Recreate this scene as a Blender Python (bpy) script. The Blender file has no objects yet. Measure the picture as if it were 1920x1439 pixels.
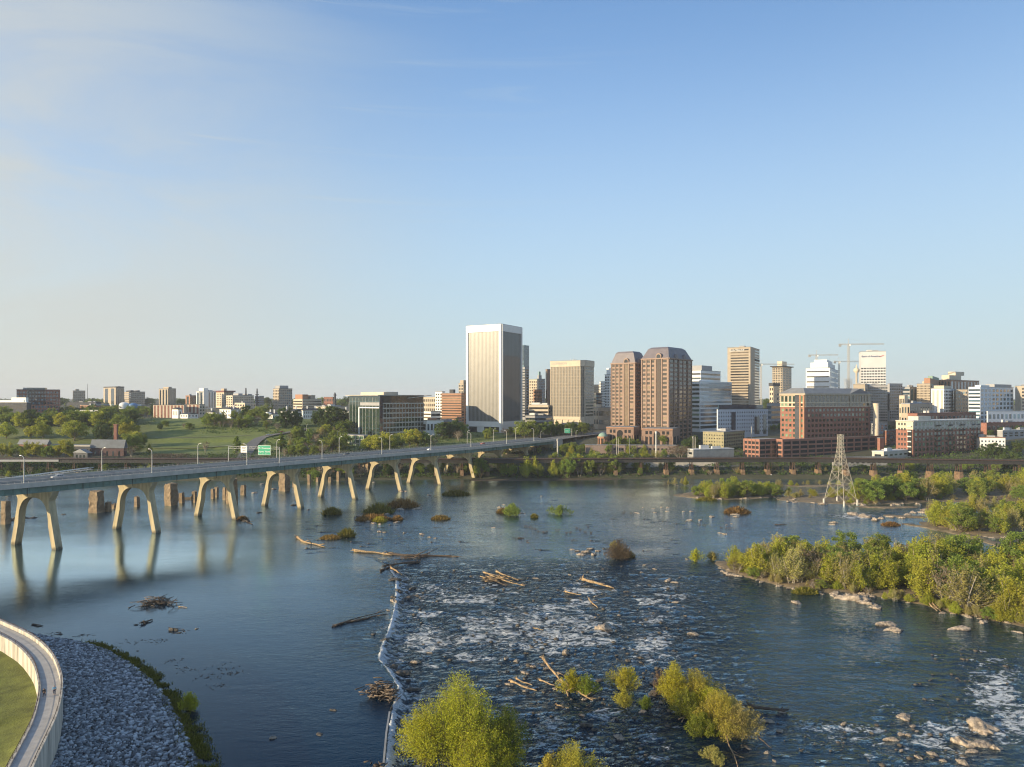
import bpy, math, random
import numpy as np
from mathutils import Vector, Matrix
R = math.radians
random.seed(7)
SC = bpy.context.scene
COL = SC.collection

# ------------------------------------------------------------------ camera, world, sun, exposure
CZ, F, HY = 65.0, 1300.0, 748.0          # camera height, focal length (photo px), horizon row
cam = bpy.data.cameras.new("camera"); camo = bpy.data.objects.new("camera", cam); COL.objects.link(camo)
camo.location = (0, 0, CZ); camo.rotation_euler = (R(90), 0, 0)
cam.sensor_width = 36.0; cam.lens = 36.0 * F / 1920.0; cam.shift_y = (HY - 719.5) / 1920.0
cam.clip_start = 1.0; cam.clip_end = 60000.0
SC.camera = camo

SUN_EL, SUN_PHI = 13.5, 24.0              # sun elevation; degrees behind the picture plane, on the left
sv = Vector((-math.cos(R(SUN_EL)) * math.cos(R(SUN_PHI)), -math.cos(R(SUN_EL)) * math.sin(R(SUN_PHI)), math.sin(R(SUN_EL))))
sun = bpy.data.lights.new("sun", 'SUN'); sun.energy = 2.95; sun.angle = R(0.5); sun.color = (1.0, 0.80, 0.52)
suno = bpy.data.objects.new("sun", sun); COL.objects.link(suno)
suno.rotation_euler = sv.to_track_quat('Z', 'Y').to_euler(); suno.location = (-300, 0, 400)

world = bpy.data.worlds.new("World"); SC.world = world; world.use_nodes = True
nt = world.node_tree; nt.nodes.clear()
sky = nt.nodes.new("ShaderNodeTexSky"); sky.sky_type = 'NISHITA'; sky.sun_disc = False
sky.sun_elevation = R(SUN_EL); sky.sun_rotation = math.atan2(sv.x, sv.y)
sky.altitude = 0; sky.air_density = 1.0; sky.dust_density = 0.5; sky.ozone_density = 3.2
tc = nt.nodes.new("ShaderNodeTexCoord"); sx = nt.nodes.new("ShaderNodeSeparateXYZ")
L = nt.links.new
def wmath(op, a, b):
    q = nt.nodes.new("ShaderNodeMath"); q.operation = op
    for i, v in enumerate((a, b)):
        if isinstance(v, (int, float)): q.inputs[i].default_value = v
        else: L(v, q.inputs[i])
    return q.outputs[0]
def wrange(v, f0, f1, t0, t1):
    q = nt.nodes.new("ShaderNodeMapRange"); q.interpolation_type = 'SMOOTHSTEP'
    for n, x in (('From Min', f0), ('From Max', f1), ('To Min', t0), ('To Max', t1)): q.inputs[n].default_value = x
    L(v, q.inputs['Value']); return q.outputs[0]
def wnoise(scale, det, stretch, rot, dist):
    mp = nt.nodes.new("ShaderNodeMapping"); mp.inputs['Scale'].default_value = stretch; mp.inputs['Rotation'].default_value = rot
    n = nt.nodes.new("ShaderNodeTexNoise"); n.inputs['Scale'].default_value = scale; n.inputs['Detail'].default_value = det; n.inputs['Roughness'].default_value = 0.6; n.inputs['Distortion'].default_value = dist
    L(tc.outputs['Generated'], mp.inputs[0]); L(mp.outputs[0], n.inputs['Vector']); return n.outputs[0]
L(tc.outputs['Generated'], sx.inputs[0])
# air near the horizon and a thin cirrus veil towards the sun (left)
low = wrange(sx.outputs['Z'], 0.0, 0.55, 0.88, 0.0)
side = wrange(sx.outputs['X'], 0.0, -0.62, 0.0, 1.0)
veil = wmath('MULTIPLY', side, wrange(wnoise(1.3, 8, (1.0, 1.6, 5.0), (0.05, 0.22, 0.2), 0.6), 0.36, 0.68, 0.05, 0.80))
wisp = wmath('MULTIPLY', wrange(sx.outputs['X'], 0.25, -0.4, 0.0, 1.0), wrange(wnoise(2.2, 10, (1.0, 1.0, 26.0), (0.02, 0.06, 0.0), 1.0), 0.50, 0.74, 0.0, 0.5))
veil = wmath('MAXIMUM', veil, wisp)
fac = wmath('ADD', low, wmath('MULTIPLY', veil, wmath('SUBTRACT', 1.0, low)))
warm = nt.nodes.new("ShaderNodeMixRGB"); warm.inputs['Color1'].default_value = (1.76, 2.12, 2.30, 1); warm.inputs['Color2'].default_value = (2.14, 2.20, 2.08, 1)
L(side, warm.inputs['Fac'])
mx = nt.nodes.new("ShaderNodeMixRGB"); L(fac, mx.inputs['Fac'])
dim = nt.nodes.new("ShaderNodeVectorMath"); dim.operation = 'SCALE'; L(sky.outputs[0], dim.inputs[0]); L(wrange(sx.outputs['X'], -0.1, 0.65, 0.96, 0.68), dim.inputs['Scale'])
L(dim.outputs[0], mx.inputs['Color1']); L(warm.outputs[0], mx.inputs['Color2'])
bg = nt.nodes.new("ShaderNodeBackground"); bg.inputs['Strength'].default_value = 0.12
wo = nt.nodes.new("ShaderNodeOutputWorld"); L(mx.outputs[0], bg.inputs['Color']); L(bg.outputs[0], wo.inputs['Surface'])

SC.view_settings.view_transform = 'Standard'; SC.view_settings.look = 'None'
SC.view_settings.exposure = 1.35; SC.view_settings.gamma = 1.0; SC.view_settings.use_curve_mapping = False
SC.render.engine = 'CYCLES'
SC.cycles.use_denoising = True; SC.cycles.filter_width = 1.15
SC.cycles.max_bounces = 6; SC.cycles.transparent_max_bounces = 4
SC.cycles.sample_clamp_indirect = 1.2; SC.cycles.diffuse_bounces = 2; SC.cycles.glossy_bounces = 3; SC.cycles.transmission_bounces = 3

# ------------------------------------------------------------------ helpers
def at(px, Y, z=0.0): return Vector(((px - 960.0) / F * Y, Y, z))
def zpx(py, Y): return CZ - (py - HY) / F * Y
def gnd(px, py, z=0.0):
    Y = (CZ - z) * F / (py - HY)
    return Vector(((px - 960.0) / F * Y, Y, z))
def topx(v): return 960 + F * v[0] / v[1]
def sstep(a, b, x):
    t = np.clip((x - a) / (b - a), 0, 1); return t * t * (3 - 2 * t)

def _hash(ix, iy, seed):
    n = (ix.astype(np.int64) * 374761393 + iy.astype(np.int64) * 668265263 + seed * 974711) & 0xffffffff
    n = ((n ^ (n >> 13)) * 1274126177) & 0xffffffff
    n = n ^ (n >> 16)
    return (n & 0xffff) / 65535.0
def vnoise(x, y, seed=0):
    x = np.asarray(x, float); y = np.asarray(y, float)
    ix = np.floor(x); iy = np.floor(y); fx = x - ix; fy = y - iy
    fx = fx * fx * (3 - 2 * fx); fy = fy * fy * (3 - 2 * fy)
    a = _hash(ix, iy, seed); b = _hash(ix + 1, iy, seed); c = _hash(ix, iy + 1, seed); d = _hash(ix + 1, iy + 1, seed)
    return (a * (1 - fx) + b * fx) * (1 - fy) + (c * (1 - fx) + d * fx) * fy
def fbm(x, y, seed=0, o=4):
    s = 0; a = 0.5
    for k in range(o):
        s = s + a * vnoise(x * 2 ** k + 17.3 * k, y * 2 ** k - 9.1 * k, seed + k); a *= 0.5
    return s / (1 - 0.5 ** o)

def terr(x, y):
    x = np.asarray(x, float); y = np.asarray(y, float)
    zl = np.interp(y, [480, 530, 548, 562, 590, 620, 655, 660, 690, 696, 730, 760, 800, 850, 900, 1000, 1200, 1800, 3000, 9000],
                   [-3, -2, -.6, 5, 12, 15.5, 17, 19.5, 21, 24.5, 30, 36.5, 42, 41, 37, 37, 43.5, 51, 57, 60])
    zr = np.interp(y, [480, 545, 558, 566, 590, 612, 650, 700, 768, 900, 1200, 1800, 3000, 9000],
                   [-3, -2, -.6, 2, 6, 11, 14, 20, 26.5, 32, 42, 50, 57, 60])
    q = sstep(-0.34, -0.06, x / np.maximum(y, 1))
    z = zl * (1 - q) + zr * q
    k = np.clip((y - 570) / 300, 0, 1)
    return z + k * (fbm(x / 60, y / 60, 5, 3) - 0.5) * 2.2
def onterr(px, py):
    """the point of the north-bank terrain seen at photo pixel (px, py)"""
    ys = np.concatenate([np.arange(545, 1200, 2.0), np.arange(1200, 6000, 20.0)])
    xs = (px - 960) / F * ys
    pys = HY + (CZ - terr(xs, ys)) * F / ys
    i = np.argmax(pys <= py)
    if pys[i] > py: i = len(ys) - 1
    return Vector((xs[i], ys[i], float(terr(xs[i], ys[i]))))

ORD = ("first second third fourth fifth sixth seventh eighth ninth tenth eleventh twelfth thirteenth fourteenth fifteenth sixteenth "
       "seventeenth eighteenth nineteenth twentieth").split()
TENS = ["", "", "twenty", "thirty", "forty", "fifty", "sixty", "seventy", "eighty", "ninety"]
TENTH = ["", "", "twentieth", "thirtieth", "fortieth", "fiftieth", "sixtieth", "seventieth", "eightieth", "ninetieth"]
def ordw(n):
    if n <= 20: return ORD[n - 1]
    return TENTH[n // 10] if n % 10 == 0 else TENS[n // 10] + "-" + ORD[n % 10 - 1]

def tag(o, label=None, cat=None, group=None, kind=None):
    if label: o["label"] = label
    if cat: o["category"] = cat
    if group: o["group"] = group
    if kind: o["kind"] = kind
    return o
def empty(name, loc=(0, 0, 0), label=None, cat=None, group=None):
    o = bpy.data.objects.new(name, None); o.location = loc; o.empty_display_size = 0.5; COL.objects.link(o)
    return tag(o, label, cat, group)
def link(name, me, parent=None, loc=(0, 0, 0)):
    o = bpy.data.objects.new(name, me); COL.objects.link(o); o.location = loc
    if parent is not None: o.parent = parent
    return o
CLUSTERS = {}
def member(key, o, px):
    CLUSTERS.setdefault(key, []).append((px, o))
def finish_clusters(fmt):
    """fmt[key] = (thing words, place words, category, group): label the members of a cluster from left to right"""
    for key, items in CLUSTERS.items():
        what, place, cat, grp = fmt[key]
        items.sort(key=lambda t: t[0])
        n = len(items)
        for i, (px, o) in enumerate(items):
            w = (o.get("look", "") + " " + what).strip()
            if n == 1: lab = f"{w} {place}"
            elif i == n - 1: lab = f"{w} {place}, rightmost there"
            else: lab = f"{w} {place}, {ordw(i + 1)} from left"
            if "look" in o: del o["look"]
            tag(o, lab, cat, grp)

class MB:
    def __init__(s): s.v = []; s.f = []; s.m = []
    def quad(s, a, b, c, d, m=0):
        n = len(s.v); s.v += [tuple(a), tuple(b), tuple(c), tuple(d)]; s.f.append((n, n + 1, n + 2, n + 3)); s.m.append(m)
    def hexa(s, b, t, m=0):
        """b, t: four bottom and four top corners, counter-clockwise from above"""
        n = len(s.v); s.v += [tuple(p) for p in b] + [tuple(p) for p in t]
        for q in ((3, 2, 1, 0), (4, 5, 6, 7), (0, 1, 5, 4), (1, 2, 6, 5), (2, 3, 7, 6), (3, 0, 4, 7)):
            s.f.append(tuple(n + i for i in q)); s.m.append(m)
    def box(s, c, d, rz=0.0, m=0):
        cx, cy, cz = c; dx, dy, dz = d[0] / 2, d[1] / 2, d[2] / 2
        ca, sa = math.cos(rz), math.sin(rz)
        P = lambda x, y, z: (cx + x * ca - y * sa, cy + x * sa + y * ca, cz + z)
        s.hexa([P(-dx, -dy, -dz), P(dx, -dy, -dz), P(dx, dy, -dz), P(-dx, dy, -dz)],
               [P(-dx, -dy, dz), P(dx, -dy, dz), P(dx, dy, dz), P(-dx, dy, dz)], m)
    def tube(s, p0, p1, r0, r1=None, n=6, m=0, caps=True):
        if r1 is None: r1 = r0
        p0 = Vector(p0); p1 = Vector(p1); d = (p1 - p0)
        if d.length < 1e-6: return
        d.normalize(); u = d.orthogonal().normalized(); w = d.cross(u)
        k = len(s.v)
        for p, r in ((p0, r0), (p1, r1)):
            for i in range(n):
                a = 2 * math.pi * i / n; q = p + (u * math.cos(a) + w * math.sin(a)) * r; s.v.append(tuple(q))
        for i in range(n):
            j = (i + 1) % n; s.f.append((k + i, k + j, k + n + j, k + n + i)); s.m.append(m)
        if caps:
            s.f.append(tuple(k + n - 1 - i for i in range(n))); s.m.append(m)
            s.f.append(tuple(k + n + i for i in range(n))); s.m.append(m)
    def path(s, pts, rad, n=6, m=0):
        k0 = len(s.v); u = None
        pts = [Vector(p) for p in pts]
        for i, p in enumerate(pts):
            d = (pts[min(i + 1, len(pts) - 1)] - pts[max(i - 1, 0)]).normalized()
            if u is None: u = d.orthogonal().normalized()
            u = (u - d * u.dot(d)).normalized(); w = d.cross(u)
            r = rad[i] if hasattr(rad, '__len__') else rad
            for j in range(n):
                a = 2 * math.pi * j / n; s.v.append(tuple(p + (u * math.cos(a) + w * math.sin(a)) * r))
        for i in range(len(pts) - 1):
            for j in range(n):
                a = k0 + i * n + j; b = k0 + i * n + (j + 1) % n
                s.f.append((a, b, b + n, a + n)); s.m.append(m)
        s.f.append(tuple(k0 + n - 1 - j for j in range(n))); s.m.append(m)
        e = k0 + (len(pts) - 1) * n
        s.f.append(tuple(e + j for j in range(n))); s.m.append(m)
    def prism(s, poly, z0, z1, m=0):
        n = len(poly); k = len(s.v)
        s.v += [(p[0], p[1], z0) for p in poly] + [(p[0], p[1], z1) for p in poly]
        for i in range(n):
            j = (i + 1) % n; s.f.append((k + i, k + j, k + n + j, k + n + i)); s.m.append(m)
        s.f.append(tuple(k + n - 1 - i for i in range(n))); s.m.append(m)
        s.f.append(tuple(k + n + i for i in range(n))); s.m.append(m)
    def lathe(s, prof, n=16, c=(0, 0, 0), m=0):
        k = len(s.v)
        for r, z in prof:
            for i in range(n):
                a = 2 * math.pi * i / n; s.v.append((c[0] + r * math.cos(a), c[1] + r * math.sin(a), c[2] + z))
        for q in range(len(prof) - 1):
            for i in range(n):
                j = (i + 1) % n; s.f.append((k + q * n + i, k + q * n + j, k + (q + 1) * n + j, k + (q + 1) * n + i)); s.m.append(m)
    def mesh(s, name, mats, smooth=False):
        me = bpy.data.meshes.new(name); me.from_pydata(s.v, [], s.f)
        if not isinstance(mats, (list, tuple)): mats = [mats]
        for q in mats: me.materials.append(q)
        if len(mats) > 1: me.polygons.foreach_set("material_index", s.m)
        if smooth: me.polygons.foreach_set("use_smooth", [True] * len(s.f))
        me.update(); return me
    def build(s, name, mats, parent=None, loc=(0, 0, 0), smooth=False):
        return link(name, s.mesh(name, mats, smooth), parent, loc)
def npmesh(name, V, Q, mat, face_attr=None, smooth=False):
    """quads from arrays"""
    me = bpy.data.meshes.new(name)
    V = np.ascontiguousarray(V, dtype=np.float32); Q = np.ascontiguousarray(Q, dtype=np.int32)
    n, k = Q.shape
    me.vertices.add(len(V)); me.vertices.foreach_set("co", V.ravel())
    me.loops.add(n * k); me.loops.foreach_set("vertex_index", Q.ravel())
    me.polygons.add(n); me.polygons.foreach_set("loop_start", np.arange(0, n * k, k, dtype=np.int32))
    if smooth: me.polygons.foreach_set("use_smooth", np.ones(n, dtype=bool))
    for a, val in (face_attr or {}).items():
        at_ = me.attributes.new(a, 'FLOAT', 'FACE'); at_.data.foreach_set("value", np.ascontiguousarray(val, dtype=np.float32))
    if mat is not None: me.materials.append(mat)
    me.update(calc_edges=True); me.validate()
    return me

# ------------------------------------------------------------------ materials
def M(name, col, rough=0.75, var=0.14, scale=0.35, bump=0.0, metal=0.0, ior=1.45, bscale=None, stretch=(1, 1, 1)):
    m = bpy.data.materials.new(name); m.use_nodes = True; t = m.node_tree; b = t.nodes["Principled BSDF"]
    b.inputs['Roughness'].default_value = rough; b.inputs['Metallic'].default_value = metal; b.inputs['IOR'].default_value = ior
    c = t.nodes.new("ShaderNodeTexCoord"); mp = t.nodes.new("ShaderNodeMapping"); mp.inputs['Scale'].default_value = stretch
    n = t.nodes.new("ShaderNodeTexNoise"); n.inputs['Scale'].default_value = scale; n.inputs['Detail'].default_value = 6; n.inputs['Roughness'].default_value = 0.65
    r = t.nodes.new("ShaderNodeMapRange"); r.inputs['From Min'].default_value = 0.3; r.inputs['From Max'].default_value = 0.7
    r.inputs['To Min'].default_value = 1 - var; r.inputs['To Max'].default_value = 1 + var
    v = t.nodes.new("ShaderNodeVectorMath"); v.operation = 'SCALE'; v.inputs[0].default_value = col[:3]
    t.links.new(c.outputs['Object'], mp.inputs[0]); t.links.new(mp.outputs[0], n.inputs['Vector']); t.links.new(n.outputs[0], r.inputs['Value'])
    t.links.new(r.outputs[0], v.inputs['Scale']); t.links.new(v.outputs[0], b.inputs['Base Color'])
    if bump:
        n2 = t.nodes.new("ShaderNodeTexNoise"); n2.inputs['Scale'].default_value = bscale or scale * 6; n2.inputs['Detail'].default_value = 5
        bp = t.nodes.new("ShaderNodeBump"); bp.inputs['Strength'].default_value = bump; bp.inputs['Distance'].default_value = 0.3
        t.links.new(c.outputs['Object'], n2.inputs['Vector']); t.links.new(n2.outputs[0], bp.inputs['Height']); t.links.new(bp.outputs[0], b.inputs['Normal'])
    return m
def leafmat(name, dark, mid, light, transl=0.35):
    m = bpy.data.materials.new(name); m.use_nodes = True; t = m.node_tree; t.nodes.clear()
    a = t.nodes.new("ShaderNodeAttribute"); a.attribute_name = "tint"
    oi = t.nodes.new("ShaderNodeObjectInfo")
    rmp = t.nodes.new("ShaderNodeValToRGB"); e = rmp.color_ramp.elements
    e[0].position = 0.0; e[0].color = (*dark, 1); e[1].position = 1.0; e[1].color = (*light, 1)
    q = rmp.color_ramp.elements.new(0.5); q.color = (*mid, 1)
    hs = t.nodes.new("ShaderNodeHueSaturation")
    h = t.nodes.new("ShaderNodeMapRange"); h.inputs['To Min'].default_value = 0.485; h.inputs['To Max'].default_value = 0.515
    vv = t.nodes.new("ShaderNodeMapRange"); vv.inputs['To Min'].default_value = 0.86; vv.inputs['To Max'].default_value = 1.2
    fr = t.nodes.new("ShaderNodeMath"); fr.operation = 'FRACT'; ml = t.nodes.new("ShaderNodeMath"); ml.operation = 'MULTIPLY'; ml.inputs[1].default_value = 7.13
    d = t.nodes.new("ShaderNodeBsdfDiffuse"); tr = t.nodes.new("ShaderNodeBsdfTranslucent"); mix = t.nodes.new("ShaderNodeMixShader"); mix.inputs[0].default_value = transl
    o = t.nodes.new("ShaderNodeOutputMaterial"); K = t.links.new
    K(a.outputs['Fac'], rmp.inputs[0]); K(rmp.outputs[0], hs.inputs['Color']); K(oi.outputs['Random'], h.inputs[0]); K(h.outputs[0], hs.inputs['Hue'])
    K(oi.outputs['Random'], ml.inputs[0]); K(ml.outputs[0], fr.inputs[0]); K(fr.outputs[0], vv.inputs[0]); K(vv.outputs[0], hs.inputs['Value'])
    K(hs.outputs[0], d.inputs[0]); K(hs.outputs[0], tr.inputs[0]); K(d.outputs[0], mix.inputs[1]); K(tr.outputs[0], mix.inputs[2]); K(mix.outputs[0], o.inputs[0])
    return m
def glassmat(name, col, rough=0.07, ior=1.9, scale=0.25):
    """window glass; varied reflections are put into the colour, pane by pane (object random)"""
    m = M(name, col, rough, 0.35, scale, 0.0, 0.0, ior); t = m.node_tree; b = t.nodes["Principled BSDF"]; src = b.inputs['Base Color'].links[0].from_socket
    o = t.nodes.new("ShaderNodeObjectInfo"); r = t.nodes.new("ShaderNodeValToRGB"); e = r.color_ramp.elements; e[0].color = (.35, .35, .35, 1); e[1].color = (4.5, 4.2, 3.6, 1); e[1].position = 1; q = e.new(.7); q.color = (1.1, 1.1, 1.1, 1)
    v = t.nodes.new("ShaderNodeVectorMath"); v.operation = 'MULTIPLY'; K = t.links.new
    K(o.outputs['Random'], r.inputs[0]); K(src, v.inputs[0]); K(r.outputs[0], v.inputs[1]); K(v.outputs[0], b.inputs['Base Color']); return m

m_conc = M("concrete", (0.36, 0.33, 0.27), 0.85, 0.22, 0.25, 0.25, bscale=1.5)
m_concg = M("grey concrete", (0.30, 0.30, 0.29), 0.85, 0.2, 0.3, 0.2)
m_concw = M("pale concrete", (0.50, 0.47, 0.41), 0.8, 0.16, 0.3, stretch=(1, 1, .2))
m_pier = M("buff pier concrete", (0.43, 0.36, 0.22), 0.85, 0.34, 0.45, 0.2, stretch=(1, 1, .14))
def waterline(m, z0, z1, k, amp=2.4, sc=.9):
    """dark tide stain: the lowest part of a surface, with a ragged edge"""
    t = m.node_tree; b = t.nodes["Principled BSDF"]; src = b.inputs['Base Color'].links[0].from_socket
    c = t.nodes.new("ShaderNodeTexCoord"); s = t.nodes.new("ShaderNodeSeparateXYZ"); n = t.nodes.new("ShaderNodeTexNoise"); n.inputs['Scale'].default_value = sc
    a = t.nodes.new("ShaderNodeMath"); a.operation = 'MULTIPLY_ADD'; a.inputs[1].default_value = amp
    r = t.nodes.new("ShaderNodeMapRange"); r.inputs['From Min'].default_value = z0 + amp / 2; r.inputs['From Max'].default_value = z1 + amp / 2; r.inputs['To Min'].default_value = k; r.inputs['To Max'].default_value = 1
    v = t.nodes.new("ShaderNodeVectorMath"); v.operation = 'SCALE'; K = t.links.new
    K(c.outputs['Object'], s.inputs[0]); K(c.outputs['Object'], n.inputs['Vector']); K(n.outputs[0], a.inputs[0]); K(s.outputs['Z'], a.inputs[2]); K(a.outputs[0], r.inputs['Value']); K(src, v.inputs[0]); K(r.outputs[0], v.inputs['Scale']); K(v.outputs[0], b.inputs['Base Color'])
waterline(m_pier, .3, 1.6, .35)
m_teal = M("teal painted steel", (0.13, 0.215, 0.185), 0.5, 0.25, 0.3)
m_asph = M("asphalt", (0.15, 0.148, 0.145), 0.9, 0.2, 0.4)
m_line = M("road paint", (0.7, 0.7, 0.66), 0.7, 0.1)
m_steel = M("galvanised steel", (0.56, 0.55, 0.50), 0.5, 0.15, 1.0, metal=0.1)
m_rust = M("rusty steel", (0.075, 0.042, 0.028), 0.8, 0.35, 0.5)
m_dark = M("dark steel", (0.035, 0.033, 0.032), 0.7, 0.3, 0.5)
m_white = M("white paint", (0.78, 0.78, 0.75), 0.6, 0.06, 0.3)
m_stone = M("old stone masonry", (0.225, 0.165, 0.10), 0.9, 0.45, 0.5, 0.7, bscale=1.4)
m_stoned = M("sooty stone", (0.19, 0.125, 0.075), 0.9, 0.45, 0.5, 0.6, bscale=1.4)
m_brick = M("red brick", (0.27, 0.125, 0.09), 0.85, 0.2, 0.4)
m_brick2 = M("pink brick", (0.33, 0.165, 0.12), 0.85, 0.15, 0.4)
m_brickt = M("orange brick", (0.36, 0.195, 0.12), 0.85, 0.15, 0.4)
m_tan = M("tan stone", (0.41, 0.345, 0.26), 0.8, 0.12, 0.2)
m_cream = M("cream stone", (0.58, 0.50, 0.38), 0.8, 0.1, 0.2)
m_grey = M("grey cladding", (0.33, 0.33, 0.33), 0.7, 0.12, 0.2)
m_granite = M("brown granite", (0.25, 0.162, 0.118), 0.55, 0.12, 0.15)
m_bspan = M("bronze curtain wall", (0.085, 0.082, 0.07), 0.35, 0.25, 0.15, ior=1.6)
m_fin = M("silver fins", (0.30, 0.30, 0.29), 0.45, 0.06, 0.1, metal=0.1)
m_brickd = M("soot dark brick", (0.085, 0.05, 0.05), 0.85, 0.25, 0.4)  # the hall's shade is put into this darker brick colour
m_alum = M("pale aluminium", (0.66, 0.65, 0.62), 0.45, 0.06, 0.1, metal=0.15)
m_slate = M("slate metal roof", (0.17, 0.15, 0.16), 0.5, 0.12, 0.2)
m_roofg = M("grey roof", (0.20, 0.21, 0.22), 0.7, 0.2, 0.15)
m_roofw = M("white roof", (0.6, 0.6, 0.58), 0.7, 0.12, 0.15)
m_roofb = M("blue slate roof", (0.10, 0.12, 0.14), 0.7, 0.2, 0.2)
m_roofd = M("dark roof", (0.06, 0.065, 0.075), 0.8, 0.25, 0.15)
m_roofr = M("red roof", (0.16, 0.06, 0.05), 0.8, 0.2, 0.2)
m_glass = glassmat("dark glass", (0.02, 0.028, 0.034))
m_glassb = glassmat("blue glass", (0.035, 0.07, 0.10), 0.06, 2.1)
m_glassg = glassmat("green glass", (0.05, 0.085, 0.065), 0.06, 2.0)
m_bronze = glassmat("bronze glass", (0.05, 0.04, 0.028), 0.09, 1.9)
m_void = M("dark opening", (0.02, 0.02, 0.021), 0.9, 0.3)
m_blue = M("blue panel", (0.10, 0.22, 0.42), 0.5, 0.1)
m_red = M("red sign", (0.6, 0.03, 0.03), 0.5, 0.05)
m_navy = M("navy sign", (0.02, 0.03, 0.14), 0.5, 0.05)
m_sign = M("green sign", (0.02, 0.34, 0.19), 0.45, 0.08, 0.5)
m_bark = M("bark", (0.13, 0.105, 0.075), 0.9, 0.3, 1.2)
m_barkp = M("pale bark", (0.34, 0.30, 0.24), 0.9, 0.3, 1.2)
m_wood = M("bleached driftwood", (0.33, 0.23, 0.125), 0.85, 0.7, 1.1, 0.7, bscale=4)
m_woodd = M("dark wet driftwood", (0.09, 0.065, 0.045), 0.8, 0.4, 1.0, 0.4)
m_rock = M("pale river rock", (0.34, 0.28, 0.215), 0.85, 0.6, 2.6, 0.8, bscale=9)
waterline(m_rock, .06, .22, .32, .35, 3.0)
m_rockd = M("wet dark rock", (0.10, 0.085, 0.065), 0.6, 0.6, 2.4, 0.8, bscale=8)
m_rip = M("blue grey riprap", (0.27, 0.29, 0.31), 0.85, 0.55, 0.9, 0.5)
m_soil = M("gravelly bank", (0.20, 0.155, 0.095), 0.95, 0.45, 0.35, 0.5)
m_mud = M("dark wet bank", (0.075, 0.06, 0.035), 0.95, 0.4, 0.4, 0.4)
m_copper = M("green copper", (0.22, 0.33, 0.27), 0.7, 0.15)
lf_yel = leafmat("spring leaves", (0.20, 0.225, 0.03), (0.40, 0.415, 0.055), (0.58, 0.55, 0.10), .45)
lf_mid = leafmat("green leaves", (0.125, 0.175, 0.035), (0.225, 0.29, 0.06), (0.36, 0.41, 0.09), .45)
lf_dark = leafmat("dark leaves", (0.055, 0.09, 0.03), (0.095, 0.145, 0.045), (0.15, 0.205, 0.06), 0.35)
lf_oli = leafmat("olive buds", (0.20, 0.185, 0.06), (0.35, 0.315, 0.10), (0.46, 0.42, 0.15))
lf_bro = leafmat("brown twigs", (0.09, 0.065, 0.045), (0.15, 0.11, 0.07), (0.22, 0.165, 0.10), 0.2)
lf_grass = leafmat("grass blades", (0.09, 0.10, 0.018), (0.17, 0.165, 0.03), (0.26, 0.225, 0.05), 0.3)
lf_reed = leafmat("dry reeds", (0.14, 0.09, 0.03), (0.24, 0.15, 0.05), (0.32, 0.22, 0.08), 0.25)
# ------------------------------------------------------------------ ground
def ground_mat():
    m = bpy.data.materials.new("ground"); m.use_nodes = True; t = m.node_tree; b = t.nodes["Principled BSDF"]; b.inputs['Roughness'].default_value = 0.95
    c = t.nodes.new("ShaderNodeTexCoord"); K = t.links.new
    n = t.nodes.new("ShaderNodeTexNoise"); n.inputs['Scale'].default_value = 0.03; n.inputs['Detail'].default_value = 8; n.inputs['Roughness'].default_value = 0.7
    n2 = t.nodes.new("ShaderNodeTexNoise"); n2.inputs['Scale'].default_value = 0.35; n2.inputs['Detail'].default_value = 6
    gr = t.nodes.new("ShaderNodeValToRGB"); e = gr.color_ramp.elements
    e[0].position = .36; e[0].color = (0.085, 0.125, 0.024, 1); e[1].position = .64; e[1].color = (0.17, 0.205, 0.04, 1)
    so = t.nodes.new("ShaderNodeValToRGB"); e = so.color_ramp.elements
    e[0].position = .35; e[0].color = (0.035, 0.045, 0.018, 1); e[1].position = .65; e[1].color = (0.09, 0.085, 0.05, 1)
    a = t.nodes.new("ShaderNodeAttribute"); a.attribute_name = "lawn"
    mx = t.nodes.new("ShaderNodeMixRGB")
    K(c.outputs['Object'], n.inputs['Vector']); K(c.outputs['Object'], n2.inputs['Vector'])
    ad = t.nodes.new("ShaderNodeMath"); ad.operation = 'MULTIPLY_ADD'; ad.inputs[1].default_value = 0.5
    hf = t.nodes.new("ShaderNodeMath"); hf.operation = 'MULTIPLY'; hf.inputs[1].default_value = 0.5
    K(n2.outputs[0], hf.inputs[0]); K(n.outputs[0], ad.inputs[0]); K(hf.outputs[0], ad.inputs[2])
    K(ad.outputs[0], gr.inputs[0]); K(ad.outputs[0], so.inputs[0]); K(a.outputs['Fac'], mx.inputs['Fac']); K(so.outputs[0], mx.inputs['Color1']); K(gr.outputs[0], mx.inputs['Color2'])
    K(mx.outputs[0], b.inputs['Base Color'])
    return m
m_ground = ground_mat()
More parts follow.
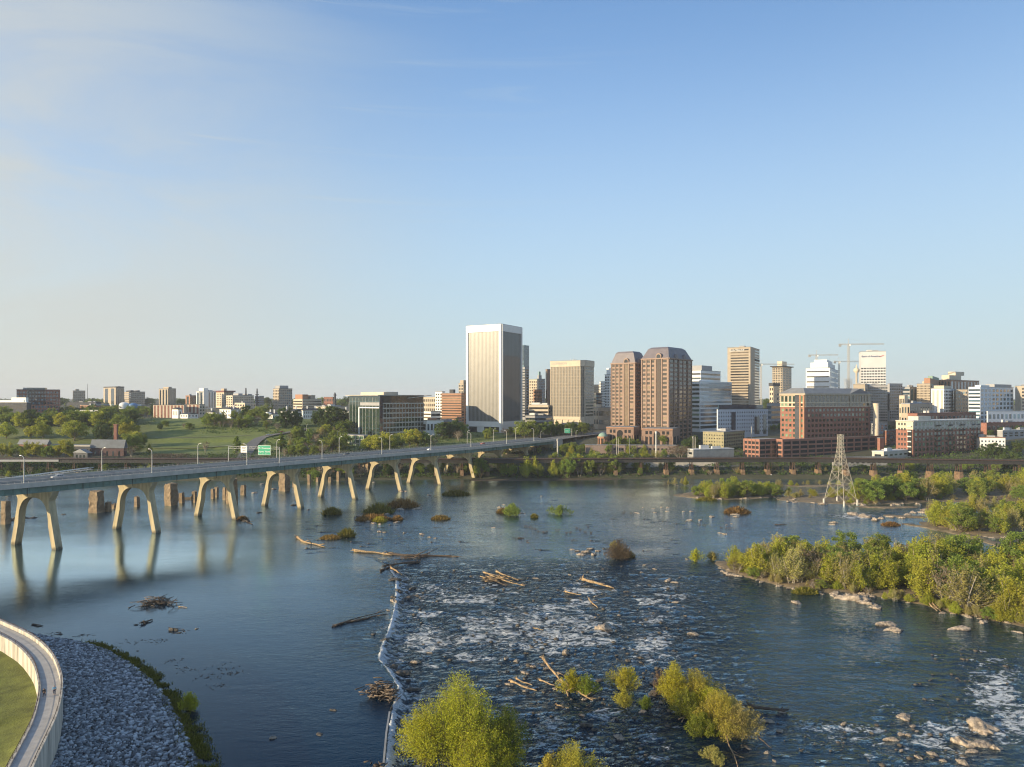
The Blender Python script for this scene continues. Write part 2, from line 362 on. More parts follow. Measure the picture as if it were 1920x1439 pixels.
def make_ground():
    ys = np.concatenate([np.array([-200., 0, 200, 400, 470]), np.arange(500, 900, 4.0), np.geomspace(900, 12000, 70)])
    us = np.linspace(-1.25, 1.25, 260)
    Y, U = np.meshgrid(ys, us, indexing='ij'); X = U * np.maximum(Y, 500.0)
    Z = terr(X, Y); Z = np.where(Y < 480, -3.0, Z)
    ny, nx = X.shape
    V = np.stack([X, Y, Z], -1).reshape(-1, 3)
    i = np.arange(ny - 1)[:, None] * nx + np.arange(nx - 1)[None, :]
    Q = np.stack([i, i + 1, i + nx + 1, i + nx], -1).reshape(-1, 4)
    me = npmesh("ground", V, Q, m_ground, smooth=True)
    lawn = sstep(-.60, -.48, U) * (1 - sstep(-.32, -.24, U)) * sstep(600, 640, Y) * (1 - sstep(840, 900, Y))
    lawn = np.maximum(lawn, 0.9 * sstep(-.32, -.27, U) * (1 - sstep(-.02, .01, U)) * sstep(640, 670, Y) * (1 - sstep(780, 830, Y)))
    lawn = np.maximum(lawn, 0.7 * (1 - sstep(-.58, -.5, U)) * sstep(620, 650, Y) * (1 - sstep(880, 920, Y)))
    at_ = me.attributes.new("lawn", 'FLOAT', 'POINT'); at_.data.foreach_set("value", lawn.ravel().astype(np.float32))
    tag(link("ground", me), "rising north bank of the river, lawns and earth", None, None, "structure")
make_ground()

# ------------------------------------------------------------------ river
WEIR = [(722, 1439), (727, 1380), (733, 1340), (745, 1292), (730, 1266), (708, 1240), (714, 1215), (726, 1188), (737, 1150), (741, 1112), (741, 1088), (728, 1066), (700, 1046), (660, 1036)]
_w = np.array([gnd(x, y, 0.7)[:2] for x, y in WEIR]); WX, WY = _w[:, 0], _w[:, 1]
def weir_x(y): return np.interp(y, np.concatenate([[60], WY]), np.concatenate([[WX[0] + 4], WX]))
FOAM = [  # photo px centre, half-size px, strength
    (830, 1112, 80, 18, .75), (800, 1200, 75, 26, .9), (760, 1235, 40, 16, .7), (1000, 1165, 110, 26, .85), (1060, 1140, 70, 16, .6), (990, 1205, 90, 18, .85), (1220, 1150, 45, 36, .55),
    (1225, 1205, 40, 22, .9), (1230, 1228, 45, 22, .8), (1120, 1215, 50, 20, .5), (1040, 1228, 50, 12, .6), (1170, 1190, 60, 20, .5), (930, 1110, 60, 10, .5),
    (1115, 1075, 60, 22, .45), (1040, 1090, 60, 14, .35), (960, 1140, 60, 14, .5), (1865, 1300, 40, 40, 1.0), (1900, 1350, 40, 40, 1.0), (1860, 1245, 60, 14, .6), (1900, 1262, 50, 18, .7),
    (1760, 1390, 60, 16, .95), (1560, 1378, 70, 12, .65), (1500, 1372, 40, 10, .5), (1620, 1390, 60, 14, .6), (1800, 1345, 30, 10, .6), (1680, 1330, 50, 12, .45), (1800, 1420, 90, 14, .6),
    (1035, 1362, 36, 22, .8), (1215, 1392, 34, 40, .65), (1120, 1345, 40, 14, .5), (980, 1330, 50, 8, .4), (1200, 1280, 40, 14, .5), (900, 1230, 70, 16, .6), (870, 1160, 60, 12, .5), (1030, 1395, 40, 14, .5),
    (1640, 1185, 40, 8, .35), (1700, 1125, 30, 8, .35), (1560, 1180, 30, 8, .3), (1670, 1245, 40, 10, .3), (1760, 1215, 50, 8, .3),
    (1605, 968, 40, 7, .9), (1650, 962, 60, 6, .5), (1230, 898, 50, 2, .35), (1420, 903, 50, 2.5, .5), (1370, 889, 30, 2, .5), (1700, 953, 50, 4, .5), (1480, 890, 50, 2, .4),
    (780, 1008, 60, 8, .25), (820, 1030, 50, 7, .35), (930, 985, 40, 5, .15), (700, 965, 60, 6, .25), (570, 930, 60, 6, .15), (750, 960, 50, 5, .3), (120, 945, 120, 5, .2), (330, 895, 40, 3, .5), (60, 935, 60, 4, .2), (1180, 1020, 30, 6, .2),
    (1385, 1090, 25, 6, .4), (1400, 1045, 20, 4, .2), (1560, 940, 40, 3, .4), (1810, 1045, 60, 6, .2)]
def foam_field(X, Y):
    PX = 960 + F * X / np.maximum(Y, 40); PY = HY + CZ * F / np.maximum(Y, 40)
    f = np.zeros_like(X)
    for cx, cy, hx, hy, s in FOAM:
        d = ((PX - cx) / (hx * 1.5)) ** 2 + ((PY - cy) / (hy * 1.5)) ** 2
        f = np.maximum(f, s * np.exp(-d * .9))
    return f, PX, PY
def pool_step(Y): return 1.3 * (1 - sstep(240, 305, Y))
# small stones of the rapids (position, size): the water foams behind each of them
_rs = np.random.default_rng(8); STONES = []
for (x0, x1, y0, y1, n) in ((760, 1310, 1070, 1250, 330), (930, 1240, 1240, 1330, 130), (980, 1260, 1325, 1430, 70), (1440, 1900, 1340, 1436, 55), (560, 900, 925, 1040, 60), (1000, 1300, 930, 1060, 50), (1700, 1915, 1195, 1340, 40)):
    for _ in range(n):
        g_ = gnd(_rs.uniform(x0, x1), _rs.uniform(y0, y1), 0.0)
        if g_.x > float(weir_x(np.array([g_.y]))[0]) + 2.5 or g_.y > 250: STONES.append((g_.x, g_.y, (.16 + .5 * _rs.random() ** 3) * (1 if g_.y > 155 else .8)))
def wakes(X, Y, f):
    xs, ys = X[0], Y[:, 0]
    for (x, y, r) in STONES:
        L_ = 3 + 7 * r; wv = .35 + .8 * r
        i0, i1 = np.searchsorted(xs, (x - 1.2 * r - .4, x + L_)); j0, j1 = np.searchsorted(ys, (y - 3 * wv, y + 3 * wv))
        if i1 <= i0 or j1 <= j0: continue
        dx = X[j0:j1, i0:i1] - x; dy = Y[j0:j1, i0:i1] - y + .12 * dx
        k = np.exp(-(dy / (wv * (1 + .12 * np.maximum(dx, 0)))) ** 2) * sstep(-1.2 * r - .3, 0, dx) * (1 - sstep(.2 * L_, L_, dx))
        f[j0:j1, i0:i1] = np.maximum(f[j0:j1, i0:i1], k * min(.95, .42 + .6 * r))
    return f
def river_height(X, Y, full=False):
    f, PX, PY = foam_field(X, Y)
    d = X - weir_x(Y)
    near = 1 - sstep(250, 300, Y)
    base = pool_step(Y) * (1 - sstep(0.0, 3.0, d + .8 * (vnoise(Y * .8, Y * 0, 3) - .5)))
    jag = 2.5 * (fbm(Y / 1.6, X / 6, 11, 3) - .35)
    face = near * sstep(-.2, .5, d) * (1 - sstep(2.5, 8.0, d - 3 * jag))
    zone = sstep(740, 800, PX) * (1 - sstep(1240, 1360, PX)) * sstep(1060, 1110, PY) * (1 - sstep(1235, 1275, PY)) + .7 * sstep(960, 1010, PX) * (1 - sstep(1250, 1300, PX)) * sstep(1290, 1330, PY)
    zone = np.maximum(zone, .8 * sstep(1440, 1500, PX) * sstep(1340, 1362, PY)); zone = np.maximum(zone, .45 * near * sstep(0, 6, d) * (1 - sstep(1300, 1400, PX)))
    f = np.maximum(f, .9 * zone * sstep(.48, .63, fbm(X / 11 + 3, Y / 6, 91, 4)))
    sheet = near * sstep(-.3, .3, d) * (1 - sstep(.8, 1.6, d - .8 * jag)) * (1 - .6 * sstep(225, 245, Y) * sstep(.45, .6, vnoise(Y / 1.7, Y * 0, 55)))
    f = np.maximum(np.maximum(f, face * .72), sheet * 1.25)
    rap = near * sstep(0, 4, d) * (1 - sstep(1330, 1480, PX) * sstep(1000, 1060, PY) * .75)
    rap = np.maximum(rap, 0.11 * sstep(560, 760, PX) * (1 - sstep(1080, 1120, PY)) * sstep(925, 960, PY))
    rap = np.maximum(rap, .22 * sstep(890, 925, PY) * (1 - sstep(985, 1010, PY)) * (1 - sstep(500, 700, PX)))
    if full: f = wakes(X, Y, f)
    T = np.clip(0.010 + 0.46 * rap + 0.45 * f + .05 * sstep(860, 900, PY) * (1 - sstep(1000, 1040, PY)) + .03 * sstep(250, 700, PX), 0, 1)
    lump = fbm(X / 4.0 - 0.5 * fbm(Y / 5, X / 9, 8, 2) * 4, Y / 2.2, 21, 4) - .5
    chop = fbm(X / 1.4, Y / .9, 31, 3) - .5
    Z = base + T * (1.15 * lump + .45 * chop) * (1 - .75 * sstep(300, 420, Y))
    Z = Z - .35 * sstep(-7, 0, d) * (1 - sstep(0, .6, d)) * near * .25
    if not full: return Z
    return Z, T, f
def water_mat():
    m = bpy.data.materials.new("river water"); m.use_nodes = True; t = m.node_tree; b = t.nodes["Principled BSDF"]; K = t.links.new
    g = t.nodes.new("ShaderNodeNewGeometry")
    aT = t.nodes.new("ShaderNodeAttribute"); aT.attribute_name = "chop"
    aF = t.nodes.new("ShaderNodeAttribute"); aF.attribute_name = "foam"
    def noise(sc, det, rough, stretch, dist=0.0):
        mp = t.nodes.new("ShaderNodeMapping"); mp.inputs['Scale'].default_value = stretch; mp.inputs['Rotation'].default_value = (0, 0, R(-8))
        n = t.nodes.new("ShaderNodeTexNoise"); n.inputs['Scale'].default_value = sc; n.inputs['Detail'].default_value = det; n.inputs['Roughness'].default_value = rough; n.inputs['Distortion'].default_value = dist
        K(g.outputs['Position'], mp.inputs[0]); K(mp.outputs[0], n.inputs['Vector']); return n
    def math_(op, a, b_):
        q = t.nodes.new("ShaderNodeMath"); q.operation = op
        for i, s in enumerate((a, b_)):
            if isinstance(s, (int, float)): q.inputs[i].default_value = s
            else: K(s, q.inputs[i])
        return q.outputs[0]
    nf = noise(0.30, 10, 0.68, (0.85, 1.25, 1), 1.5)
    thr = math_('SUBTRACT', 0.665, math_('MULTIPLY', aF.outputs['Fac'], 0.225))
    fo = t.nodes.new("ShaderNodeMapRange"); fo.interpolation_type = 'SMOOTHSTEP'
    n9 = noise(1.5, 7, 0.7, (0.55, 1.5, 1), 1.0)
    K(math_('ADD', math_('MULTIPLY', nf.outputs[0], 0.64), math_('MULTIPLY', n9.outputs[0], 0.36)), fo.inputs['Value']); K(thr, fo.inputs['From Min']); K(math_('ADD', thr, 0.075), fo.inputs['From Max'])
    t.nodes.remove(b); out = t.nodes["Material Output"]
    body = t.nodes.new("ShaderNodeBsdfDiffuse"); body.inputs['Color'].default_value = (0.0005, 0.0115, 0.030, 1)
    refl = t.nodes.new("ShaderNodeBsdfGlossy"); refl.inputs['Color'].default_value = (0.72, 0.90, 1.0, 1)
    K(math_('ADD', 0.012, math_('MULTIPLY', aT.outputs['Fac'], 0.12)), refl.inputs['Roughness'])
    fre = t.nodes.new("ShaderNodeFresnel"); fre.inputs['IOR'].default_value = 1.46
    foam = t.nodes.new("ShaderNodeBsdfDiffuse"); fcol = t.nodes.new('ShaderNodeMixRGB'); fcol.inputs['Color1'].default_value = (0.46, 0.52, 0.55, 1); fcol.inputs['Color2'].default_value = (0.80, 0.82, 0.82, 1)
    fn = noise(0.9, 6, 0.7, (0.35, 2.2, 1), 0.8); fr = t.nodes.new('ShaderNodeMapRange'); fr.inputs['From Min'].default_value = .36; fr.inputs['From Max'].default_value = .6; K(fn.outputs[0], fr.inputs['Value']); K(fr.outputs[0], fcol.inputs['Fac']); K(fcol.outputs[0], foam.inputs['Color'])
    m1 = t.nodes.new("ShaderNodeMixShader"); m2 = t.nodes.new("ShaderNodeMixShader")
    K(math_('MINIMUM', math_('MULTIPLY', math_('POWER', fre.outputs[0], 1.85), 5.0), 0.97), m1.inputs[0]); K(body.outputs[0], m1.inputs[1]); K(refl.outputs[0], m1.inputs[2])
    K(fo.outputs[0], m2.inputs[0]); K(m1.outputs[0], m2.inputs[1]); K(foam.outputs[0], m2.inputs[2]); K(m2.outputs[0], out.inputs['Surface'])
    w1 = noise(0.5, 5, 0.6, (0.6, 1.5, 1)); w2 = noise(2.2, 4, 0.6, (0.7, 1.5, 1))
    w3 = noise(1.05, 6, 0.7, (0.55, 1.5, 1), 0.6)
    h = math_('ADD', math_('ADD', math_('MULTIPLY', w1.outputs[0], 0.7), math_('MULTIPLY', w2.outputs[0], 0.3)), math_('MULTIPLY', w3.outputs[0], 0.5))
    patch = noise(0.035, 3, 0.5, (0.5, 1.3, 1))
    st = math_('MULTIPLY', math_('ADD', 0.013, math_('MULTIPLY', aT.outputs['Fac'], 2.1)), math_('ADD', 0.2, math_('MULTIPLY', patch.outputs[0], 1.6)))
    hh = math_('MULTIPLY', h, st)
    bp = t.nodes.new("ShaderNodeBump"); bp.inputs['Strength'].default_value = 1.0; bp.inputs['Distance'].default_value = 1.0
    K(hh, bp.inputs['Height'])
    for q in (body, refl, fre, foam): K(bp.outputs[0], q.inputs['Normal'])
    return m
m_water = water_mat()
def make_river():
    ys = [-80., -20, 30, 60, 80]; y = 95.0
    while y < 640: ys.append(y); y += max(0.42, 0.0036 * y)
    ys = np.array(ys)
    xs = np.concatenate([np.linspace(-900, -260, 60), np.linspace(-258, -62, 120), np.arange(-60, -50, 0.55), np.arange(-49.7, -13, 0.28), np.arange(-12.8, 190, 0.55), np.linspace(191, 330, 120), np.linspace(335, 900, 60)])
    X, Y = np.meshgrid(xs, ys); Z, T, f = river_height(X, Y, True)
    ny, nx = X.shape
    i = np.arange(ny - 1)[:, None] * nx + np.arange(nx - 1)[None, :]
    Q = np.stack([i, i + 1, i + nx + 1, i + nx], -1).reshape(-1, 4)
    me = npmesh("river", np.stack([X, Y, Z], -1).reshape(-1, 3), Q, m_water, smooth=True)
    for nme, val in (("chop", T), ("foam", f)):
        a = me.attributes.new(nme, 'FLOAT', 'POINT'); a.data.foreach_set("value", val.ravel().astype(np.float32))
    tag(link("river_water", me), "blue river with smooth pool, white rapids and eddies", None, None, "structure")
make_river()
def wz(x, y): return float(river_height(np.array([x]), np.array([y]))[0])
def wpt(px, py):
    p = gnd(px, py, 0.0); 
    for _ in range(3): p = gnd(px, py, max(-.3, wz(p.x, p.y)) if p.y < 330 else 0.0)
    return p

# low concrete weir under the falling water
mb = MB()
for i in range(len(WX) - 3):
    a = Vector((WX[i], WY[i], 0)); b = Vector((WX[i + 1], WY[i + 1], 0)); d = (b - a).normalized(); n = Vector((d.y, -d.x, 0)) * .45
    if n.x > 0: n = -n
    mb.hexa([a + Vector((-.1, 0, -2)), b + Vector((-.1, 0, -2)), b + n + Vector((0, 0, -2)), a + n + Vector((0, 0, -2))],
            [a + Vector((-.1, 0, (1.34 if i < 2 else 1.0) if i < 9 else .5)), b + Vector((-.1, 0, (1.34 if i < 2 else 1.0) if i < 9 else .5)), b + n + Vector((0, 0, (1.34 if i < 2 else 1.0) if i < 9 else .5)), a + n + Vector((0, 0, (1.34 if i < 2 else 1.0) if i < 9 else .5))])
tag(mb.build("weir", m_concg), "low concrete weir edge holding back the smooth pool beside the rapids", "weir")

# island ground
def strip_ground(name, front, back, h, label, z0=-.6, mat=None):
    fr = np.array([gnd(x, y)[:2] for x, y in front]); bk = np.array([gnd(x, y)[:2] for x, y in back])
    n = max(30, int(np.ptp(fr[:, 0]) / 1.5)); s = np.linspace(0, 1, n)
    def resamp(p):
        d = np.concatenate([[0], np.cumsum(np.hypot(*np.diff(p, axis=0).T))]); d /= d[-1]
        return np.stack([np.interp(s, d, p[:, 0]), np.interp(s, d, p[:, 1])], 1)
    fr, bk = resamp(fr), resamp(bk)
    prof = [(0, z0), (.03, .15 * h), (.10, .6 * h), (.25, .9 * h), (.5, h), (.75, .9 * h), (.93, .4 * h), (1, z0)]
    V = []; m = len(prof)
    for i in range(n):
        w = math.hypot(*(bk[i] - fr[i]))
        endf = min(1, 6 * min(s[i], 1 - s[i]) + .05)
        for t, z in prof:
            p = fr[i] * (1 - t) + bk[i] * t
            j = (fbm(p[0] / 3, p[1] / 3, 77, 3) - .5)
            V.append((p[0] + j * 3.0, p[1] + j * 2.5 * (1 if t < .5 else -1), (z if z < 0 else z * endf) + (.9 * j if z > 0 else 0)))
    Q = [(i * m + j, (i + 1) * m + j, (i + 1) * m + j + 1, i * m + j + 1) for i in range(n - 1) for j in range(m - 1)]
    me = npmesh(name, np.array(V), np.array(Q), mat or m_soil, smooth=True)
    tag(link(name, me), label, None, None, "structure")
strip_ground("island_ground", [(1340, 1058), (1375, 1079), (1430, 1093), (1500, 1109), (1560, 1116), (1620, 1118), (1700, 1130), (1780, 1152), (1850, 1165), (2000, 1200)],
             [(1340, 1052), (1430, 1050), (1500, 1051), (1600, 1052), (1700, 1052), (1800, 1052), (2000, 1052)], 1.0, "gravelly ground under the large wooded island")
strip_ground("island_ground", [(1722, 984), (1770, 993), (1800, 1001), (1860, 1011), (2000, 1016)], [(1722, 979), (1780, 978), (1860, 962), (2000, 958)], 1.0, "rocky ground of the middle wooded island")
strip_ground("island_ground", [(1455, 938), (1520, 944), (1590, 947), (1640, 947), (1700, 946), (1760, 941), (1850, 947), (2000, 952)],
             [(1455, 932), (1520, 927), (1590, 918), (1700, 912), (1850, 908), (2000, 906)], 1.0, "rocky ground around the lattice pylon feet")
strip_ground("island_ground", [(1262, 930), (1300, 935), (1350, 938), (1410, 937), (1462, 932)], [(1262, 928), (1330, 918), (1400, 915), (1462, 918)], 0.8, "small shrubby islet below the viaduct")
strip_ground("rock_bar", [(1470, 912), (1530, 914), (1600, 911)], [(1470, 909), (1530, 910), (1600, 908)], .5, "low rock bar in the shallows left of the tall pylon")
strip_ground("rock_bar", [(1600, 951), (1660, 954), (1720, 953)], [(1600, 949), (1660, 951), (1720, 950)], .5, "low rock bar in the channel right of the tall pylon")
strip_ground("rock_bar", [(1655, 968), (1700, 972), (1740, 972)], [(1655, 965), (1700, 968), (1740, 968)], .6, "flat rock bar between the pylon and the middle island")
strip_ground("sand_spit", [(1690, 984), (1730, 990), (1800, 1004), (1870, 1026), (1900, 1036)], [(1690, 981), (1740, 985), (1810, 998), (1880, 1019), (1900, 1033)], 0.5, "pale sand spit beside the middle wooded island")
strip_ground("river_bank", [(880, 903), (960, 903), (1050, 902), (1150, 901), (1220, 896), (1300, 887), (1480, 884), (1700, 880), (2000, 876)], [(880, 880), (1000, 880), (1200, 878), (1400, 872), (2000, 868)], 1.2, "muddy bank edge under the riverside trees", mat=m_mud)

# ------------------------------------------------------------------ floodwall, lawn and riprap in the lower left corner
ZW = 10.0
cl = [gnd(x, y, ZW) for x, y in ((-160, 1120), (-80, 1146), (0, 1181), (46, 1205), (78, 1236), (92, 1270), (94, 1300), (84, 1347), (62, 1395), (40, 1439), (0, 1530), (-30, 1640))]
def smooth_path(pts, n):
    out = []
    P = [pts[0]] + pts + [pts[-1]]
    for i in range(1, len(P) - 2):
        for k in range(n):
            t = k / n; a, b, c, d = P[i - 1], P[i], P[i + 1], P[i + 2]
            out.append(0.5 * ((2 * b) + (-a + c) * t + (2 * a - 5 * b + 4 * c - d) * t * t + (-a + 3 * b - 3 * c + d) * t ** 3))
    out.append(pts[-1]); return out
cl = smooth_path(cl, 6)
def offset(pts, d):
    out = []
    for i, p in enumerate(pts):
        t = pts[min(i + 1, len(pts) - 1)] - pts[max(i - 1, 0)]; n = Vector((-t.y, t.x, 0)).normalized()
        out.append(Vector((p.x + n.x * d, p.y + n.y * d, p.z)))
    return out
def ribbon_box(mb, a, b, za0, za1, m=0):
    """wall between plan polylines a and b, from za0 to za1 (functions of index or numbers)"""
    g = lambda z, i: z(i) if callable(z) else z
    for i in range(len(a) - 1):
        B = [Vector((p.x, p.y, g(za0, k))) for p, k in ((a[i], i), (a[i + 1], i + 1), (b[i + 1], i + 1), (b[i], i))]
        T_ = [Vector((p.x, p.y, g(za1, k))) for p, k in ((a[i], i), (a[i + 1], i + 1), (b[i + 1], i + 1), (b[i], i))]
        mb.hexa(B, T_, m)
out0 = offset(cl, 1.55); out1 = offset(cl, 2.0); in0 = offset(cl, -1.55); in1 = offset(cl, -1.95)
if out0[30].x < in0[30].x:
    out0, out1, in0, in1 = in0, offset(cl, -2.0), out0, offset(cl, 1.95)
fw = empty("floodwall", cl[30] - Vector((0, 0, ZW)), "curving concrete floodwall carrying a footpath above grey riprap", "floodwall")
def fpart(name, mb, mat):
    o = mb.build(name, mat, fw); o.location = -fw.location; return o
m_wallw = M("floodwall concrete", (0.47, 0.43, 0.36), 0.85, 0.5, 0.7, 0.1, stretch=(1, 1, .12))
mb = MB(); ribbon_box(mb, out0, out1, -1.0, ZW + .95); fpart("outer_wall", mb, m_wallw)
mb = MB(); ribbon_box(mb, in0, in1, 2.0, ZW + .25); fpart("inner_wall", mb, m_wallw)
mb = MB(); ribbon_box(mb, in0, out0, ZW - 1.2, ZW); wk = fpart("walkway", mb, M("walkway slab", (0.40, 0.39, 0.37), .9, .18, .5, stretch=(1, 1, 1)))
mb = MB(); lift = lambda P, z: [Vector((p.x, p.y, z)) for p in P]
om = offset(cl, 1.78) if (out0[30] - offset(cl, 1.55)[30]).length < .01 else offset(cl, -1.78)
im = offset(cl, -1.7) if (out0[30] - offset(cl, 1.55)[30]).length < .01 else offset(cl, 1.7)
mb.path(lift(om, ZW + 1.32), .05, 5)
for i in range(0, len(om), 2): mb.tube((om[i].x, om[i].y, ZW + .95), (om[i].x, om[i].y, ZW + 1.32), .035, n=4)
fpart("handrail", mb, m_rust)
mb = MB(); mb.path(lift(im, ZW + .95), .05, 5); mb.path(lift(im, ZW + .6), .03, 4)
for i in range(0, len(im), 2): mb.tube((im[i].x, im[i].y, ZW + .25), (im[i].x, im[i].y, ZW + .95), .035, n=4)
fpart("handrail", mb, m_rust)
# lawn behind the wall (a slope falling away from the wall to the left)
m_lawn = M("mown lawn", (0.13, 0.145, 0.028), 0.95, 0.45, 0.25, 0.4, bscale=3)
V = []; offs = [0, 3, 8, 16, 30, 60]
sgn = -1 if in1[30].x < out0[30].x else 1
nrm = [(in1[i] - in0[i]).normalized() for i in range(len(cl))]
for i in range(len(cl)):
    for k, d in enumerate(offs):
        zz = ZW - 3.3 - .05 * d + (fbm(in1[i].x / 6 + d, in1[i].y / 6, 5, 3) - .5) * .5
        V.append((in1[i].x + nrm[i].x * d * (.55 if i > 36 else 1), in1[i].y + nrm[i].y * d * (.35 if i > 36 else 1), zz if i < 36 else zz + min(2.4, (i - 36) * .22) if k == 0 else zz))
m_ = len(offs)
Q = [(i * m_ + j, (i + 1) * m_ + j, (i + 1) * m_ + j + 1, i * m_ + j + 1) for i in range(len(cl) - 1) for j in range(m_ - 1)]
tag(link("lawn", npmesh("lawn", np.array(V), np.array(Q), m_lawn, smooth=True)), "green lawn inside the curved floodwall", None, None, "structure")
# riprap bed
shore = [gnd(x, y, 1.2) for x, y in ((-60, 1140), (20, 1168), (60, 1187), (105, 1195), (150, 1200), (200, 1212), (255, 1240), (300, 1272), (335, 1310), (362, 1352), (385, 1395), (400, 1439), (420, 1520), (430, 1600))]
def rs(P, n):
    P = np.array([[p.x, p.y] for p in P]); d = np.concatenate([[0], np.cumsum(np.hypot(*np.diff(P, axis=0).T))]); d /= d[-1]; s = np.linspace(0, 1, n)
    return np.stack([np.interp(s, d, P[:, 0]), np.interp(s, d, P[:, 1])], 1)
NB = 60
ia = next(i for i, p in enumerate(out1) if topx(p) > -60)
A_ = rs(out1[ia:], NB); B_ = rs(shore, NB)
ts = np.linspace(0, 1, 26)
def bed_z(t): return np.interp(t, [0, .1, .8, .93, 1.0], [4.6, 4.4, 2.2, 1.55, .7])
V = np.array([[*(A_[i] * (1 - t) + B_[i] * t), bed_z(t)] for i in range(NB) for t in ts])
Q = np.array([(i * 26 + j, (i + 1) * 26 + j, (i + 1) * 26 + j + 1, i * 26 + j + 1) for i in range(NB - 1) for j in range(25)])
tag(link("riprap_bed", npmesh("riprap_bed", V, Q, M("dark gravel", (0.09, 0.095, 0.10), .95, .4, 1.0), smooth=True)), "dark gravel bed under the riprap stones", None, None, "structure")
def ico(sub=1):
    import bmesh
    bm = bmesh.new(); bmesh.ops.create_icosphere(bm, subdivisions=sub, radius=1)
    V = np.array([v.co[:] for v in bm.verts]); T_ = np.array([[v.index for v in f.verts] for f in bm.faces]); bm.free(); return V, T_
def bed_point(rng):
    i = rng.random() * (NB - 1); k = int(i); fr = i - k; t = rng.random() * .9
    a = A_[k] * (1 - fr) + A_[k + 1] * fr; b = B_[k] * (1 - fr) + B_[k + 1] * fr
    return np.array([*(a * (1 - t) + b * t), bed_z(t)]), t
def make_riprap():
    rng = np.random.default_rng(3); SV, ST = ico(1); Vs, Ts = [], []; k = 0
    for _ in range(30000):
        p, t = bed_point(rng)
        px = topx(p)
        if p[1] < 88: continue
        s = (.13 + .36 * rng.random() ** 2.4) * np.array([1.2, .9, .7]); q = SV * (1 + .35 * (rng.random((len(SV), 1)) - .5)) * s
        a = rng.random() * 6.28; b = rng.random() * 1.2 - .6
        q = q @ np.array([[1, 0, 0], [0, math.cos(b), -math.sin(b)], [0, math.sin(b), math.cos(b)]]).T
        q = q @ np.array([[math.cos(a), -math.sin(a), 0], [math.sin(a), math.cos(a), 0], [0, 0, 1]]).T
        Vs.append(q + p + [0, 0, .12 + .25 * rng.random()]); Ts.append(ST + k); k += len(SV)
    me = npmesh("riprap", np.concatenate(Vs), np.concatenate(Ts), None)
    return me
def rip_mat():
    m = bpy.data.materials.new("riprap stone"); m.use_nodes = True; t = m.node_tree; b = t.nodes["Principled BSDF"]; b.inputs['Roughness'].default_value = .85
    g = t.nodes.new("ShaderNodeNewGeometry"); r = t.nodes.new("ShaderNodeValToRGB"); e = r.color_ramp.elements
    e[0].color = (.06, .07, .08, 1); e[1].color = (.52, .55, .58, 1); q = e.new(.55); q.color = (.22, .24, .26, 1)
    t.links.new(g.outputs['Random Per Island'], r.inputs[0]); t.links.new(r.outputs[0], b.inputs['Base Color']); return m
me = make_riprap(); me.materials.clear(); me.materials.append(rip_mat())
tag(link("riprap", me), "bank of loose blue grey riprap stones below the floodwall", "riprap", None, "stuff")
# ------------------------------------------------------------------ road bridge
BU = Vector((0.536, 0.844, 0)); BN = Vector((0.844, -0.536, 0)); B0 = Vector((-209.3, 305.1, 0)); BENT = Vector((0.92, -0.39, 0)).normalized()
HW = 13.6
def dz(t): return float(np.interp(t, [-180, -19, 130, 313, 380, 447, 540], [31.0, 29.0, 27.4, 25.2, 25.0, 24.9, 24.6]))
def bp(t, s, z): return B0 + BU * t + BN * s + Vector((0, 0, z))
T0, T1 = -170, 462
ts_ = list(np.arange(T0, T1 + 1, 8.0))
def along(mb, s0, s1, zlo, zhi, t0=T0, t1=T1, m=0):
    q = [t for t in ts_ if t0 <= t <= t1]
    for a, b in zip(q[:-1], q[1:]):
        mb.hexa([bp(a, s0, dz(a) + zlo), bp(a, s1, dz(a) + zlo), bp(b, s1, dz(b) + zlo), bp(b, s0, dz(b) + zlo)],
                [bp(a, s0, dz(a) + zhi), bp(a, s1, dz(a) + zhi), bp(b, s1, dz(b) + zhi), bp(b, s0, dz(b) + zhi)], m)
br = empty("road_bridge", bp(0, 0, 0), "long road bridge of teal girders on buff concrete arch piers across the river", "bridge")
def bpart(name, mb, mat):
    o = mb.build(name, mat, br); o.location = -br.location; return o
mb = MB(); along(mb, -HW, HW, -.45, 0); bpart("deck", mb, m_asph)
mb = MB(); along(mb, -HW + .45, -HW + 3.0, .004, .22); bpart("sidewalk", mb, m_concg)
mb = MB(); along(mb, -.7, .7, .004, .85); bpart("median", mb, m_concg)
mb = MB()
for s in (-6.8, -3.4, 3.6, 7.2): 
    for t in np.arange(T0, T1 - 4, 9.0): 
        a, b = t, t + 3; mb.quad(bp(a, s - .09, dz(a) + .006), bp(b, s - .09, dz(b) + .006), bp(b, s + .09, dz(b) + .006), bp(a, s + .09, dz(a) + .006))
for s in (-10.2, -1.0, 1.0, 12.4):
    for a, b in zip(ts_[:-1], ts_[1:]): mb.quad(bp(a, s - .08, dz(a) + .006), bp(b, s - .08, dz(b) + .006), bp(b, s + .08, dz(b) + .006), bp(a, s + .08, dz(a) + .006))
bpart("lane_marking", mb, m_line)
for s in (HW, -HW - .4):
    mb = MB(); along(mb, s, s + .4, -1.15, .92)
    for t in np.arange(T0, T1 - 1, 5.5): q = [(0, s - .03), (0, s + .43), (.35, s + .43), (.35, s - .03)]; mb.hexa(*[[bp(t + a, b, dz(t) + z) for a, b in (q if s > 0 else q)] for z in (-1.18, .98)])
    bpart("parapet", mb, m_concw if s > 0 else m_concw)
for s in (HW + .2, -HW - .2):
    mb = MB()
    for z in (1.2, 1.75): mb.path([bp(t, s, dz(t) + z) for t in ts_], .05, 4)
    for t in np.arange(T0, T1, 2.6): mb.tube(bp(t, s, dz(t) + .92), bp(t, s, dz(t) + 1.8), .05, n=4)
    bpart("railing", mb, m_steel)
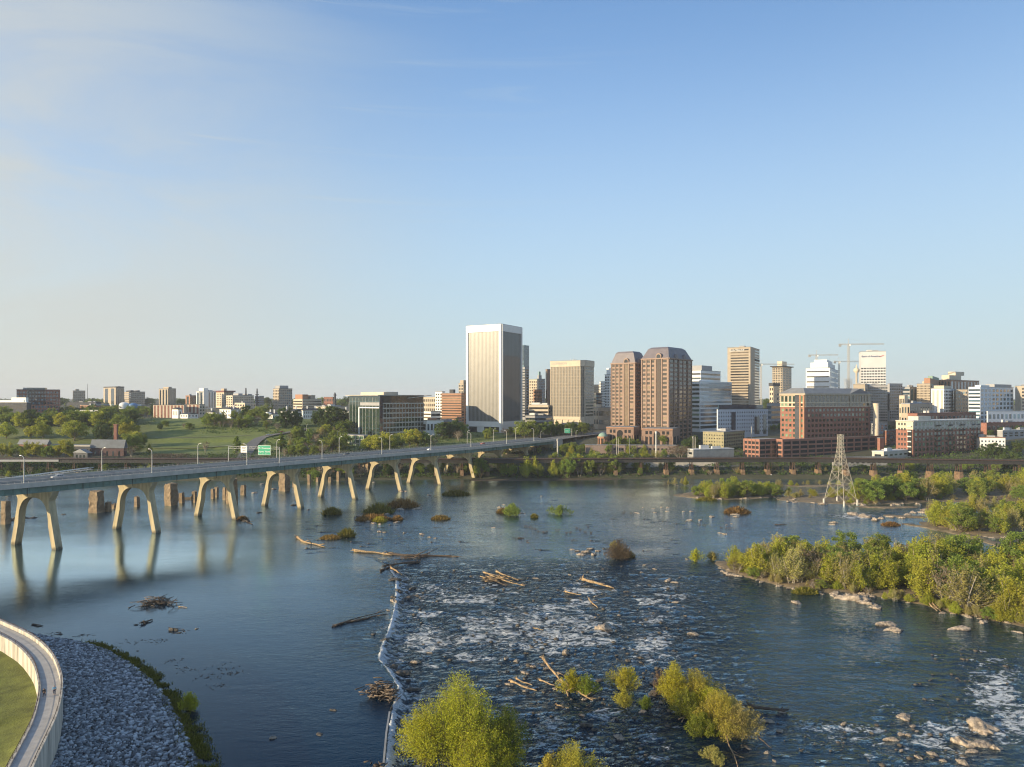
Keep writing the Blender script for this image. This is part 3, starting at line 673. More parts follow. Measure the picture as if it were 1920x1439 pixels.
for s in (-11.6, -4, 4, 12.2):
    mb = MB(); along(mb, s, s + .35, -3.8, -.46, t1=447)
    along(mb, s - .22, s, -3.8, -3.65, t1=447); along(mb, s + .35, s + .6, -3.8, -3.65, t1=447)
    if s > 10:
        for t in np.arange(T0, 440, 3.0): mb.hexa(*[[bp(t + a, s + b, dz(t) + z) for a, b in ((0, .35), (0, .55), (.12, .55), (.12, .35))] for z in (-3.65, -1.2)])
    bpart("girder", mb, m_teal)
for t in np.arange(T0 + 6, 440, 22.15): mb = MB(); mb.tube(bp(t, 12.9, dz(t) - 1), bp(t, 12.9, dz(t) - 4.6), .12, n=5); bpart("drain_pipe", mb, m_dark)
def bent(mb, zb, zt, thick):
    """arched pier frame in the plane (s along BENT, z): outer and inner outlines"""
    H = zt - zb
    n = 14; inner = []; outer = []
    zk = zt - 4.6
    def so(z): return 15.2 - 5.0 * (z / zk) if z < zk else 10.2 + 3.4 * max(0, (z - zk) / (zt - zk)) ** 1.15
    def si(z): return so(z) - 2.75
    zsp = 10.0; zs = [zb + (zsp - zb) * k / 4 for k in range(5)] if zb < zsp - 1 else [zb]
    pts = [(si(z), z, so(z), z) for z in zs]
    s0, z0 = pts[-1][0], pts[-1][1]; crown = zt - 3.3
    for k in range(1, n + 1):
        a = (math.pi / 2) * k / n
        s = s0 * max(0, math.cos(a)) ** .74; z = z0 + (crown - z0) * math.sin(a) ** .82
        f = k / n
        zo = min(zt, z + (zt - crown) * min(1, f / .5))
        if f < .6: pts.append((s, z, so(zo), zo))
        else: pts.append((s, z, so(zt) * (1 - (f - .6) / .4) + s * ((f - .6) / .4), zt))
    half = thick / 2
    for sg in (1, -1):
        for (a, az, b, bz), (c, cz_, d, dz2) in zip(pts[:-1], pts[1:]):
            q = [(a, az), (b, bz), (d, dz2), (c, cz_)]
            fr = [BENT * (sg * s) + Vector((0, 0, z)) for s, z in q]
            off = Vector((-BENT.y, BENT.x, 0)) * half
            lo = [p - off for p in fr]; hi = [p + off for p in fr]
            if sg > 0: mb.hexa(hi, lo)
            else: mb.hexa(lo, hi)
for k in range(-2, 11):
    t = 44.3 * k; c = B0 + BU * t
    zt = dz(t) - 3.8
    zg = float(terr(c.x, c.y)) if c.y > 560 else -2.5
    if zg > zt - 3: continue
    mb = MB(); bent(mb, zg if zg < 0 else zg - 1, zt, 3.0)
    o = mb.build("pier", m_pier, br); o.location = c - br.location
# abutment
mb = MB(); along(mb, -HW, HW + .4, -12, -.46, t0=446, t1=462); bpart("abutment", mb, m_concw)

# road continuing into the city
def road(name, pts, w, label, zoff=.25, mat=None, resample=6):
    P = smooth_path(pts, resample); a = offset(P, w / 2); b = offset(P, -w / 2)
    mb = MB()
    for i in range(len(P) - 1): mb.quad(*(Vector((q.x, q.y, q.z + zoff)) for q in (b[i], b[i + 1], a[i + 1], a[i])))
    o = mb.build(name, mat or m_asph); tag(o, label, None, None, "structure"); return o
def gp(px, py, dz_=0):
    p = onterr(px, py); p.z += dz_; return p
e = bp(462, 0, dz(462))
road("city_road", [e - BU * 3, e + BU * 12, e + BU * 40 + Vector((0, 0, .5)), e + BU * 80 + Vector((10, 0, 2.0)), e + BU * 130 + Vector((30, 0, 5))], 24, "road running from the bridge end into the city", .05)
road("curved_road", [gp(455, 862, .3), gp(470, 840, .3), gp(485, 826, .3), gp(505, 818, .3), gp(540, 812, .3), gp(575, 805, .3)], 11, "road curving up the lawn hill behind the bridge", .4)
for pts in ([(290, 822), (360, 821), (430, 819), (470, 817)], [(290, 843), (340, 842), (420, 838), (460, 832)]):
    road("path", [gp(x, y, .15) for x, y in pts], 2.2, "pale footpath across the terraced lawn", .2, m_concw)

# lamps on the bridge
def lamp_meshes(h, arms):
    p = MB(); p.tube((0, 0, 0), (0, 0, .5), .3, .26, 8); p.tube((0, 0, .5), (0, 0, h * .86), .19, .13, 8)
    a_ = MB(); heads = []
    for sg in arms:
        hd = MB()
        a_.path([(0, 0, h * .85), (sg * .25, 0, h * .93), (sg * .9, 0, h * .985), (sg * 1.9, 0, h)], [.13, .12, .11, .1], 6)
        hd.hexa([(sg * 1.8 - .45, -.16, h - .1), (sg * 1.8 + .45, -.16, h - .1), (sg * 1.8 + .45, .16, h - .1), (sg * 1.8 - .45, .16, h - .1)],
                [(sg * 1.8 - .35, -.1, h + .1), (sg * 1.8 + .35, -.1, h + .1), (sg * 1.8 + .35, .1, h + .1), (sg * 1.8 - .35, .1, h + .1)])
        heads.append(hd.mesh("lamp_head", m_alum))
    return [p.mesh("lamp_pole", m_steel), a_.mesh("lamp_arm", m_steel)] + heads
LM = {"l": lamp_meshes(11.5, (-1,)), "r": lamp_meshes(11.5, (1,)), "b": lamp_meshes(11.5, (-1, 1))}
def edge_t(px, s):
    q = (px - 960) / F; p = B0 + BN * s
    return (q * p.y - p.x) / (BU.x - q * BU.y)
for px, side, arm in ((45, HW + .3, "l"), (285, HW + .3, "l"), (463, HW + .3, "l"), (604, HW + .3, "l"), (716, HW + .3, "l"), (808, HW + .3, "b"), (883, HW + .3, "l"), (950, HW + .3, "l"), (1001, HW + .3, "l"),
                     (191, -HW - .2, "r"), (371, -HW - .2, "r"), (519, -HW - .2, "r"), (636, -HW - .2, "r"), (731, -HW - .2, "r"), (876, -HW - .2, "r"), (925, -HW - .2, "r"), (967, -HW - .2, "r")):
    t = edge_t(px, side); base = bp(t, side, dz(t) + .92)
    r = empty("street_lamp", base); r.rotation_euler = (0, 0, math.atan2(-.25, 1))
    for nme, me in zip(("pole", "arm", "lamp_head", "lamp_head"), LM[arm]): link(nme, me, r)
    r["look"] = "double-armed grey" if arm == "b" else ("grey" if side > 0 else "tall grey")
    member("lampnear" if side > 0 else "lampfar", r, px)
for px, py, h in ((497, 848, 11), (633, 826, 9), (1080, 826, 10), (1013, 826, 9), (575, 812, 9), (600, 800, 9), (440, 846, 9)):
    p = gp(px, py); r = empty("street_lamp", p)
    for nme, me in zip(("pole", "arm", "lamp_head"), LM["r"]): 
        o = link(nme, me, r); o.scale = (h / 11.5,) * 3
    member("lampland", r, px)

# sign gantry and road signs
tg = (edge_t(430, -HW), edge_t(522, HW)); pL = bp(tg[0], -HW - .8, dz(tg[0]) - .2); pR = bp(tg[1], HW + .9, dz(tg[1]) - .2)
gz = pL.z + 9.2
g = empty("sign_gantry", pL, "grey steel truss gantry spanning the bridge carriageway", "sign gantry")
def gpart(name, mb, mat):
    o = mb.build(name, mat, g); o.location = -g.location; return o
for p in (pL, pR):
    mb = MB(); mb.tube(p - Vector((0, 0, 1.2)), (p.x, p.y, gz + .6), .2, .17, 8); gpart("post", mb, m_steel)
mb = MB(); A = Vector((pL.x, pL.y, gz)); B_e = Vector((pR.x, pR.y, gz))
for dz_ in (-.6, .6): mb.tube(A + Vector((0, 0, dz_)), B_e + Vector((0, 0, dz_)), .09, n=5)
for k in range(16):
    a = A.lerp(B_e, k / 16); b = A.lerp(B_e, (k + 1) / 16); sg = .6 if k % 2 else -.6
    mb.tube(a + Vector((0, 0, sg)), b + Vector((0, 0, -sg)), .05, n=4)
gpart("truss", mb, m_steel)
def text(name, body, size, mat, parent, loc, rot, align='CENTER'):
    cu = bpy.data.curves.new(name, 'FONT'); cu.body = body; cu.size = size; cu.extrude = .02; cu.align_x = align; cu.align_y = 'CENTER'; cu.materials.append(mat)
    t_ = bpy.data.objects.new(name, cu); COL.objects.link(t_); dg = bpy.context.evaluated_depsgraph_get(); me = bpy.data.meshes.new_from_object(t_.evaluated_get(dg)); bpy.data.objects.remove(t_)
    o = bpy.data.objects.new(name, me); COL.objects.link(o); o.parent = parent; o.location = loc; o.rotation_euler = rot; return o
def signboard(px0, px1, py0, py1, back, mat, label, lines):
    c0 = (px0 + px1) / 2; fr = (c0 - 430) / (522 - 430); c = A.lerp(B_e, fr) ; Y = c.y - .4
    x0 = (px0 - 960) / F * Y; x1 = (px1 - 960) / F * Y; z0 = zpx(py1, Y); z1 = zpx(py0, Y)
    r = empty("road_sign", ((x0 + x1) / 2, Y, (z0 + z1) / 2), label, "road sign"); r.rotation_euler = (0, 0, R(-14))
    w, h = x1 - x0, z1 - z0
    mb = MB(); mb.box((0, 0, 0), (w + .3, .08, h + .3)); mb.build("border", m_white, r)
    mb = MB(); mb.box((0, -.055, 0), (w, .05, h)); mb.build("panel", mat, r)
    for (s, x, z, sz) in lines: text("lettering", s, sz * h, m_white if mat is m_sign else m_void, r, (x * w, -.1, z * h), (R(90), 0, 0))
    mb = MB(); mb.box((-w * .3, .25, 0), (.12, .5, h)); mb.box((w * .3, .25, 0), (.12, .5, h)); mb.build("bracket", m_steel, r)
signboard(483, 508.5, 836, 853, 0, m_sign, "large green overhead direction sign with white lettering on the gantry", [("195  Downtown", 0, .22, .26), ("Expwy  North", 0, -.16, .26), ("↑    ↑", 0, -.40, .2)])
signboard(451, 464, 837, 848.5, 0, m_white, "small white overhead sign on the gantry left of the green sign", [("KEEP", 0, .2, .34), ("LEFT", 0, -.22, .34)])
Yq = 735; r = empty("road_sign", at(1066, Yq, zpx(830, Yq)), "green highway sign on a side pole at the city end of the bridge", "road sign")
hq = zpx(804, Yq) - zpx(830, Yq)
mb = MB(); mb.tube((3.5, .4, -1), (3.5, .4, hq), .22, .18, 8); mb.tube((3.5, .4, hq - 3), (-2.5, .4, hq - 3), .12, n=6); mb.build("post", m_steel, r)
mb = MB(); mb.box((-1.2, .1, hq - 2.3), (6.2, .1, 4.9)); mb.build("border", m_white, r)
mb = MB(); mb.box((-1.2, .02, hq - 2.3), (5.9, .08, 4.6)); mb.build("panel", m_sign, r)
text("lettering", "Canal St", 1.25, m_white, r, (-1.2, -.05, hq - 1.7), (R(90), 0, 0)); text("lettering", "EXIT ONLY", .8, m_white, r, (-1.2, -.05, hq - 3.4), (R(90), 0, 0))

# ------------------------------------------------------------------ vehicles
m_tyre = M("tyre rubber", (.02, .02, .02), .9); m_lamp = M("headlamp lens", (.75, .75, .72), .15)
def car_meshes(kind):
    L_, W_, H_ = {"suv": (4.9, 1.95, 1.8), "sedan": (4.6, 1.8, 1.45), "van": (5.6, 2.0, 2.3)}[kind]
    prof = {"suv": [(-.5, .3), (-.5, .56), (-.47, .62), (-.2, .64), (-.1, .95), (.02, 1), (.42, .98), (.49, .62), (.5, .32)],
            "sedan": [(-.5, .3), (-.5, .5), (-.46, .58), (-.2, .64), (-.06, .97), (.1, 1), (.26, .96), (.4, .68), (.49, .62), (.5, .32)],
            "van": [(-.5, .25), (-.5, .45), (-.46, .52), (-.34, .56), (-.24, .96), (-.1, 1), (.49, .99), (.5, .25)]}[kind]
    P = [(x * L_, z * H_) for x, z in prof]; n = len(P)
    mb = MB(); hw = W_ / 2
    def wd(z): return hw * (1 if z < .62 * H_ else 1 - .22 * (z - .62 * H_) / (.38 * H_))
    for sg in (-1, 1):
        k = len(mb.v); mb.v += [(x, sg * wd(z), z) for x, z in P]
        f = tuple(range(k, k + n)); mb.f.append(f if sg < 0 else f[::-1]); mb.m.append(0)
    for i in range(n):
        j = (i + 1) % n; mb.f.append((i, n + i, n + j, j)); mb.m.append(0)
    gl = MB(); z0, z1 = .66 * H_, .93 * H_
    top = [p for p in P if p[1] > .9 * H_]; xa, xb = min(p[0] for p in top), max(p[0] for p in top)
    for sg in (-1, 1):
        xs_ = np.linspace(xa + .1, xb - .05, 4)
        for a, b in zip(xs_[:-1], xs_[1:]):
            q = [(a + .05, sg * (wd(z0) + .012), z0), (b - .05, sg * (wd(z0) + .012), z0), (b - .05, sg * (wd(z1) + .012), z1), (a + .05, sg * (wd(z1) + .012), z1)]
            gl.quad(*(q if sg < 0 else q[::-1]))
    wsx0, wsx1 = [p for p in P if p[1] >= .55 * H_ and p[0] < 0][-3][0], xa
    ws = MB(); i = next(i for i, p in enumerate(P) if p[1] > .9 * H_); (xb0, zb0), (xt, zt) = P[i - 1], P[i]
    ws.quad((xb0 - .02, -hw * .85, zb0 + .06), (xt - .03, -hw * .72, zt - .03), (xt - .03, hw * .72, zt - .03), (xb0 - .02, hw * .85, zb0 + .06))
    wh = MB(); r_ = .34; wh.tube((0, -.12, 0), (0, .12, 0), r_, n=14)
    rim = MB(); rim.tube((0, -.13, 0), (0, .13, 0), r_ * .58, n=10)
    hl = MB(); hl.box((0, 0, 0), (.06, .36, .14))
    return dict(body=mb, side=gl.mesh("side_window", m_glass), front=ws.mesh("windscreen", m_glass), wheel=wh.mesh("wheel", m_tyre), rim=rim.mesh("rim", m_steel), head=hl.mesh("headlight", m_lamp), dim=(L_, W_, H_, r_), base=min(p[1] for p in P))
CM = {k: car_meshes(k) for k in ("suv", "sedan", "van")}
PAINT = {n: M(n + " car paint", c, .3, .03, 1, ior=1.6) for n, c in (("white", (.7, .7, .69)), ("silver", (.42, .42, .43)), ("dark grey", (.06, .065, .07)), ("red", (.3, .03, .02)), ("blue", (.05, .09, .2)), ("black", (.02, .02, .022)))}
CBODY = {}
def car(kind, paint, loc, rz, label=None, group=None, name="parked_car", cat="car"):
    c = CM[kind]; L_, W_, H_, r_ = c["dim"]
    if (kind, paint) not in CBODY: CBODY[kind, paint] = c["body"].mesh("car_body", PAINT[paint])
    r = empty(name, loc, label, cat, group); r.rotation_euler = (0, 0, rz)
    link("body", CBODY[kind, paint], r); link("side_window", c["side"], r); link("windscreen", c["front"], r)
    for sx_ in (-.3, .3):
        for sy_ in (-1, 1):
            w = link("wheel", c["wheel"], r, (sx_ * L_, sy_ * (W_ / 2 - .1), r_)); link("rim", c["rim"], w)
    for sy_ in (-1, 1): link("headlight", c["head"], r, (-L_ / 2 - .01, sy_ * W_ * .33, .45 * H_))
    return r
ang = math.atan2(BU.y, BU.x)
def bridge_car(px, s, kind, paint, label, name="car"):
    t = edge_t(px, s); car(kind, paint, bp(t, s, dz(t) + .01), ang if s < 0 else ang + math.pi, label, "cars crossing the bridge", name)
bridge_car(108, -3.5, "suv", "silver", "silver car with sunlit nose driving on the left end of the bridge")
bridge_car(806, 5.0, "sedan", "white", "white car beside the double-armed lamp on the bridge")
bridge_car(650, -8.0, "sedan", "dark grey", "dark grey car on the far lane of the middle bridge")
bridge_car(905, -5.0, "suv", "red", "small red car near the city end of the bridge")
tt = -7.0
cars = [(1214, 857, "van", "white"), (1221, 856, "sedan", "silver"), (1228, 857, "sedan", "white"), (1234, 856, "suv", "white"), (1240, 857, "sedan", "dark grey"), (1246, 857, "sedan", "white"), (1253, 858, "suv", "silver"), (1186, 857, "sedan", "white"), (1117, 854, "van", "white"), (1124, 855, "sedan", "blue")]
for i, (px, py, k, c) in enumerate(cars):
    o = car(k, c, gp(px, py, .05), 1.2 + .2 * (i % 3)); o["look"] = c; member("cars", o, px)
o = car("van", "white", gp(682, 846, .1), .6, "white van parked in the green below the glass office block", None, "parked_van", "van")
for i, (px, py, c) in enumerate(((503, 818, "white"), (527, 813, "red"), (555, 808, "silver"))):
    o = car("sedan", c, gp(px, py, .75), .5); o["look"] = c; member("roadcars", o, px)

# ------------------------------------------------------------------ low footbridge left of the road bridge
a = Vector((-356, 430, 9.0)); b = Vector((-335, 552, 9.0)); d = (b - a).normalized(); n = Vector((d.y, -d.x, 0))
fb = empty("footbridge", (a.x, a.y, 0), "low pale footbridge with white handrail beyond the road bridge", "footbridge")
def fbp(name, mb, mat):
    o = mb.build(name, mat, fb); o.location = -fb.location; return o
Z = Vector((0, 0, 1))
mb = MB(); mb.hexa([a + n * 2 - Z * .5, b + n * 2 - Z * .5, b - n * 2 - Z * .5, a - n * 2 - Z * .5][::-1], [a + n * 2, b + n * 2, b - n * 2, a - n * 2][::-1]); fbp("deck", mb, m_concg)
for s in (2, -2):
    mb = MB(); mb.tube(a + n * s + Z * 1.25, b + n * s + Z * 1.25, .22, n=6)
    for k in range(40): p = a.lerp(b, k / 40) + n * s; mb.tube(p, p + Z * 1.2, .05, n=4)
    fbp("handrail", mb, m_white)
for k in range(6):
    p = a.lerp(b, (k + .4) / 6); mb = MB(); mb.box((p.x, p.y, 3), (3.5, 2.2, 11), math.atan2(d.y, d.x)); fbp("pier", mb, m_stone)

# ------------------------------------------------------------------ railway viaduct along the north bank
VP = [Vector((-560, 566, 16.2)), Vector((-330, 566, 16.2)), Vector((0, 570, 15.6)), Vector((250, 574, 16.2)), Vector((330, 560, 16.2)), Vector((460, 540, 16.4))]
def vpt(x):
    xs_ = [p.x for p in VP]; return Vector((x, float(np.interp(x, xs_, [p.y for p in VP])), float(np.interp(x, xs_, [p.z for p in VP]))))
va = empty("railway_viaduct", (0, 570, 0), "long dark steel railway viaduct on stone piers along the far bank", "viaduct")
def vpart(name, mb, mat):
    o = mb.build(name, mat, va); o.location = -va.location; return o
def vrun(mb, x0, x1, y0, y1, z0, z1):
    q = list(np.linspace(x0, x1, 40))
    for i in range(39):
        p, r_ = vpt(q[i]), vpt(q[i + 1])
        mb.hexa([(p.x, p.y + y0, p.z + z0), (r_.x, r_.y + y0, r_.z + z0), (r_.x, r_.y + y1, r_.z + z0), (p.x, p.y + y1, p.z + z0)],
                [(p.x, p.y + y0, p.z + z1), (r_.x, r_.y + y0, r_.z + z1), (r_.x, r_.y + y1, r_.z + z1), (p.x, p.y + y1, p.z + z1)])
mb = MB(); vrun(mb, -552, -368, -3.4, 3.4, -2.3, -.2); vpart("girder", mb, m_grey)
mb = MB(); vrun(mb, -368, 455, -3, 3, -3.2, -.2)
for x in np.arange(-366, 455, 2.2): p = vpt(x); mb.box((p.x, p.y - 3.05, p.z - 1.4), (.25, .12, 2.3))
vpart("girder", mb, m_dark)
mb = MB(); vrun(mb, -552, 455, -4.2, 4.2, -.2, .25); vpart("track_deck", mb, m_rust)
mb = MB()
for s in (-4, 4):
    for z in (.8, 1.3): mb.path([vpt(x) + Vector((0, s, z)) for x in np.linspace(-552, 455, 40)], .05, 4)
    for x in np.arange(-552, 455, 2.5): p = vpt(x); mb.tube((p.x, p.y + s, p.z + .2), (p.x, p.y + s, p.z + 1.35), .05, n=4)
vpart("railing", mb, m_dark)
for i, x in enumerate(np.arange(-545, 455, 21.0)):
    p = vpt(x)
    mb = MB(); zt_ = p.z - 2.6; zb_ = 6.5
    mb.hexa([(x - 1.9, p.y - 4, -3), (x + 1.9, p.y - 4, -3), (x + 1.9, p.y + 4, -3), (x - 1.9, p.y + 4, -3)], [(x - 1.4, p.y - 3.4, zb_), (x + 1.4, p.y - 3.4, zb_), (x + 1.4, p.y + 3.4, zb_), (x - 1.4, p.y + 3.4, zb_)])
    pr = vpart("pier", mb, m_stoned)
    mb = MB()
    for sx_ in (-1, 1):
        for sy_ in (-1, 1): mb.tube((x + sx_ * .9, p.y + sy_ * 2.9, zb_), (x + sx_ * .6, p.y + sy_ * 2.2, zt_), .3, .3, 6)
    for sy_ in (-1, 1): mb.tube((x - .8, p.y + sy_ * 2.9, zb_ + 1), (x + .7, p.y + sy_ * 2.4, zt_ - 1), .15, n=4); mb.tube((x + .8, p.y + sy_ * 2.9, zb_ + 1), (x - .7, p.y + sy_ * 2.4, zt_ - 1), .15, n=4)
    o = mb.build("steel_bent", m_rust, pr); 

# ------------------------------------------------------------------ stone pier ruins
def ruin(px0, px1, py0, py1, depth=.9, seed=0):
    p = gnd((px0 + px1) / 2, py1, 0); w = (px1 - px0) / F * p.y; h = (py1 - py0) / F * p.y * 1.02; d = max(1.5, w * depth)
    rr = random.Random(seed); mb = MB(); nl = max(2, int(h / 1.6)); ng = 10
    k0 = len(mb.v); base = [(-.5, -.5), (-.2, -.5), (.2, -.5), (.5, -.5), (.5, 0), (.5, .5), (.2, .5), (-.2, .5), (-.5, .5), (-.5, 0)]
    for l in range(nl + 1):
        f = l / nl; z = -1.5 + (h + 1.5) * f; tp = 1 - .12 * f
        for (bx, by) in base: mb.v.append((bx * w * tp + rr.uniform(-.07, .07) * w, by * d * tp + rr.uniform(-.05, .05) * d, z + (rr.uniform(-.4, .35) if l == nl else rr.uniform(-.1, .1))))
    for l in range(nl):
        for i in range(ng):
            j = (i + 1) % ng; a_ = k0 + l * ng; mb.f.append((a_ + i, a_ + j, a_ + ng + j, a_ + ng + i)); mb.m.append(0)
    mb.f.append(tuple(k0 + nl * ng + i for i in range(ng))); mb.m.append(0)
    o = mb.build("stone_pier", m_stone, None, (p.x, p.y + d / 2, 0)); o.rotation_euler = (0, 0, rr.uniform(-.5, -.2))
    o["look"] = "large square" if w > 4.2 else ("tall slim" if h > 2.2 * w else "stubby")
    member("ruins", o, (px0 + px1) / 2)
for i, q in enumerate([(0, 13, 942, 984), (166, 186, 923, 963), (196, 205, 943, 960), (208, 216, 946, 955), (251, 259, 932, 951), (307, 326, 909, 949), (335, 343, 925, 944), (359, 367, 922, 943), (395, 401, 918, 936), (402, 408, 914, 933), (417, 424, 915, 938),
                       (424, 440, 900, 946), (451, 459, 911, 929), (523, 539, 885, 922), (548, 555, 904, 913), (576, 582, 891, 909), (592, 598, 896, 904), (615, 621, 895, 905), (631, 637, 885, 903), (647, 652, 885, 902), (680, 694, 868, 897)]): ruin(*q, seed=i)
mb = MB(); p = gnd(345, 937); mb.box((p.x, p.y, .5), (9, 1.5, 1.8), .2); mb.box((p.x + 5, p.y + 2, .9), (3, 1.8, 2.0), .5); mb.box((p.x - 3.5, p.y - .5, .2), (3, 2.5, 1.4), .8)
tag(mb.build("stone_rubble", m_stone), "low dark line of broken masonry between the old stone piers", "ruined wall")
# ------------------------------------------------------------------ trees
def leaf_quads(P, size, rng, flat=0.0):
    n = len(P)
    a = rng.normal(size=(n, 3)); a[:, 2] *= (1 - flat); a /= np.linalg.norm(a, axis=1, keepdims=True)
    b = rng.normal(size=(n, 3)); b -= a * np.sum(a * b, 1, keepdims=True); b /= np.linalg.norm(b, axis=1, keepdims=True)
    s = (size * (.55 + .9 * rng.random((n, 1))))
    u = a * s * .62; v = b * s * .36
    V = np.stack([P - u, P + v - u * .1, P + u, P - v - u * .1], 1).reshape(-1, 3)
    return V, np.arange(4 * n).reshape(-1, 4)
def grow(seed, H, Rr, z0=.25, ncl=40, nlf=60, leaf=.5, clr=.28, stems=1, top=.0, trunk=.022, lmat=None, bark=None, up=0.0, upright=False, limbs=True):
    """returns (trunk mesh, crown mesh) of a tree H tall with crown radius Rr"""
    rng = np.random.default_rng(seed); mb = MB()
    paths = []
    for s in range(stems):
        a = rng.random() * 6.28; lean = (.05 if stems == 1 else .3 + .3 * rng.random()) * H * (1 if not upright else .55)
        b = Vector((math.cos(a) * (0 if stems == 1 else .04 * H), math.sin(a) * (0 if stems == 1 else .04 * H), -.5))
        tip = Vector((math.cos(a) * lean, math.sin(a) * lean, H * (.8 if stems == 1 else .62 + .2 * rng.random())))
        mid = b.lerp(tip, .5) + Vector((rng.normal() * .03 * H, rng.normal() * .03 * H, 0)); mid.x *= .8; mid.y *= .8
        pts = [b, b.lerp(mid, .5) + Vector((rng.normal(), rng.normal(), 0)) * .012 * H, mid, mid.lerp(tip, .5) + Vector((rng.normal(), rng.normal(), 0)) * .02 * H, tip]
        r0 = H * trunk * (1 if stems == 1 else .55)
        mb.path(pts, [r0 * 1.25, r0, r0 * .75, r0 * .5, r0 * .12], 6); paths.append(pts)
    lobes = rng.normal(size=(7, 3)); lobes /= np.linalg.norm(lobes, axis=1, keepdims=True); lw = .75 + .5 * rng.random(7)
    C = []
    zc = H * (z0 + 1) / 2; hz = H * (1 - z0) / 2
    while len(C) < ncl:
        d = rng.normal(size=3); d /= np.linalg.norm(d); k = rng.random() ** .38
        w = 1 + .28 * np.max((lobes @ d - .55) * 2 * lw)
        p = d * k * w
        if p[2] < -.55 and rng.random() < .55: continue
        rx = Rr * (1 - top * max(0, p[2])); C.append((p[0] * rx, p[1] * rx, zc + p[2] * hz * .93))
    C = np.array(C)
    for c in C:
        pts = paths[rng.integers(len(paths))] if stems == 1 else min(paths, key=lambda q: (q[3] - Vector(c)).length)
        f = np.clip((c[2] / H) * .85 - .12, .15, .92) * (len(pts) - 1); i = min(int(f), len(pts) - 2)
        s = pts[i].lerp(pts[i + 1], f - i); c_ = Vector(c); m_ = s.lerp(c_, .55) + Vector((0, 0, -.04 * H * (1 if not upright else -.3)))
        if limbs: mb.path([s, m_, c_], [H * trunk * .32, H * trunk * .2, H * trunk * .05], 3)
        if limbs and rng.random() < .8:
            for _ in range(3):
                e_ = c_ + Vector(rng.normal(size=3)) * Rr * clr * .8 + Vector((0, 0, Rr * clr * .4)); mb.tube(m_.lerp(c_, .5), e_, H * trunk * .09, H * trunk * .03, 3, caps=False)
    rad = Rr * clr
    P = []
    for c in C:
        n = int(nlf * (.6 + .8 * rng.random())); d = rng.normal(size=(n, 3)); d /= np.linalg.norm(d, axis=1, keepdims=True)
        r_ = rad * (.65 + .6 * rng.random()) * rng.random((n, 1)) ** .5
        q = d * r_; q[:, 2] *= (.75 + up); P.append(c + q)
    P = np.concatenate(P); P = P[P[:, 2] > .3]
    V, Q = leaf_quads(P, leaf, rng)
    tint = np.clip(rng.normal(.5, .22, len(Q)), 0, 1)
    return mb.mesh("trunk", bark or m_bark), npmesh("crown", V, Q, lmat, {"tint": tint})
def shoots(seed, H, Rr, n=60, nl=40, leaf=.2, sig=.3, spread=.5, base=.25, trunk=.012, lmat=None, bark=None, low=.15, droop=0.0, main=5):
    """feathery multi-stemmed plant: n upright shoots on a few stems, leaves strung along every shoot"""
    rng = np.random.default_rng(seed); mb = MB(); P = []
    stems = []
    for s in range(main):
        a = rng.random() * 6.28; r0 = base * Rr * rng.random() ** .5; k = rng.uniform(.3, .8) * Rr
        b = Vector((math.cos(a) * r0, math.sin(a) * r0, -.4)); tip = Vector((math.cos(a) * k, math.sin(a) * k, H * rng.uniform(.55, .85)))
        m = b.lerp(tip, .5); m.x *= .75; m.y *= .75; mb.path([b, m, tip], [H * trunk, H * trunk * .7, H * trunk * .2], 5); stems.append((b, m, tip))
    lob = rng.uniform(0, 6.28, 3); la = rng.uniform(.15, .38, 3)
    for i in range(n):
        a = rng.random() * 6.28; q = rng.random() ** .55
        rr = Rr * q * (1 + sum(la[j] * math.cos((j + 2) * a + lob[j]) for j in range(3)))
        top = H * (1 - .6 * q ** 2.0) * rng.uniform(.6, 1.06)
        e = np.array([math.cos(a) * rr, math.sin(a) * rr, top])
        L_ = H * rng.uniform(.28, .55); out = spread * q
        s0 = e - L_ * np.array([math.cos(a) * out, math.sin(a) * out, 1.0]); s0[2] = max(s0[2], low * H * rng.uniform(.4, 1.4))
        st = min(stems, key=lambda t: (t[1] - Vector(s0)).length); anc = st[0].lerp(st[1], .7) if s0[2] < .3 * H else st[1]
        mb.path([anc, Vector(s0), Vector(e)], [H * trunk * .35, H * trunk * .22, H * trunk * .05], 3)
        if rng.random() < .07: continue
        t = rng.random(nl) ** .8; bow = np.array([math.cos(a), math.sin(a), 0]) * (t * (1 - t))[:, None] * L_ * .25
        pts = s0 + (e - s0) * t[:, None] + bow + rng.normal(size=(nl, 3)) * sig * (1.15 - .75 * t)[:, None]
        P.append(pts)
    P = np.concatenate(P); P = P[P[:, 2] > .15]; V, Q = leaf_quads(P, leaf, rng)
    return mb.mesh("trunk", bark or m_bark), npmesh("crown", V, Q, lmat, {"tint": np.clip(rng.normal(.5, .17, len(Q)), 0, 1)})
# unit kinds; heights given are the heights they are built at
KIND = {}
def kind(name, n, look, **kw):
    KIND[name] = ([grow(hash_(name) + 31 * i, **kw) for i in range(n)], kw["H"], look)
def hash_(s): return sum(ord(c) * (i + 3) for i, c in enumerate(s)) % 9973
KIND["yel"] = ([shoots(900 + i, 14, 4.3 + .3 * (i % 3), n=190, nl=42, leaf=.40, sig=.55, spread=.75, lmat=lf_yel, bark=(m_bark, m_barkp)[i % 2]) for i in range(5)], 14, "yellow-green")
kind("mid", 5, "mid-green", H=14, Rr=4.8, z0=.14, ncl=60, nlf=110, leaf=.45, clr=.30, stems=2, lmat=lf_mid, up=.15)
KIND["oli"] = ([shoots(950 + i, 14, 4.0, n=150, nl=28, leaf=.34, sig=.45, spread=.7, lmat=lf_oli, bark=m_barkp, low=.25) for i in range(4)], 14, "olive-brown")
kind("dark", 3, "dark green", H=14, Rr=6.0, z0=.05, ncl=70, nlf=120, leaf=.55, clr=.28, lmat=lf_dark)
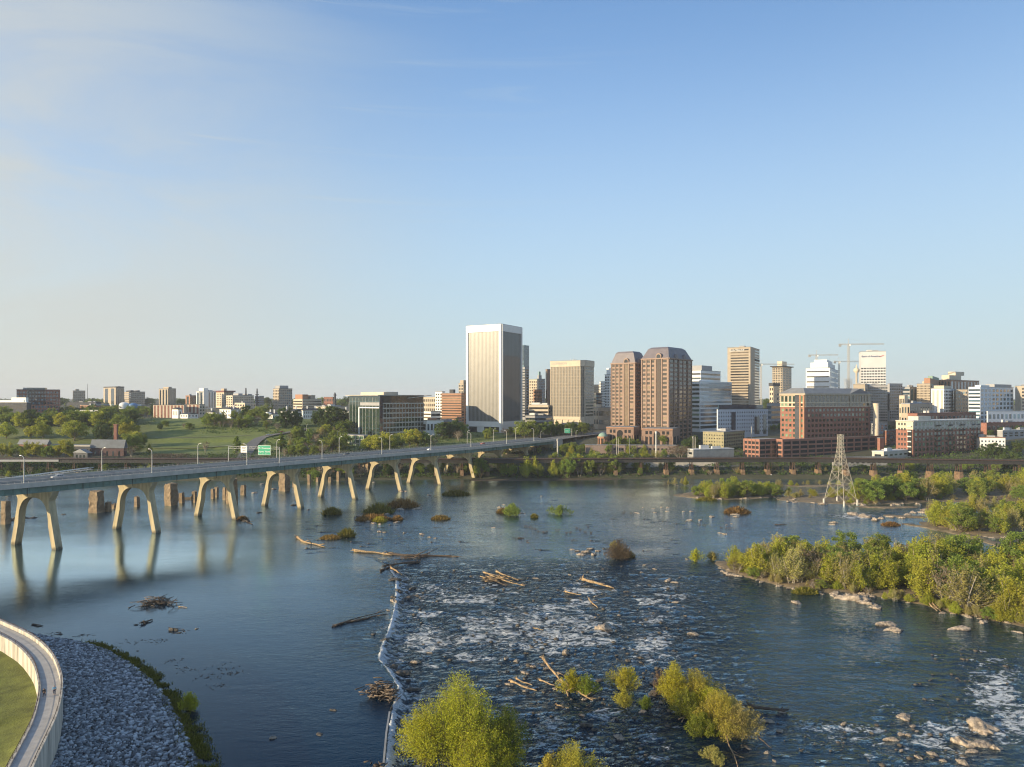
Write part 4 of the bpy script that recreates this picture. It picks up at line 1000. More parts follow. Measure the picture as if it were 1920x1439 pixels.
kind("bare", 2, "bare brown", H=12, Rr=4.2, z0=.25, ncl=50, nlf=16, leaf=.4, clr=.28, stems=3, lmat=lf_bro, bark=m_barkp, upright=True)
kind("park", 3, "round bright green", H=12, Rr=6.2, z0=.12, ncl=64, nlf=120, leaf=.5, clr=.29, lmat=lf_mid)
kind("parky", 2, "round yellow-green", H=12, Rr=6.2, z0=.12, ncl=64, nlf=120, leaf=.5, clr=.29, lmat=lf_yel)
kind("con", 2, "slim pointed", H=12, Rr=3.0, z0=.05, ncl=60, nlf=60, leaf=.5, clr=.3, top=.75, lmat=lf_mid)
CNT = {}
RT = random.Random(5)
TN = {"oli": "budding_tree", "bare": "bare_tree", "con": "conifer", "dark": "dark_tree"}
def tree(k, p, h, key, px, wide=1.0, name=None):
    name = name or ("shrub" if h < 7.2 else TN.get(k, "tree"))
    vs, H0, look = KIND[k]; i = CNT.get(k, 0); CNT[k] = i + 1
    tm, cm = vs[i % len(vs)]; s = h / H0
    r = empty(name, p); r.rotation_euler = (0, 0, RT.uniform(0, 6.28)); r.scale = (s * wide, s * wide, s)
    link("trunk", tm, r); link("crown", cm, r)
    r["look"] = look; member(key, r, px); return r
def pick(w):
    x = RT.random() * sum(w.values())
    for k, q in w.items():
        x -= q
        if x <= 0: return k
    return k
def scatter(n, front, back, hm, w, key, mind=3.0, z=.5, hv=.25, wide=(.85, 1.15), fr_bias=1.0, onland=False, parts=1):
    pts = []; tries = 0
    fx = [p[0] for p in front]; bx = [p[0] for p in back]
    while len(pts) < n and tries < n * 60:
        tries += 1
        px = RT.uniform(max(fx[0], bx[0]), min(fx[-1], bx[-1])); u = RT.random() ** fr_bias
        pf = np.interp(px, fx, [p[1] for p in front]); pb = np.interp(px, bx, [p[1] for p in back]); py = pf + (pb - pf) * u
        p = onterr(px, py) if onland else gnd(px, py, z)
        if any((p - q).length < mind for q, _ in pts): continue
        pts.append((p, px))
    for i, (p, px) in enumerate(sorted(pts, key=lambda t: t[1])):
        h = hm(px) if callable(hm) else hm
        seg = f"{key}{int(i * parts / len(pts))}" if parts > 1 else key
        tree(pick(w), p - Vector((0, 0, .4)), h * RT.uniform(1 - hv, 1 + hv), seg, px, RT.uniform(*wide))
W_ISL = {"yel": 6, "mid": 1.6, "oli": 3.4, "bare": .6}
# large wooded island (front edge and back edge, photo pixels)
IF = [(1372, 1066), (1390, 1075), (1440, 1087), (1500, 1099), (1560, 1106), (1620, 1110), (1700, 1120), (1780, 1142), (1850, 1155), (1945, 1172)]
IB = [(1372, 1056), (1440, 1056), (1520, 1058), (1700, 1062), (1780, 1066), (1945, 1068)]
scatter(150, IF, IB, lambda px: 6.4 if px < 1410 else (10.2 if px < 1700 else 11.6), W_ISL, "isl", 2.6, .6, hv=.34, wide=(1.0, 1.4), fr_bias=.85, parts=7)
# low brush along its shore
scatter(46, [(1380, 1077), (1500, 1104), (1620, 1114), (1780, 1147), (1945, 1178)], [(1380, 1070), (1500, 1096), (1620, 1107), (1780, 1138), (1945, 1166)], 3.6, {"oli": 3, "yel": 3, "mid": 1, "bare": 2}, "islbrush", 2.0, .4, .35, (1.2, 1.7), parts=3)
scatter(26, [(1748, 985), (1800, 998), (1860, 1008), (1945, 1012)], [(1748, 982), (1800, 985), (1860, 972), (1945, 966)], 11.5, W_ISL, "mid_isl", 3.6, .6, wide=(1.1, 1.4), parts=2)
scatter(12, [(1735, 978), (1945, 962)], [(1735, 972), (1945, 950)], 10, {"oli": 4, "yel": 2, "bare": 1}, "mid_isl", 4.0, .3)
scatter(48, [(1596, 940), (1640, 943), (1700, 942), (1760, 936), (1850, 942), (1945, 946)], [(1596, 926), (1700, 916), (1850, 912), (1945, 910)], lambda px: 13 if px > 1600 else 7, {"yel": 4, "mid": 3.4, "oli": 2, "dark": .6}, "far_isl", 4.2, .7, wide=(1.1, 1.4), parts=4)
scatter(16, [(1600, 942), (1760, 938), (1945, 948)], [(1600, 938), (1760, 934), (1945, 944)], 5, {"yel": 3, "mid": 2, "oli": 3}, "far_isl", 3, .4, .3, (1.1, 1.5))
scatter(34, [(1296, 934), (1350, 936), (1410, 935), (1460, 931)], [(1296, 926), (1350, 920), (1460, 920)], 9, {"yel": 5, "mid": 2, "oli": 3}, "islet", 2.6, .3, wide=(1.2, 1.6))
scatter(5, [(1252, 911), (1290, 911)], [(1252, 909), (1290, 908)], 6.5, {"oli": 4, "yel": 1, "bare": 1}, "sliver", 2.5, .2)
scatter(20, [(1462, 934), (1592, 940)], [(1462, 924), (1592, 924)], 4.6, {"yel": 4, "oli": 3}, "pylon_brush", 2.5, .4, .3, (1.2, 1.7))
scatter(5, [(1584, 944), (1645, 946)], [(1584, 942), (1645, 942)], 3.2, {"oli": 3, "yel": 3}, "pylon_brush", 2, .4, .3, (1.3, 1.7))
# north bank
scatter(52, [(888, 896), (960, 897), (1100, 897), (1200, 894), (1262, 886)], [(888, 884), (1000, 882), (1150, 880), (1262, 876)], lambda px: 13.0 if px < 1190 else 9, {"yel": 2, "mid": 5, "oli": 2, "bare": 1}, "bank", 3.6, hv=.28, onland=True, parts=3)
scatter(26, [(1045, 872), (1150, 868), (1250, 868)], [(1045, 852), (1150, 848), (1250, 852)], 8, {"yel": 3, "mid": 4, "oli": 2}, "bank2", 4.5, hv=.28, onland=True, parts=2)
scatter(14, [(930, 858), (1045, 850)], [(930, 846), (1045, 838)], 8, {"mid": 3, "bare": 3, "oli": 2}, "bank3", 4.5, hv=.28, onland=True)
scatter(26, [(555, 905), (700, 898), (890, 890)], [(555, 888), (700, 884), (890, 880)], 9, {"mid": 5, "dark": 3, "bare": 2}, "under", 5, hv=.3, onland=True, parts=2)
scatter(18, [(0, 898), (300, 893), (540, 893)], [(0, 884), (300, 880), (540, 880)], 7, {"mid": 3, "bare": 3, "yel": 2, "dark": 2}, "underleft", 6, hv=.3, onland=True, parts=2)
def trees(key, items, k=None):
    for q in items:
        px, py, hpx, kd = q[:4]; p = onterr(px, py); h = hpx / F * p.y
        vs, H0, _ = KIND[kd]
        tree(kd, p - Vector((0, 0, .3)), h, key, px, q[4] if len(q) > 4 else 1.0)
scatter(18, [(1290, 893), (1450, 889), (1620, 886)], [(1290, 886), (1450, 882), (1620, 880)], 5, {"oli": 3, "bare": 2, "mid": 3}, "underright", 4, hv=.3, wide=(1.1, 1.6), onland=True)
scatter(10, [(1480, 912), (1600, 911)], [(1480, 909), (1600, 908)], 3.6, {"oli": 3, "yel": 3}, "pylon_brush", 3, .3, .3, (1.2, 1.7))
scatter(30, [(0, 808), (120, 804), (262, 800)], [(0, 778), (262, 776)], 12.5, {"park": 4, "parky": 2, "dark": 2, "mid": 2}, "parkfill", 9, hv=.3, wide=(1.0, 1.3), onland=True)
scatter(16, [(380, 802), (500, 806)], [(380, 786), (500, 790)], 9, {"park": 3, "bare": 1, "mid": 3}, "crestfill", 7, hv=.3, onland=True)
scatter(18, [(540, 850), (650, 842)], [(540, 822), (650, 812)], 9.5, {"mid": 4, "oli": 3, "park": 2, "bare": 1}, "slopefill", 7, hv=.3, onland=True)
trees("hall", [(x, 858, 24 + (x * 7) % 9, ("parky", "yel", "park", "yel")[i % 4], .9) for i, x in enumerate((4, 20, 36, 50, 66, 80, 94, 108, 122, 135))])
trees("parkrow", [(12, 824, 30, "parky"), (58, 823, 24, "parky", .8), (80, 824, 30, "parky", .9), (139, 828, 38, "parky", 1.1), (191, 828, 36, "dark", .95), (231, 818, 40, "park", 1.0), (243, 826, 32, "parky", 1.0), (262, 842, 30, "park", .8), (246, 850, 40, "park", .8), (280, 850, 20, "yel", .8), (248, 858, 24, "bare", 1.2), (255, 836, 26, "parky", .8)])
trees("parkmid", [(x, 798 + (x * 5) % 6, 24 + (x * 3) % 8, ("park", "mid", "parky", "dark", "park")[i % 5], 1.0) for i, x in enumerate((8, 28, 44, 58, 72, 88, 102, 116, 130, 146, 160, 174, 188, 202, 216))])
trees("parkback", [(x, 782 + (x * 5) % 5, 18 + (x * 3) % 7, ("dark", "park", "mid", "park")[i % 4], 1.0) for i, x in enumerate((4, 20, 48, 64, 80, 94, 110, 122, 150, 170, 195, 212, 228, 246, 262, 276, 290, 304))])
trees("crest", [(386, 796, 16, "park"), (402, 800, 26, "park", 1.1), (416, 802, 16, "bare", 1.4), (432, 803, 18, "bare", 1.4), (355, 806, 14, "park"), (345, 803, 10, "bare"), (448, 803, 20, "mid", 1.2), (466, 800, 22, "mid", 1.2), (482, 798, 20, "bare", 1.3), (300, 806, 12, "dark"), (311, 800, 12, "park")])
trees("house", [(462, 786, 24, "dark"), (476, 788, 22, "park"), (488, 784, 24, "park"), (500, 778, 18, "park"), (533, 803, 38, "dark", .75), (548, 802, 36, "dark", .75), (558, 800, 26, "dark", .8), (592, 796, 20, "dark", .8), (604, 800, 36, "dark"), (620, 802, 38, "dark"), (636, 802, 36, "dark"), (650, 800, 30, "dark"), (612, 812, 24, "dark"), (640, 814, 24, "dark"), (566, 768, 10, "dark"), (505, 800, 14, "bare", 1.4), (520, 806, 14, "bare", 1.4)])
trees("lawnside", [(444, 852, 32, "con"), (456, 850, 20, "yel"), (527, 848, 34, "con"), (566, 825, 24, "con"), (556, 826, 26, "mid"), (545, 830, 20, "bare"), (580, 822, 16, "oli"), (596, 818, 16, "oli"), (612, 816, 20, "parky"), (626, 818, 18, "oli"), (640, 822, 28, "mid"), (600, 842, 18, "mid"), (622, 850, 34, "park"), (636, 846, 30, "mid"), (565, 858, 26, "mid", 1.2), (578, 856, 28, "bare", 1.4), (592, 858, 24, "park", 1.1), (548, 858, 22, "mid", 1.2), (606, 858, 26, "bare", 1.4), (386, 850, 24, "bare", .7), (535, 858, 18, "bare", 1.3)])
trees("brush", [(x, 862, 12 + x % 5, "bare", 2.0) for x in (296, 306, 316, 326, 336, 346, 290)])
trees("office", [(693, 848, 30, "parky"), (708, 850, 34, "parky"), (724, 848, 36, "parky", 1.1), (740, 846, 30, "park"), (768, 838, 32, "parky"), (782, 838, 32, "parky"), (796, 838, 28, "park"), (754, 846, 20, "bare"), (815, 838, 20, "bare", 1.2), (828, 824, 30, "dark"), (842, 822, 30, "dark"), (852, 820, 34, "dark"), (866, 820, 26, "park"), (860, 828, 22, "bare", 1.3), (645, 838, 26, "park"), (652, 812, 24, "mid"), (642, 808, 18, "oli"), (800, 846, 14, "yel", 1.4)])
trees("towerfoot", [(918, 822, 20, "park", 1.2), (912, 824, 14, "yel"), (946, 818, 16, "bare", 1.3), (958, 816, 14, "dark", 1.2), (984, 822, 34, "park", 1.2), (998, 820, 32, "park"), (1012, 820, 26, "park", 1.2), (1028, 818, 26, "mid", 1.2), (1042, 818, 28, "dark"), (1054, 818, 24, "mid", 1.2), (1066, 818, 26, "mid"), (1078, 818, 26, "dark"), (1090, 818, 26, "mid", 1.1), (1100, 812, 18, "dark"), (1111, 816, 18, "bare", 1.1), (970, 818, 16, "dark", 1.2)])
trees("plaza", [(1160, 838, 20, "park"), (1172, 838, 18, "yel"), (1184, 838, 16, "park"), (1148, 836, 12, "mid"), (1196, 838, 14, "mid"), (1244, 838, 28, "park", .9), (1250, 838, 26, "park", .8), (1272, 862, 30, "bare", 1.6), (1282, 860, 26, "bare", 1.5), (1262, 858, 20, "bare", 1.4), (1095, 846, 14, "mid", 1.4), (1070, 846, 16, "park", 1.3), (1060, 846, 14, "mid", 1.3), (1052, 850, 16, "park"), (1125, 846, 10, "mid", 1.6), (1290, 846, 24, "dark"), (1302, 840, 22, "dark"), (1138, 836, 8, "dark", 1.5)])
trees("eastside", [(1850, 858, 24, "dark", 1.1), (1864, 858, 26, "dark", 1.1), (1878, 858, 22, "dark", 1.1), (1700, 882, 22, "mid"), (1710, 884, 18, "yel"), (1815, 884, 22, "mid"), (1870, 884, 26, "mid"), (1884, 880, 30, "dark"), (1900, 880, 30, "dark"), (1440, 770, 22, "dark"), (1452, 775, 20, "dark"), (1690, 800, 14, "dark"), (1908, 850, 24, "dark"), (1912, 812, 14, "dark", 1.4), (1880, 816, 14, "dark", 1.4), (1858, 816, 10, "dark", 1.4), (1670, 812, 14, "dark"), (1464, 806, 14, "park"), (1450, 808, 12, "mid", 1.5)])
trees("horizon", [(x, 760 + (x * 7) % 4, 10 + (x * 13) % 7, ("dark", "mid", "park")[i % 3], 1.3) for i, x in enumerate((114, 124, 165, 172, 180, 188, 276, 284, 340, 500, 630, 642, 652, 660, 603, 555, 420, 450))])
# low undergrowth on the north bank: uncountable
rng = np.random.default_rng(31); P = []
def cover(n, px0, px1, py0, py1, h, nl, spread):
    for _ in range(n):
        p = onterr(rng.uniform(px0, px1), rng.uniform(py0, py1)); q = rng.normal(size=(nl, 3)) * spread; q[:, 2] = np.abs(q[:, 2]) * h; P.append(q + np.array(p))
cover(900, 0, 260, 862, 896, .5, 14, 1.6); cover(900, 260, 620, 852, 896, .5, 14, 1.6); cover(900, 620, 1260, 838, 897, .6, 14, 1.6); cover(900, 1260, 1920, 858, 892, .6, 14, 1.5); cover(500, 500, 900, 812, 850, .5, 14, 1.5); cover(500, 1050, 1400, 838, 862, .4, 14, 1.5); cover(300, 1640, 1920, 835, 862, .8, 16, 1.8); cover(260, 0, 300, 770, 800, .8, 16, 2.2); cover(250, 380, 660, 790, 815, .5, 14, 1.8)
P = np.concatenate(P); V, Q = leaf_quads(P, 1.0, rng)
tag(link("undergrowth", npmesh("undergrowth", V, Q, lf_dark, {"tint": rng.random(len(Q)) * .7})), "low tangled undergrowth covering the north bank", "undergrowth", None, "stuff")
# far tree cover on the horizon: one uncountable mass
rng = np.random.default_rng(12)
P = []
for _ in range(1500):
    Y = rng.uniform(1500, 4500); X = rng.uniform(-.85, .85) * Y
    z = float(terr(X, Y)); n = 26; r_ = rng.uniform(5, 9); q = rng.normal(size=(n, 3)) * r_ * .45; q[:, 2] = np.abs(q[:, 2]) * 1.0 + 1; P.append(q + [X, Y, z])
P = np.concatenate(P); V, Q = leaf_quads(P, 4.5, rng); 
tag(link("distant_woods", npmesh("distant_woods", V, Q, lf_dark, {"tint": rng.random(len(Q))})), "far dark tree cover along the horizon", "woods", None, "stuff")

# ------------------------------------------------------------------ foreground willows (multi-stemmed, in the river)
def willow(name, px, py, hpx, wpx, mat, seed, label, n=1.0, leaf=.24, ncl=None, bark=None, z=.2, up=.6):
    p = gnd(px, py, z); H = hpx / F * p.y / math.cos(math.atan2(CZ, p.y)) * .96; Rr = wpx / 2 / F * p.y * .9
    nc = ncl or int(90 * n)
    tm, cm = shoots(seed + 300, H * 1.02, Rr * 1.08, n=int(270 * n), nl=int(54 * n ** .3), leaf=leaf * .78, sig=.045 * H + .08, spread=.95, base=.5, trunk=.009, lmat=mat, bark=bark, low=.05, main=8)
    r = empty(name, p - Vector((0, 0, .3)), label, "shrub"); link("trunk", tm, r); link("crown", cm, r); return r
lf_wil = leafmat("willow leaves", (0.18, 0.19, 0.02), (0.42, 0.41, 0.04), (0.62, 0.56, 0.08), .42)
lf_wil2 = leafmat("golden willow leaves", (0.24, 0.205, 0.035), (0.46, 0.40, 0.065), (0.62, 0.54, 0.12), .42)
lf_wil3 = leafmat("shaded willow leaves", (0.11, 0.14, 0.022), (0.22, 0.255, 0.038), (0.35, 0.36, 0.06), .4)  # darker, greener leaf tone of some bushes
willow("willow_bush", 865, 1428, 150, 190, lf_wil, 1, "large bright yellow-green willow at the bottom centre, tallest of its clump", 2.6)
willow("willow_bush", 800, 1425, 105, 105, lf_wil, 2, "yellow-green willow bush nearest to the weir at the bottom edge", 1.4)
willow("willow_bush", 945, 1432, 100, 110, lf_wil3, 3, "darker green willow on the right side of the big bottom clump", 1.4)
willow("willow_bush", 905, 1455, 90, 130, lf_wil, 4, "low willow bush in front of the tallest bottom willow", 1.2)
willow("willow_bush", 1075, 1465, 70, 100, lf_wil2, 5, "golden small-leaved bush at the bottom edge right of the big willow", 1.0, .2)
willow("willow_bush", 1030, 1462, 50, 60, lf_wil2, 15, "small golden bush at the bottom edge beside the big willow", .6, .2)
willow("willow_bush", 1072, 1297, 44, 40, lf_wil, 6, "small upright willow bush right of the largest driftwood log", .7, .2)
willow("willow_bush", 1098, 1300, 36, 44, lf_wil3, 7, "small spreading willow bush beside the upright one by the log", .6, .2)
willow("willow_bush", 1172, 1290, 44, 56, lf_wil, 8, "sparse willow bush in the middle of the lower rapids", .7, .2)
willow("willow_bush", 1170, 1322, 32, 34, lf_wil2, 9, "tiny golden bush just below the sparse willow in the rapids", .45, .18)
willow("willow_bush", 1210, 1325, 22, 30, lf_wil3, 19, "very low green tuft right of the tiny golden bush", .35, .18)
willow("willow_bush", 1262, 1316, 72, 70, lf_wil, 10, "tall golden-green willow at the left of the lower rocky islet", 1.2, .22)
willow("willow_bush", 1308, 1322, 66, 80, lf_wil2, 11, "rounded golden willow at the centre of the lower rocky islet", 1.2, .22)
willow("willow_bush", 1238, 1300, 44, 36, lf_bro, 12, "leafless grey-brown shrub at the left tip of the lower islet", .35, .2)
willow("willow_bush", 1350, 1368, 76, 90, lf_wil2, 13, "broad golden willow on the lower half of the rocky islet", 1.3, .22)
willow("willow_bush", 1388, 1382, 62, 70, lf_oli, 14, "olive-brown bush at the right end of the lower rocky islet", 1.0, .22)
willow("willow_bush", 1318, 1376, 40, 60, lf_wil3, 16, "low dark-green bush at the front of the lower rocky islet", .8, .22)
willow("willow_bush", 1287, 1340, 48, 60, lf_wil3, 41, "mid-green bush between the tall and broad willows of the rocky islet", .8, .22)
willow("willow_bush", 1330, 1338, 52, 60, lf_wil, 42, "yellow-green bush at the top middle of the lower rocky islet", .9, .22)
willow("willow_bush", 1372, 1352, 44, 50, lf_oli, 43, "thin olive bush on the upper right of the lower rocky islet", .7, .22)
willow("willow_bush", 1338, 1424, 26, 40, lf_oli, 17, "small olive tuft in the water below the rocky islet", .5, .2)
willow("willow_bush", 355, 1330, 34, 34, lf_wil, 18, "small bright green bush on the edge of the riprap bank", .6, .2, z=1.5)
willow("willow_bush", 1160, 1048, 38, 46, lf_bro, 20, "brown leafless bush on a rock in mid-river", .7, .3)
willow("willow_bush", 1152, 1026, 14, 20, lf_oli, 21, "small olive tuft above the brown bush in mid-river", .3, .3)
willow("willow_bush", 1305, 1052, 26, 22, lf_wil, 22, "small yellow-green bush just off the large island's left tip", .4, .3)
willow("willow_bush", 1336, 1050, 18, 22, lf_oli, 23, "low olive bush between the small green bush and the island tip", .35, .3)
willow("willow_bush", 960, 966, 24, 40, lf_mid, 24, "green scrub on a rocky ledge left of centre in the upper river", .6, .4)
willow("willow_bush", 1050, 964, 20, 36, lf_mid, 25, "low dark-green scrub on a small ledge in the upper river", .5, .4)

# grass and reed tufts on river ledges
def tuft(name, px, py, wpx, hpx, mat, seed, label, n=500):
    rng = np.random.default_rng(seed); p = gnd(px, py, .1); w = wpx / F * p.y; h = hpx / F * p.y * 1.05; d = min(w * .5, 9)
    a = rng.random(n) * 6.28; r_ = rng.random(n) ** .5
    B = np.stack([np.cos(a) * r_ * w / 2, np.sin(a) * r_ * d / 2, np.zeros(n)], 1)
    k = (1 - r_ ** 2 * .8) * (.5 + .6 * rng.random(n)); tip = B + np.stack([rng.normal(size=n) * .25 * h, rng.normal(size=n) * .25 * h, h * k], 1)
    wd = np.stack([np.full(n, .12 + .03 * w / 4), rng.normal(size=n) * .1, np.zeros(n)], 1)
    V = np.stack([B - wd, B + wd, tip + wd * .3, tip - wd * .3], 1).reshape(-1, 3)
    me = npmesh("grass_blades", V, np.arange(4 * n).reshape(-1, 4), mat, {"tint": rng.random(n)})
    o = link(name, me, None, (p.x, p.y, 0)); 
    return tag(o, label, "grass tuft")
for i, (px, py, w, h, m_, lab) in enumerate([(855, 928, 52, 10, lf_grass, "long green-gold grass ledge right of the last bridge arches"), (826, 974, 36, 9, lf_reed, "tan reed tuft in the river below the seventh arch"), (622, 964, 36, 14, lf_grass, "olive grass tuft below the fifth bridge arch"),
        (710, 962, 56, 18, lf_grass, "wide grassy ledge below the sixth bridge arch, nearest the bridge"), (700, 975, 70, 12, lf_reed, "brown reed bed on the ledge below the sixth arch"), (755, 950, 60, 16, lf_reed, "brown brush on the rocks right of the grassy ledge"), (712, 978, 26, 10, lf_wil, "bright yellow-green tuft at the front of the brown reed bed"),
        (650, 1006, 30, 16, lf_grass, "olive tuft above the pale log in the pool"), (620, 1010, 40, 8, lf_reed, "brown tuft right of the pale pool log"), (745, 976, 20, 10, lf_reed, "small reed clump right of the brown reed bed"), (1382, 962, 50, 13, lf_reed, "tan reed patch on a ledge in front of the shrubby islet"),
        (943, 962, 24, 10, lf_reed, "tan grass at the left of the rocky scrub ledge"), (1002, 971, 12, 8, lf_grass, "small olive tuft right of the rocky scrub ledge"), (1170, 1044, 40, 14, lf_reed, "rusty brown reeds at the foot of the bare mid-river bush"), (1510, 1112, 50, 12, lf_grass, "grassy fringe at the front of the large island"),
        (1670, 985, 36, 7, lf_reed, "tan grass tuft between the pylon and the middle island"), (1325, 938, 40, 6, lf_grass, "golden grass fringe on the shrubby islet"), (455, 975, 20, 8, lf_reed, "brown tangle at the foot of the third bridge arch")]):
    tuft("grass_tuft", px, py, w, h, m_, 40 + i, lab, 700)
# vegetated margin of the riprap
rng = np.random.default_rng(77); n = 42000
u = rng.random(n); i0 = (u * (NB - 1)).astype(int); t = np.clip(.945 + rng.normal(size=n) * .055, .8, 1.05)
sel = (np.array([topx(B_[k]) for k in i0]) > 150 + 60 * rng.random(n)); i0 = i0[sel]; t = t[sel]; n = len(t); fr_ = rng.random(n)[:, None]
a_ = A_[i0] * (1 - fr_) + A_[i0 + 1] * fr_; b_ = B_[i0] * (1 - fr_) + B_[i0 + 1] * fr_
P2 = a_ * (1 - t[:, None]) + b_ * t[:, None]
B2 = np.stack([P2[:, 0], P2[:, 1], np.interp(t, [0, .8, .93, 1, 1.1], [4, 2.2, 1.55, 1.2, .9])], 1)
keep = vnoise(B2[:, 0] / 2.2, B2[:, 1] / 2.2, 9) > .26 + .3 * rng.random(n); B2 = B2[keep]; n = len(B2)
hgt = .15 + .55 * rng.random(n) ** 2; tip = B2 + np.stack([rng.normal(size=n) * .3, rng.normal(size=n) * .3, hgt], 1); wd = np.stack([.09 + 0 * hgt, rng.normal(size=n) * .08, 0 * hgt], 1)
V = np.stack([B2 - wd, B2 + wd, tip + wd * .3, tip - wd * .3], 1).reshape(-1, 3)
tag(link("bank_grass", npmesh("bank_grass", V, np.arange(4 * n).reshape(-1, 4), lf_grass, {"tint": rng.random(n) * .8})), "rough grass along the water edge of the riprap", "grass", None, "stuff")
# clumps of water weed in the pool
for i, (px, py, w) in enumerate([(420, 1255, 50), (390, 1270, 40), (350, 1255, 40), (320, 1240, 26), (330, 1185, 30), (300, 1202, 30), (405, 1287, 36), (252, 1204, 34), (155, 1192, 24), (105, 1188, 20), (440, 1262, 30)]):
    rng = np.random.default_rng(200 + i); p = gnd(px, py, 1.3); ww = w / F * p.y; mb = MB()
    for _ in range(26):
        a_ = Vector((p.x + rng.normal() * ww * .35, p.y + rng.normal() * ww * .22, 1.3)); r_ = rng.random() * 6.28; d_ = Vector((math.cos(r_), math.sin(r_), 0)) * rng.uniform(.2, .8)
        mb.tube(a_, a_ + d_ + Vector((0, 0, rng.uniform(-.03, .12))), .06, .03, 4)
    o = mb.build("water_weed", m_woodd); o["look"] = "wide" if w > 36 else "small"; member("weed", o, px)
# ------------------------------------------------------------------ rocks
def rock_mesh(seed, mat, sub=4):
    V, T_ = ico(sub); rng = np.random.default_rng(seed)
    d = V.copy(); ax = rng.normal(size=(15, 3)); ax /= np.linalg.norm(ax, axis=1, keepdims=True)
    r_ = np.ones(len(V))
    for a in ax:                                   # planar cuts give facets
        k = d @ a; c = .5 + .36 * rng.random(); r_ = np.where(k * r_ > c, c / np.maximum(k, 1e-3), r_)
    r_ *= 1 + .75 * (fbm(d[:, 0] * 2.6 + d[:, 2] * 1.7 + 9, d[:, 1] * 2.6 - d[:, 2] * 2.1 + 5, seed, 4) - .5)
    r_ *= 1 + .30 * (fbm(d[:, 0] * 7 + d[:, 2] * 4, d[:, 1] * 7 + d[:, 2] * 5, seed + 50, 3) - .5)
    V = d * r_[:, None] * np.array([1.3, .9, .62]); 
    return npmesh("rock", V, T_, mat, smooth=False)
RK = {"pale": [rock_mesh(i, m_rock) for i in range(5)], "dark": [rock_mesh(20 + i, m_rockd) for i in range(4)]}
RR = random.Random(11)
def rock(px, py, wpx, kindr="pale", key="rocks", rz=None, look=None, tall=1.0):
    p = wpt(px, py); w = wpx / F * p.y / 2
    o = link("rock", RR.choice(RK[kindr]), None, (p.x, p.y, p.z - .1 * w)); o.scale = (w, w * RR.uniform(.8, 1.2), w * RR.uniform(.8, 1.1) * tall)
    o.rotation_euler = (RR.uniform(-.15, .15), RR.uniform(-.15, .15), RR.uniform(-.9, .9) if rz is None else rz)
    o["look"] = look or (("large " if wpx > 24 else ("small " if wpx < 11 else "")) + ("pale" if kindr == "pale" else "dark wet"))
    member(key, o, px); return o
for q in [(1845, 1368, 62), (1800, 1393, 44), (1835, 1398, 44), (1692, 1346, 30), (1712, 1362, 14), (1670, 1388, 24), (1706, 1380, 16), (1718, 1372, 10), (1690, 1378, 18), (1865, 1404, 24), (1750, 1416, 20), (1805, 1432, 24), (1770, 1428, 14), (1720, 1420, 16), (1690, 1408, 10), (1582, 1358, 14), (1820, 1410, 22)]: rock(*q, key="rk_right")
for q in [(1495, 1132, 20), (1598, 1124, 50), (1626, 1132, 30), (1640, 1140, 26), (1660, 1172, 34), (1672, 1182, 26), (1680, 1186, 12), (1797, 1180, 34), (1842, 1168, 24), (1564, 1115, 26), (1766, 1150, 14), (1908, 1186, 16), (1690, 1182, 10), (1540, 1108, 22), (1520, 1106, 16)]: rock(*q, key="rk_shore")
for i in range(34):
    px = RR.uniform(1375, 1900); py = np.interp(px, [1375, 1430, 1500, 1560, 1620, 1700, 1780, 1850, 1900], [1079, 1093, 1109, 1116, 1117, 1129, 1151, 1163, 1174]) + RR.uniform(-3, 1)
    rock(px, py, RR.uniform(6, 15), "pale", "rk_edge%d" % int((px - 1375) / 176))
for q in [(1354, 1072, 12), (1362, 1076, 16), (1372, 1079, 18), (1384, 1081, 14), (1350, 1066, 10), (1366, 1070, 14)]: rock(*q, key="rk_edge0")
for q in [(1299, 1189, 18), (1135, 1180, 34), (1062, 1227, 14, "pale", "rk_mid", None, None, 2.2), (1268, 1130, 15), (1253, 1089, 16), (1265, 1093, 12), (1203, 1074, 9), (1312, 1148, 6), (1287, 1049, 7), (1072, 1031, 10), (1090, 1041, 18), (1100, 1036, 18), (1112, 1041, 14), (1108, 1030, 14), (1084, 1034, 10), (1120, 1034, 12), (1118, 1119, 12), (1200, 1234, 16, "dark"), (1005, 1085, 10), (985, 1150, 12, "dark"), (780, 1242, 16), (806, 1225, 10), (1228, 1068, 8), (1130, 1068, 10, "dark"), (1175, 1110, 10, "dark")]:
    rock(*q[:4], **({"key": "rk_mid", "tall": q[7]} if len(q) > 7 else {"key": "rk_mid"}))
for i in range(26): rock(RR.uniform(930, 1290), RR.uniform(1060, 1240), RR.uniform(4, 9), RR.choice(("pale", "dark", "dark")), "rk_spray")
for q in [(1025, 1254, 14), (955, 1284, 14), (985, 1262, 14), (998, 1250, 12), (970, 1240, 12), (948, 1236, 12), (1040, 1292, 10), (986, 1297, 12), (1048, 1264, 14), (1094, 1312, 12), (1115, 1292, 14), (1092, 1342, 12), (1098, 1360, 20, "dark"), (1108, 1350, 10), (1170, 1352, 8), (1162, 1385, 22), (1110, 1378, 12), (1090, 1340, 6), (1205, 1334, 12), (1240, 1318, 16), (1204, 1335, 14), (1150, 1350, 10), (1154, 1346, 8), (1100, 1290, 14, "dark"), (1330, 1340, 20, "dark"), (1300, 1335, 16, "dark"), (1225, 1300, 24, "dark"), (1195, 1386, 10, "dark"), (1125, 1276, 14, "dark"), (1225, 1282, 18)]: rock(*q, key="rk_low")
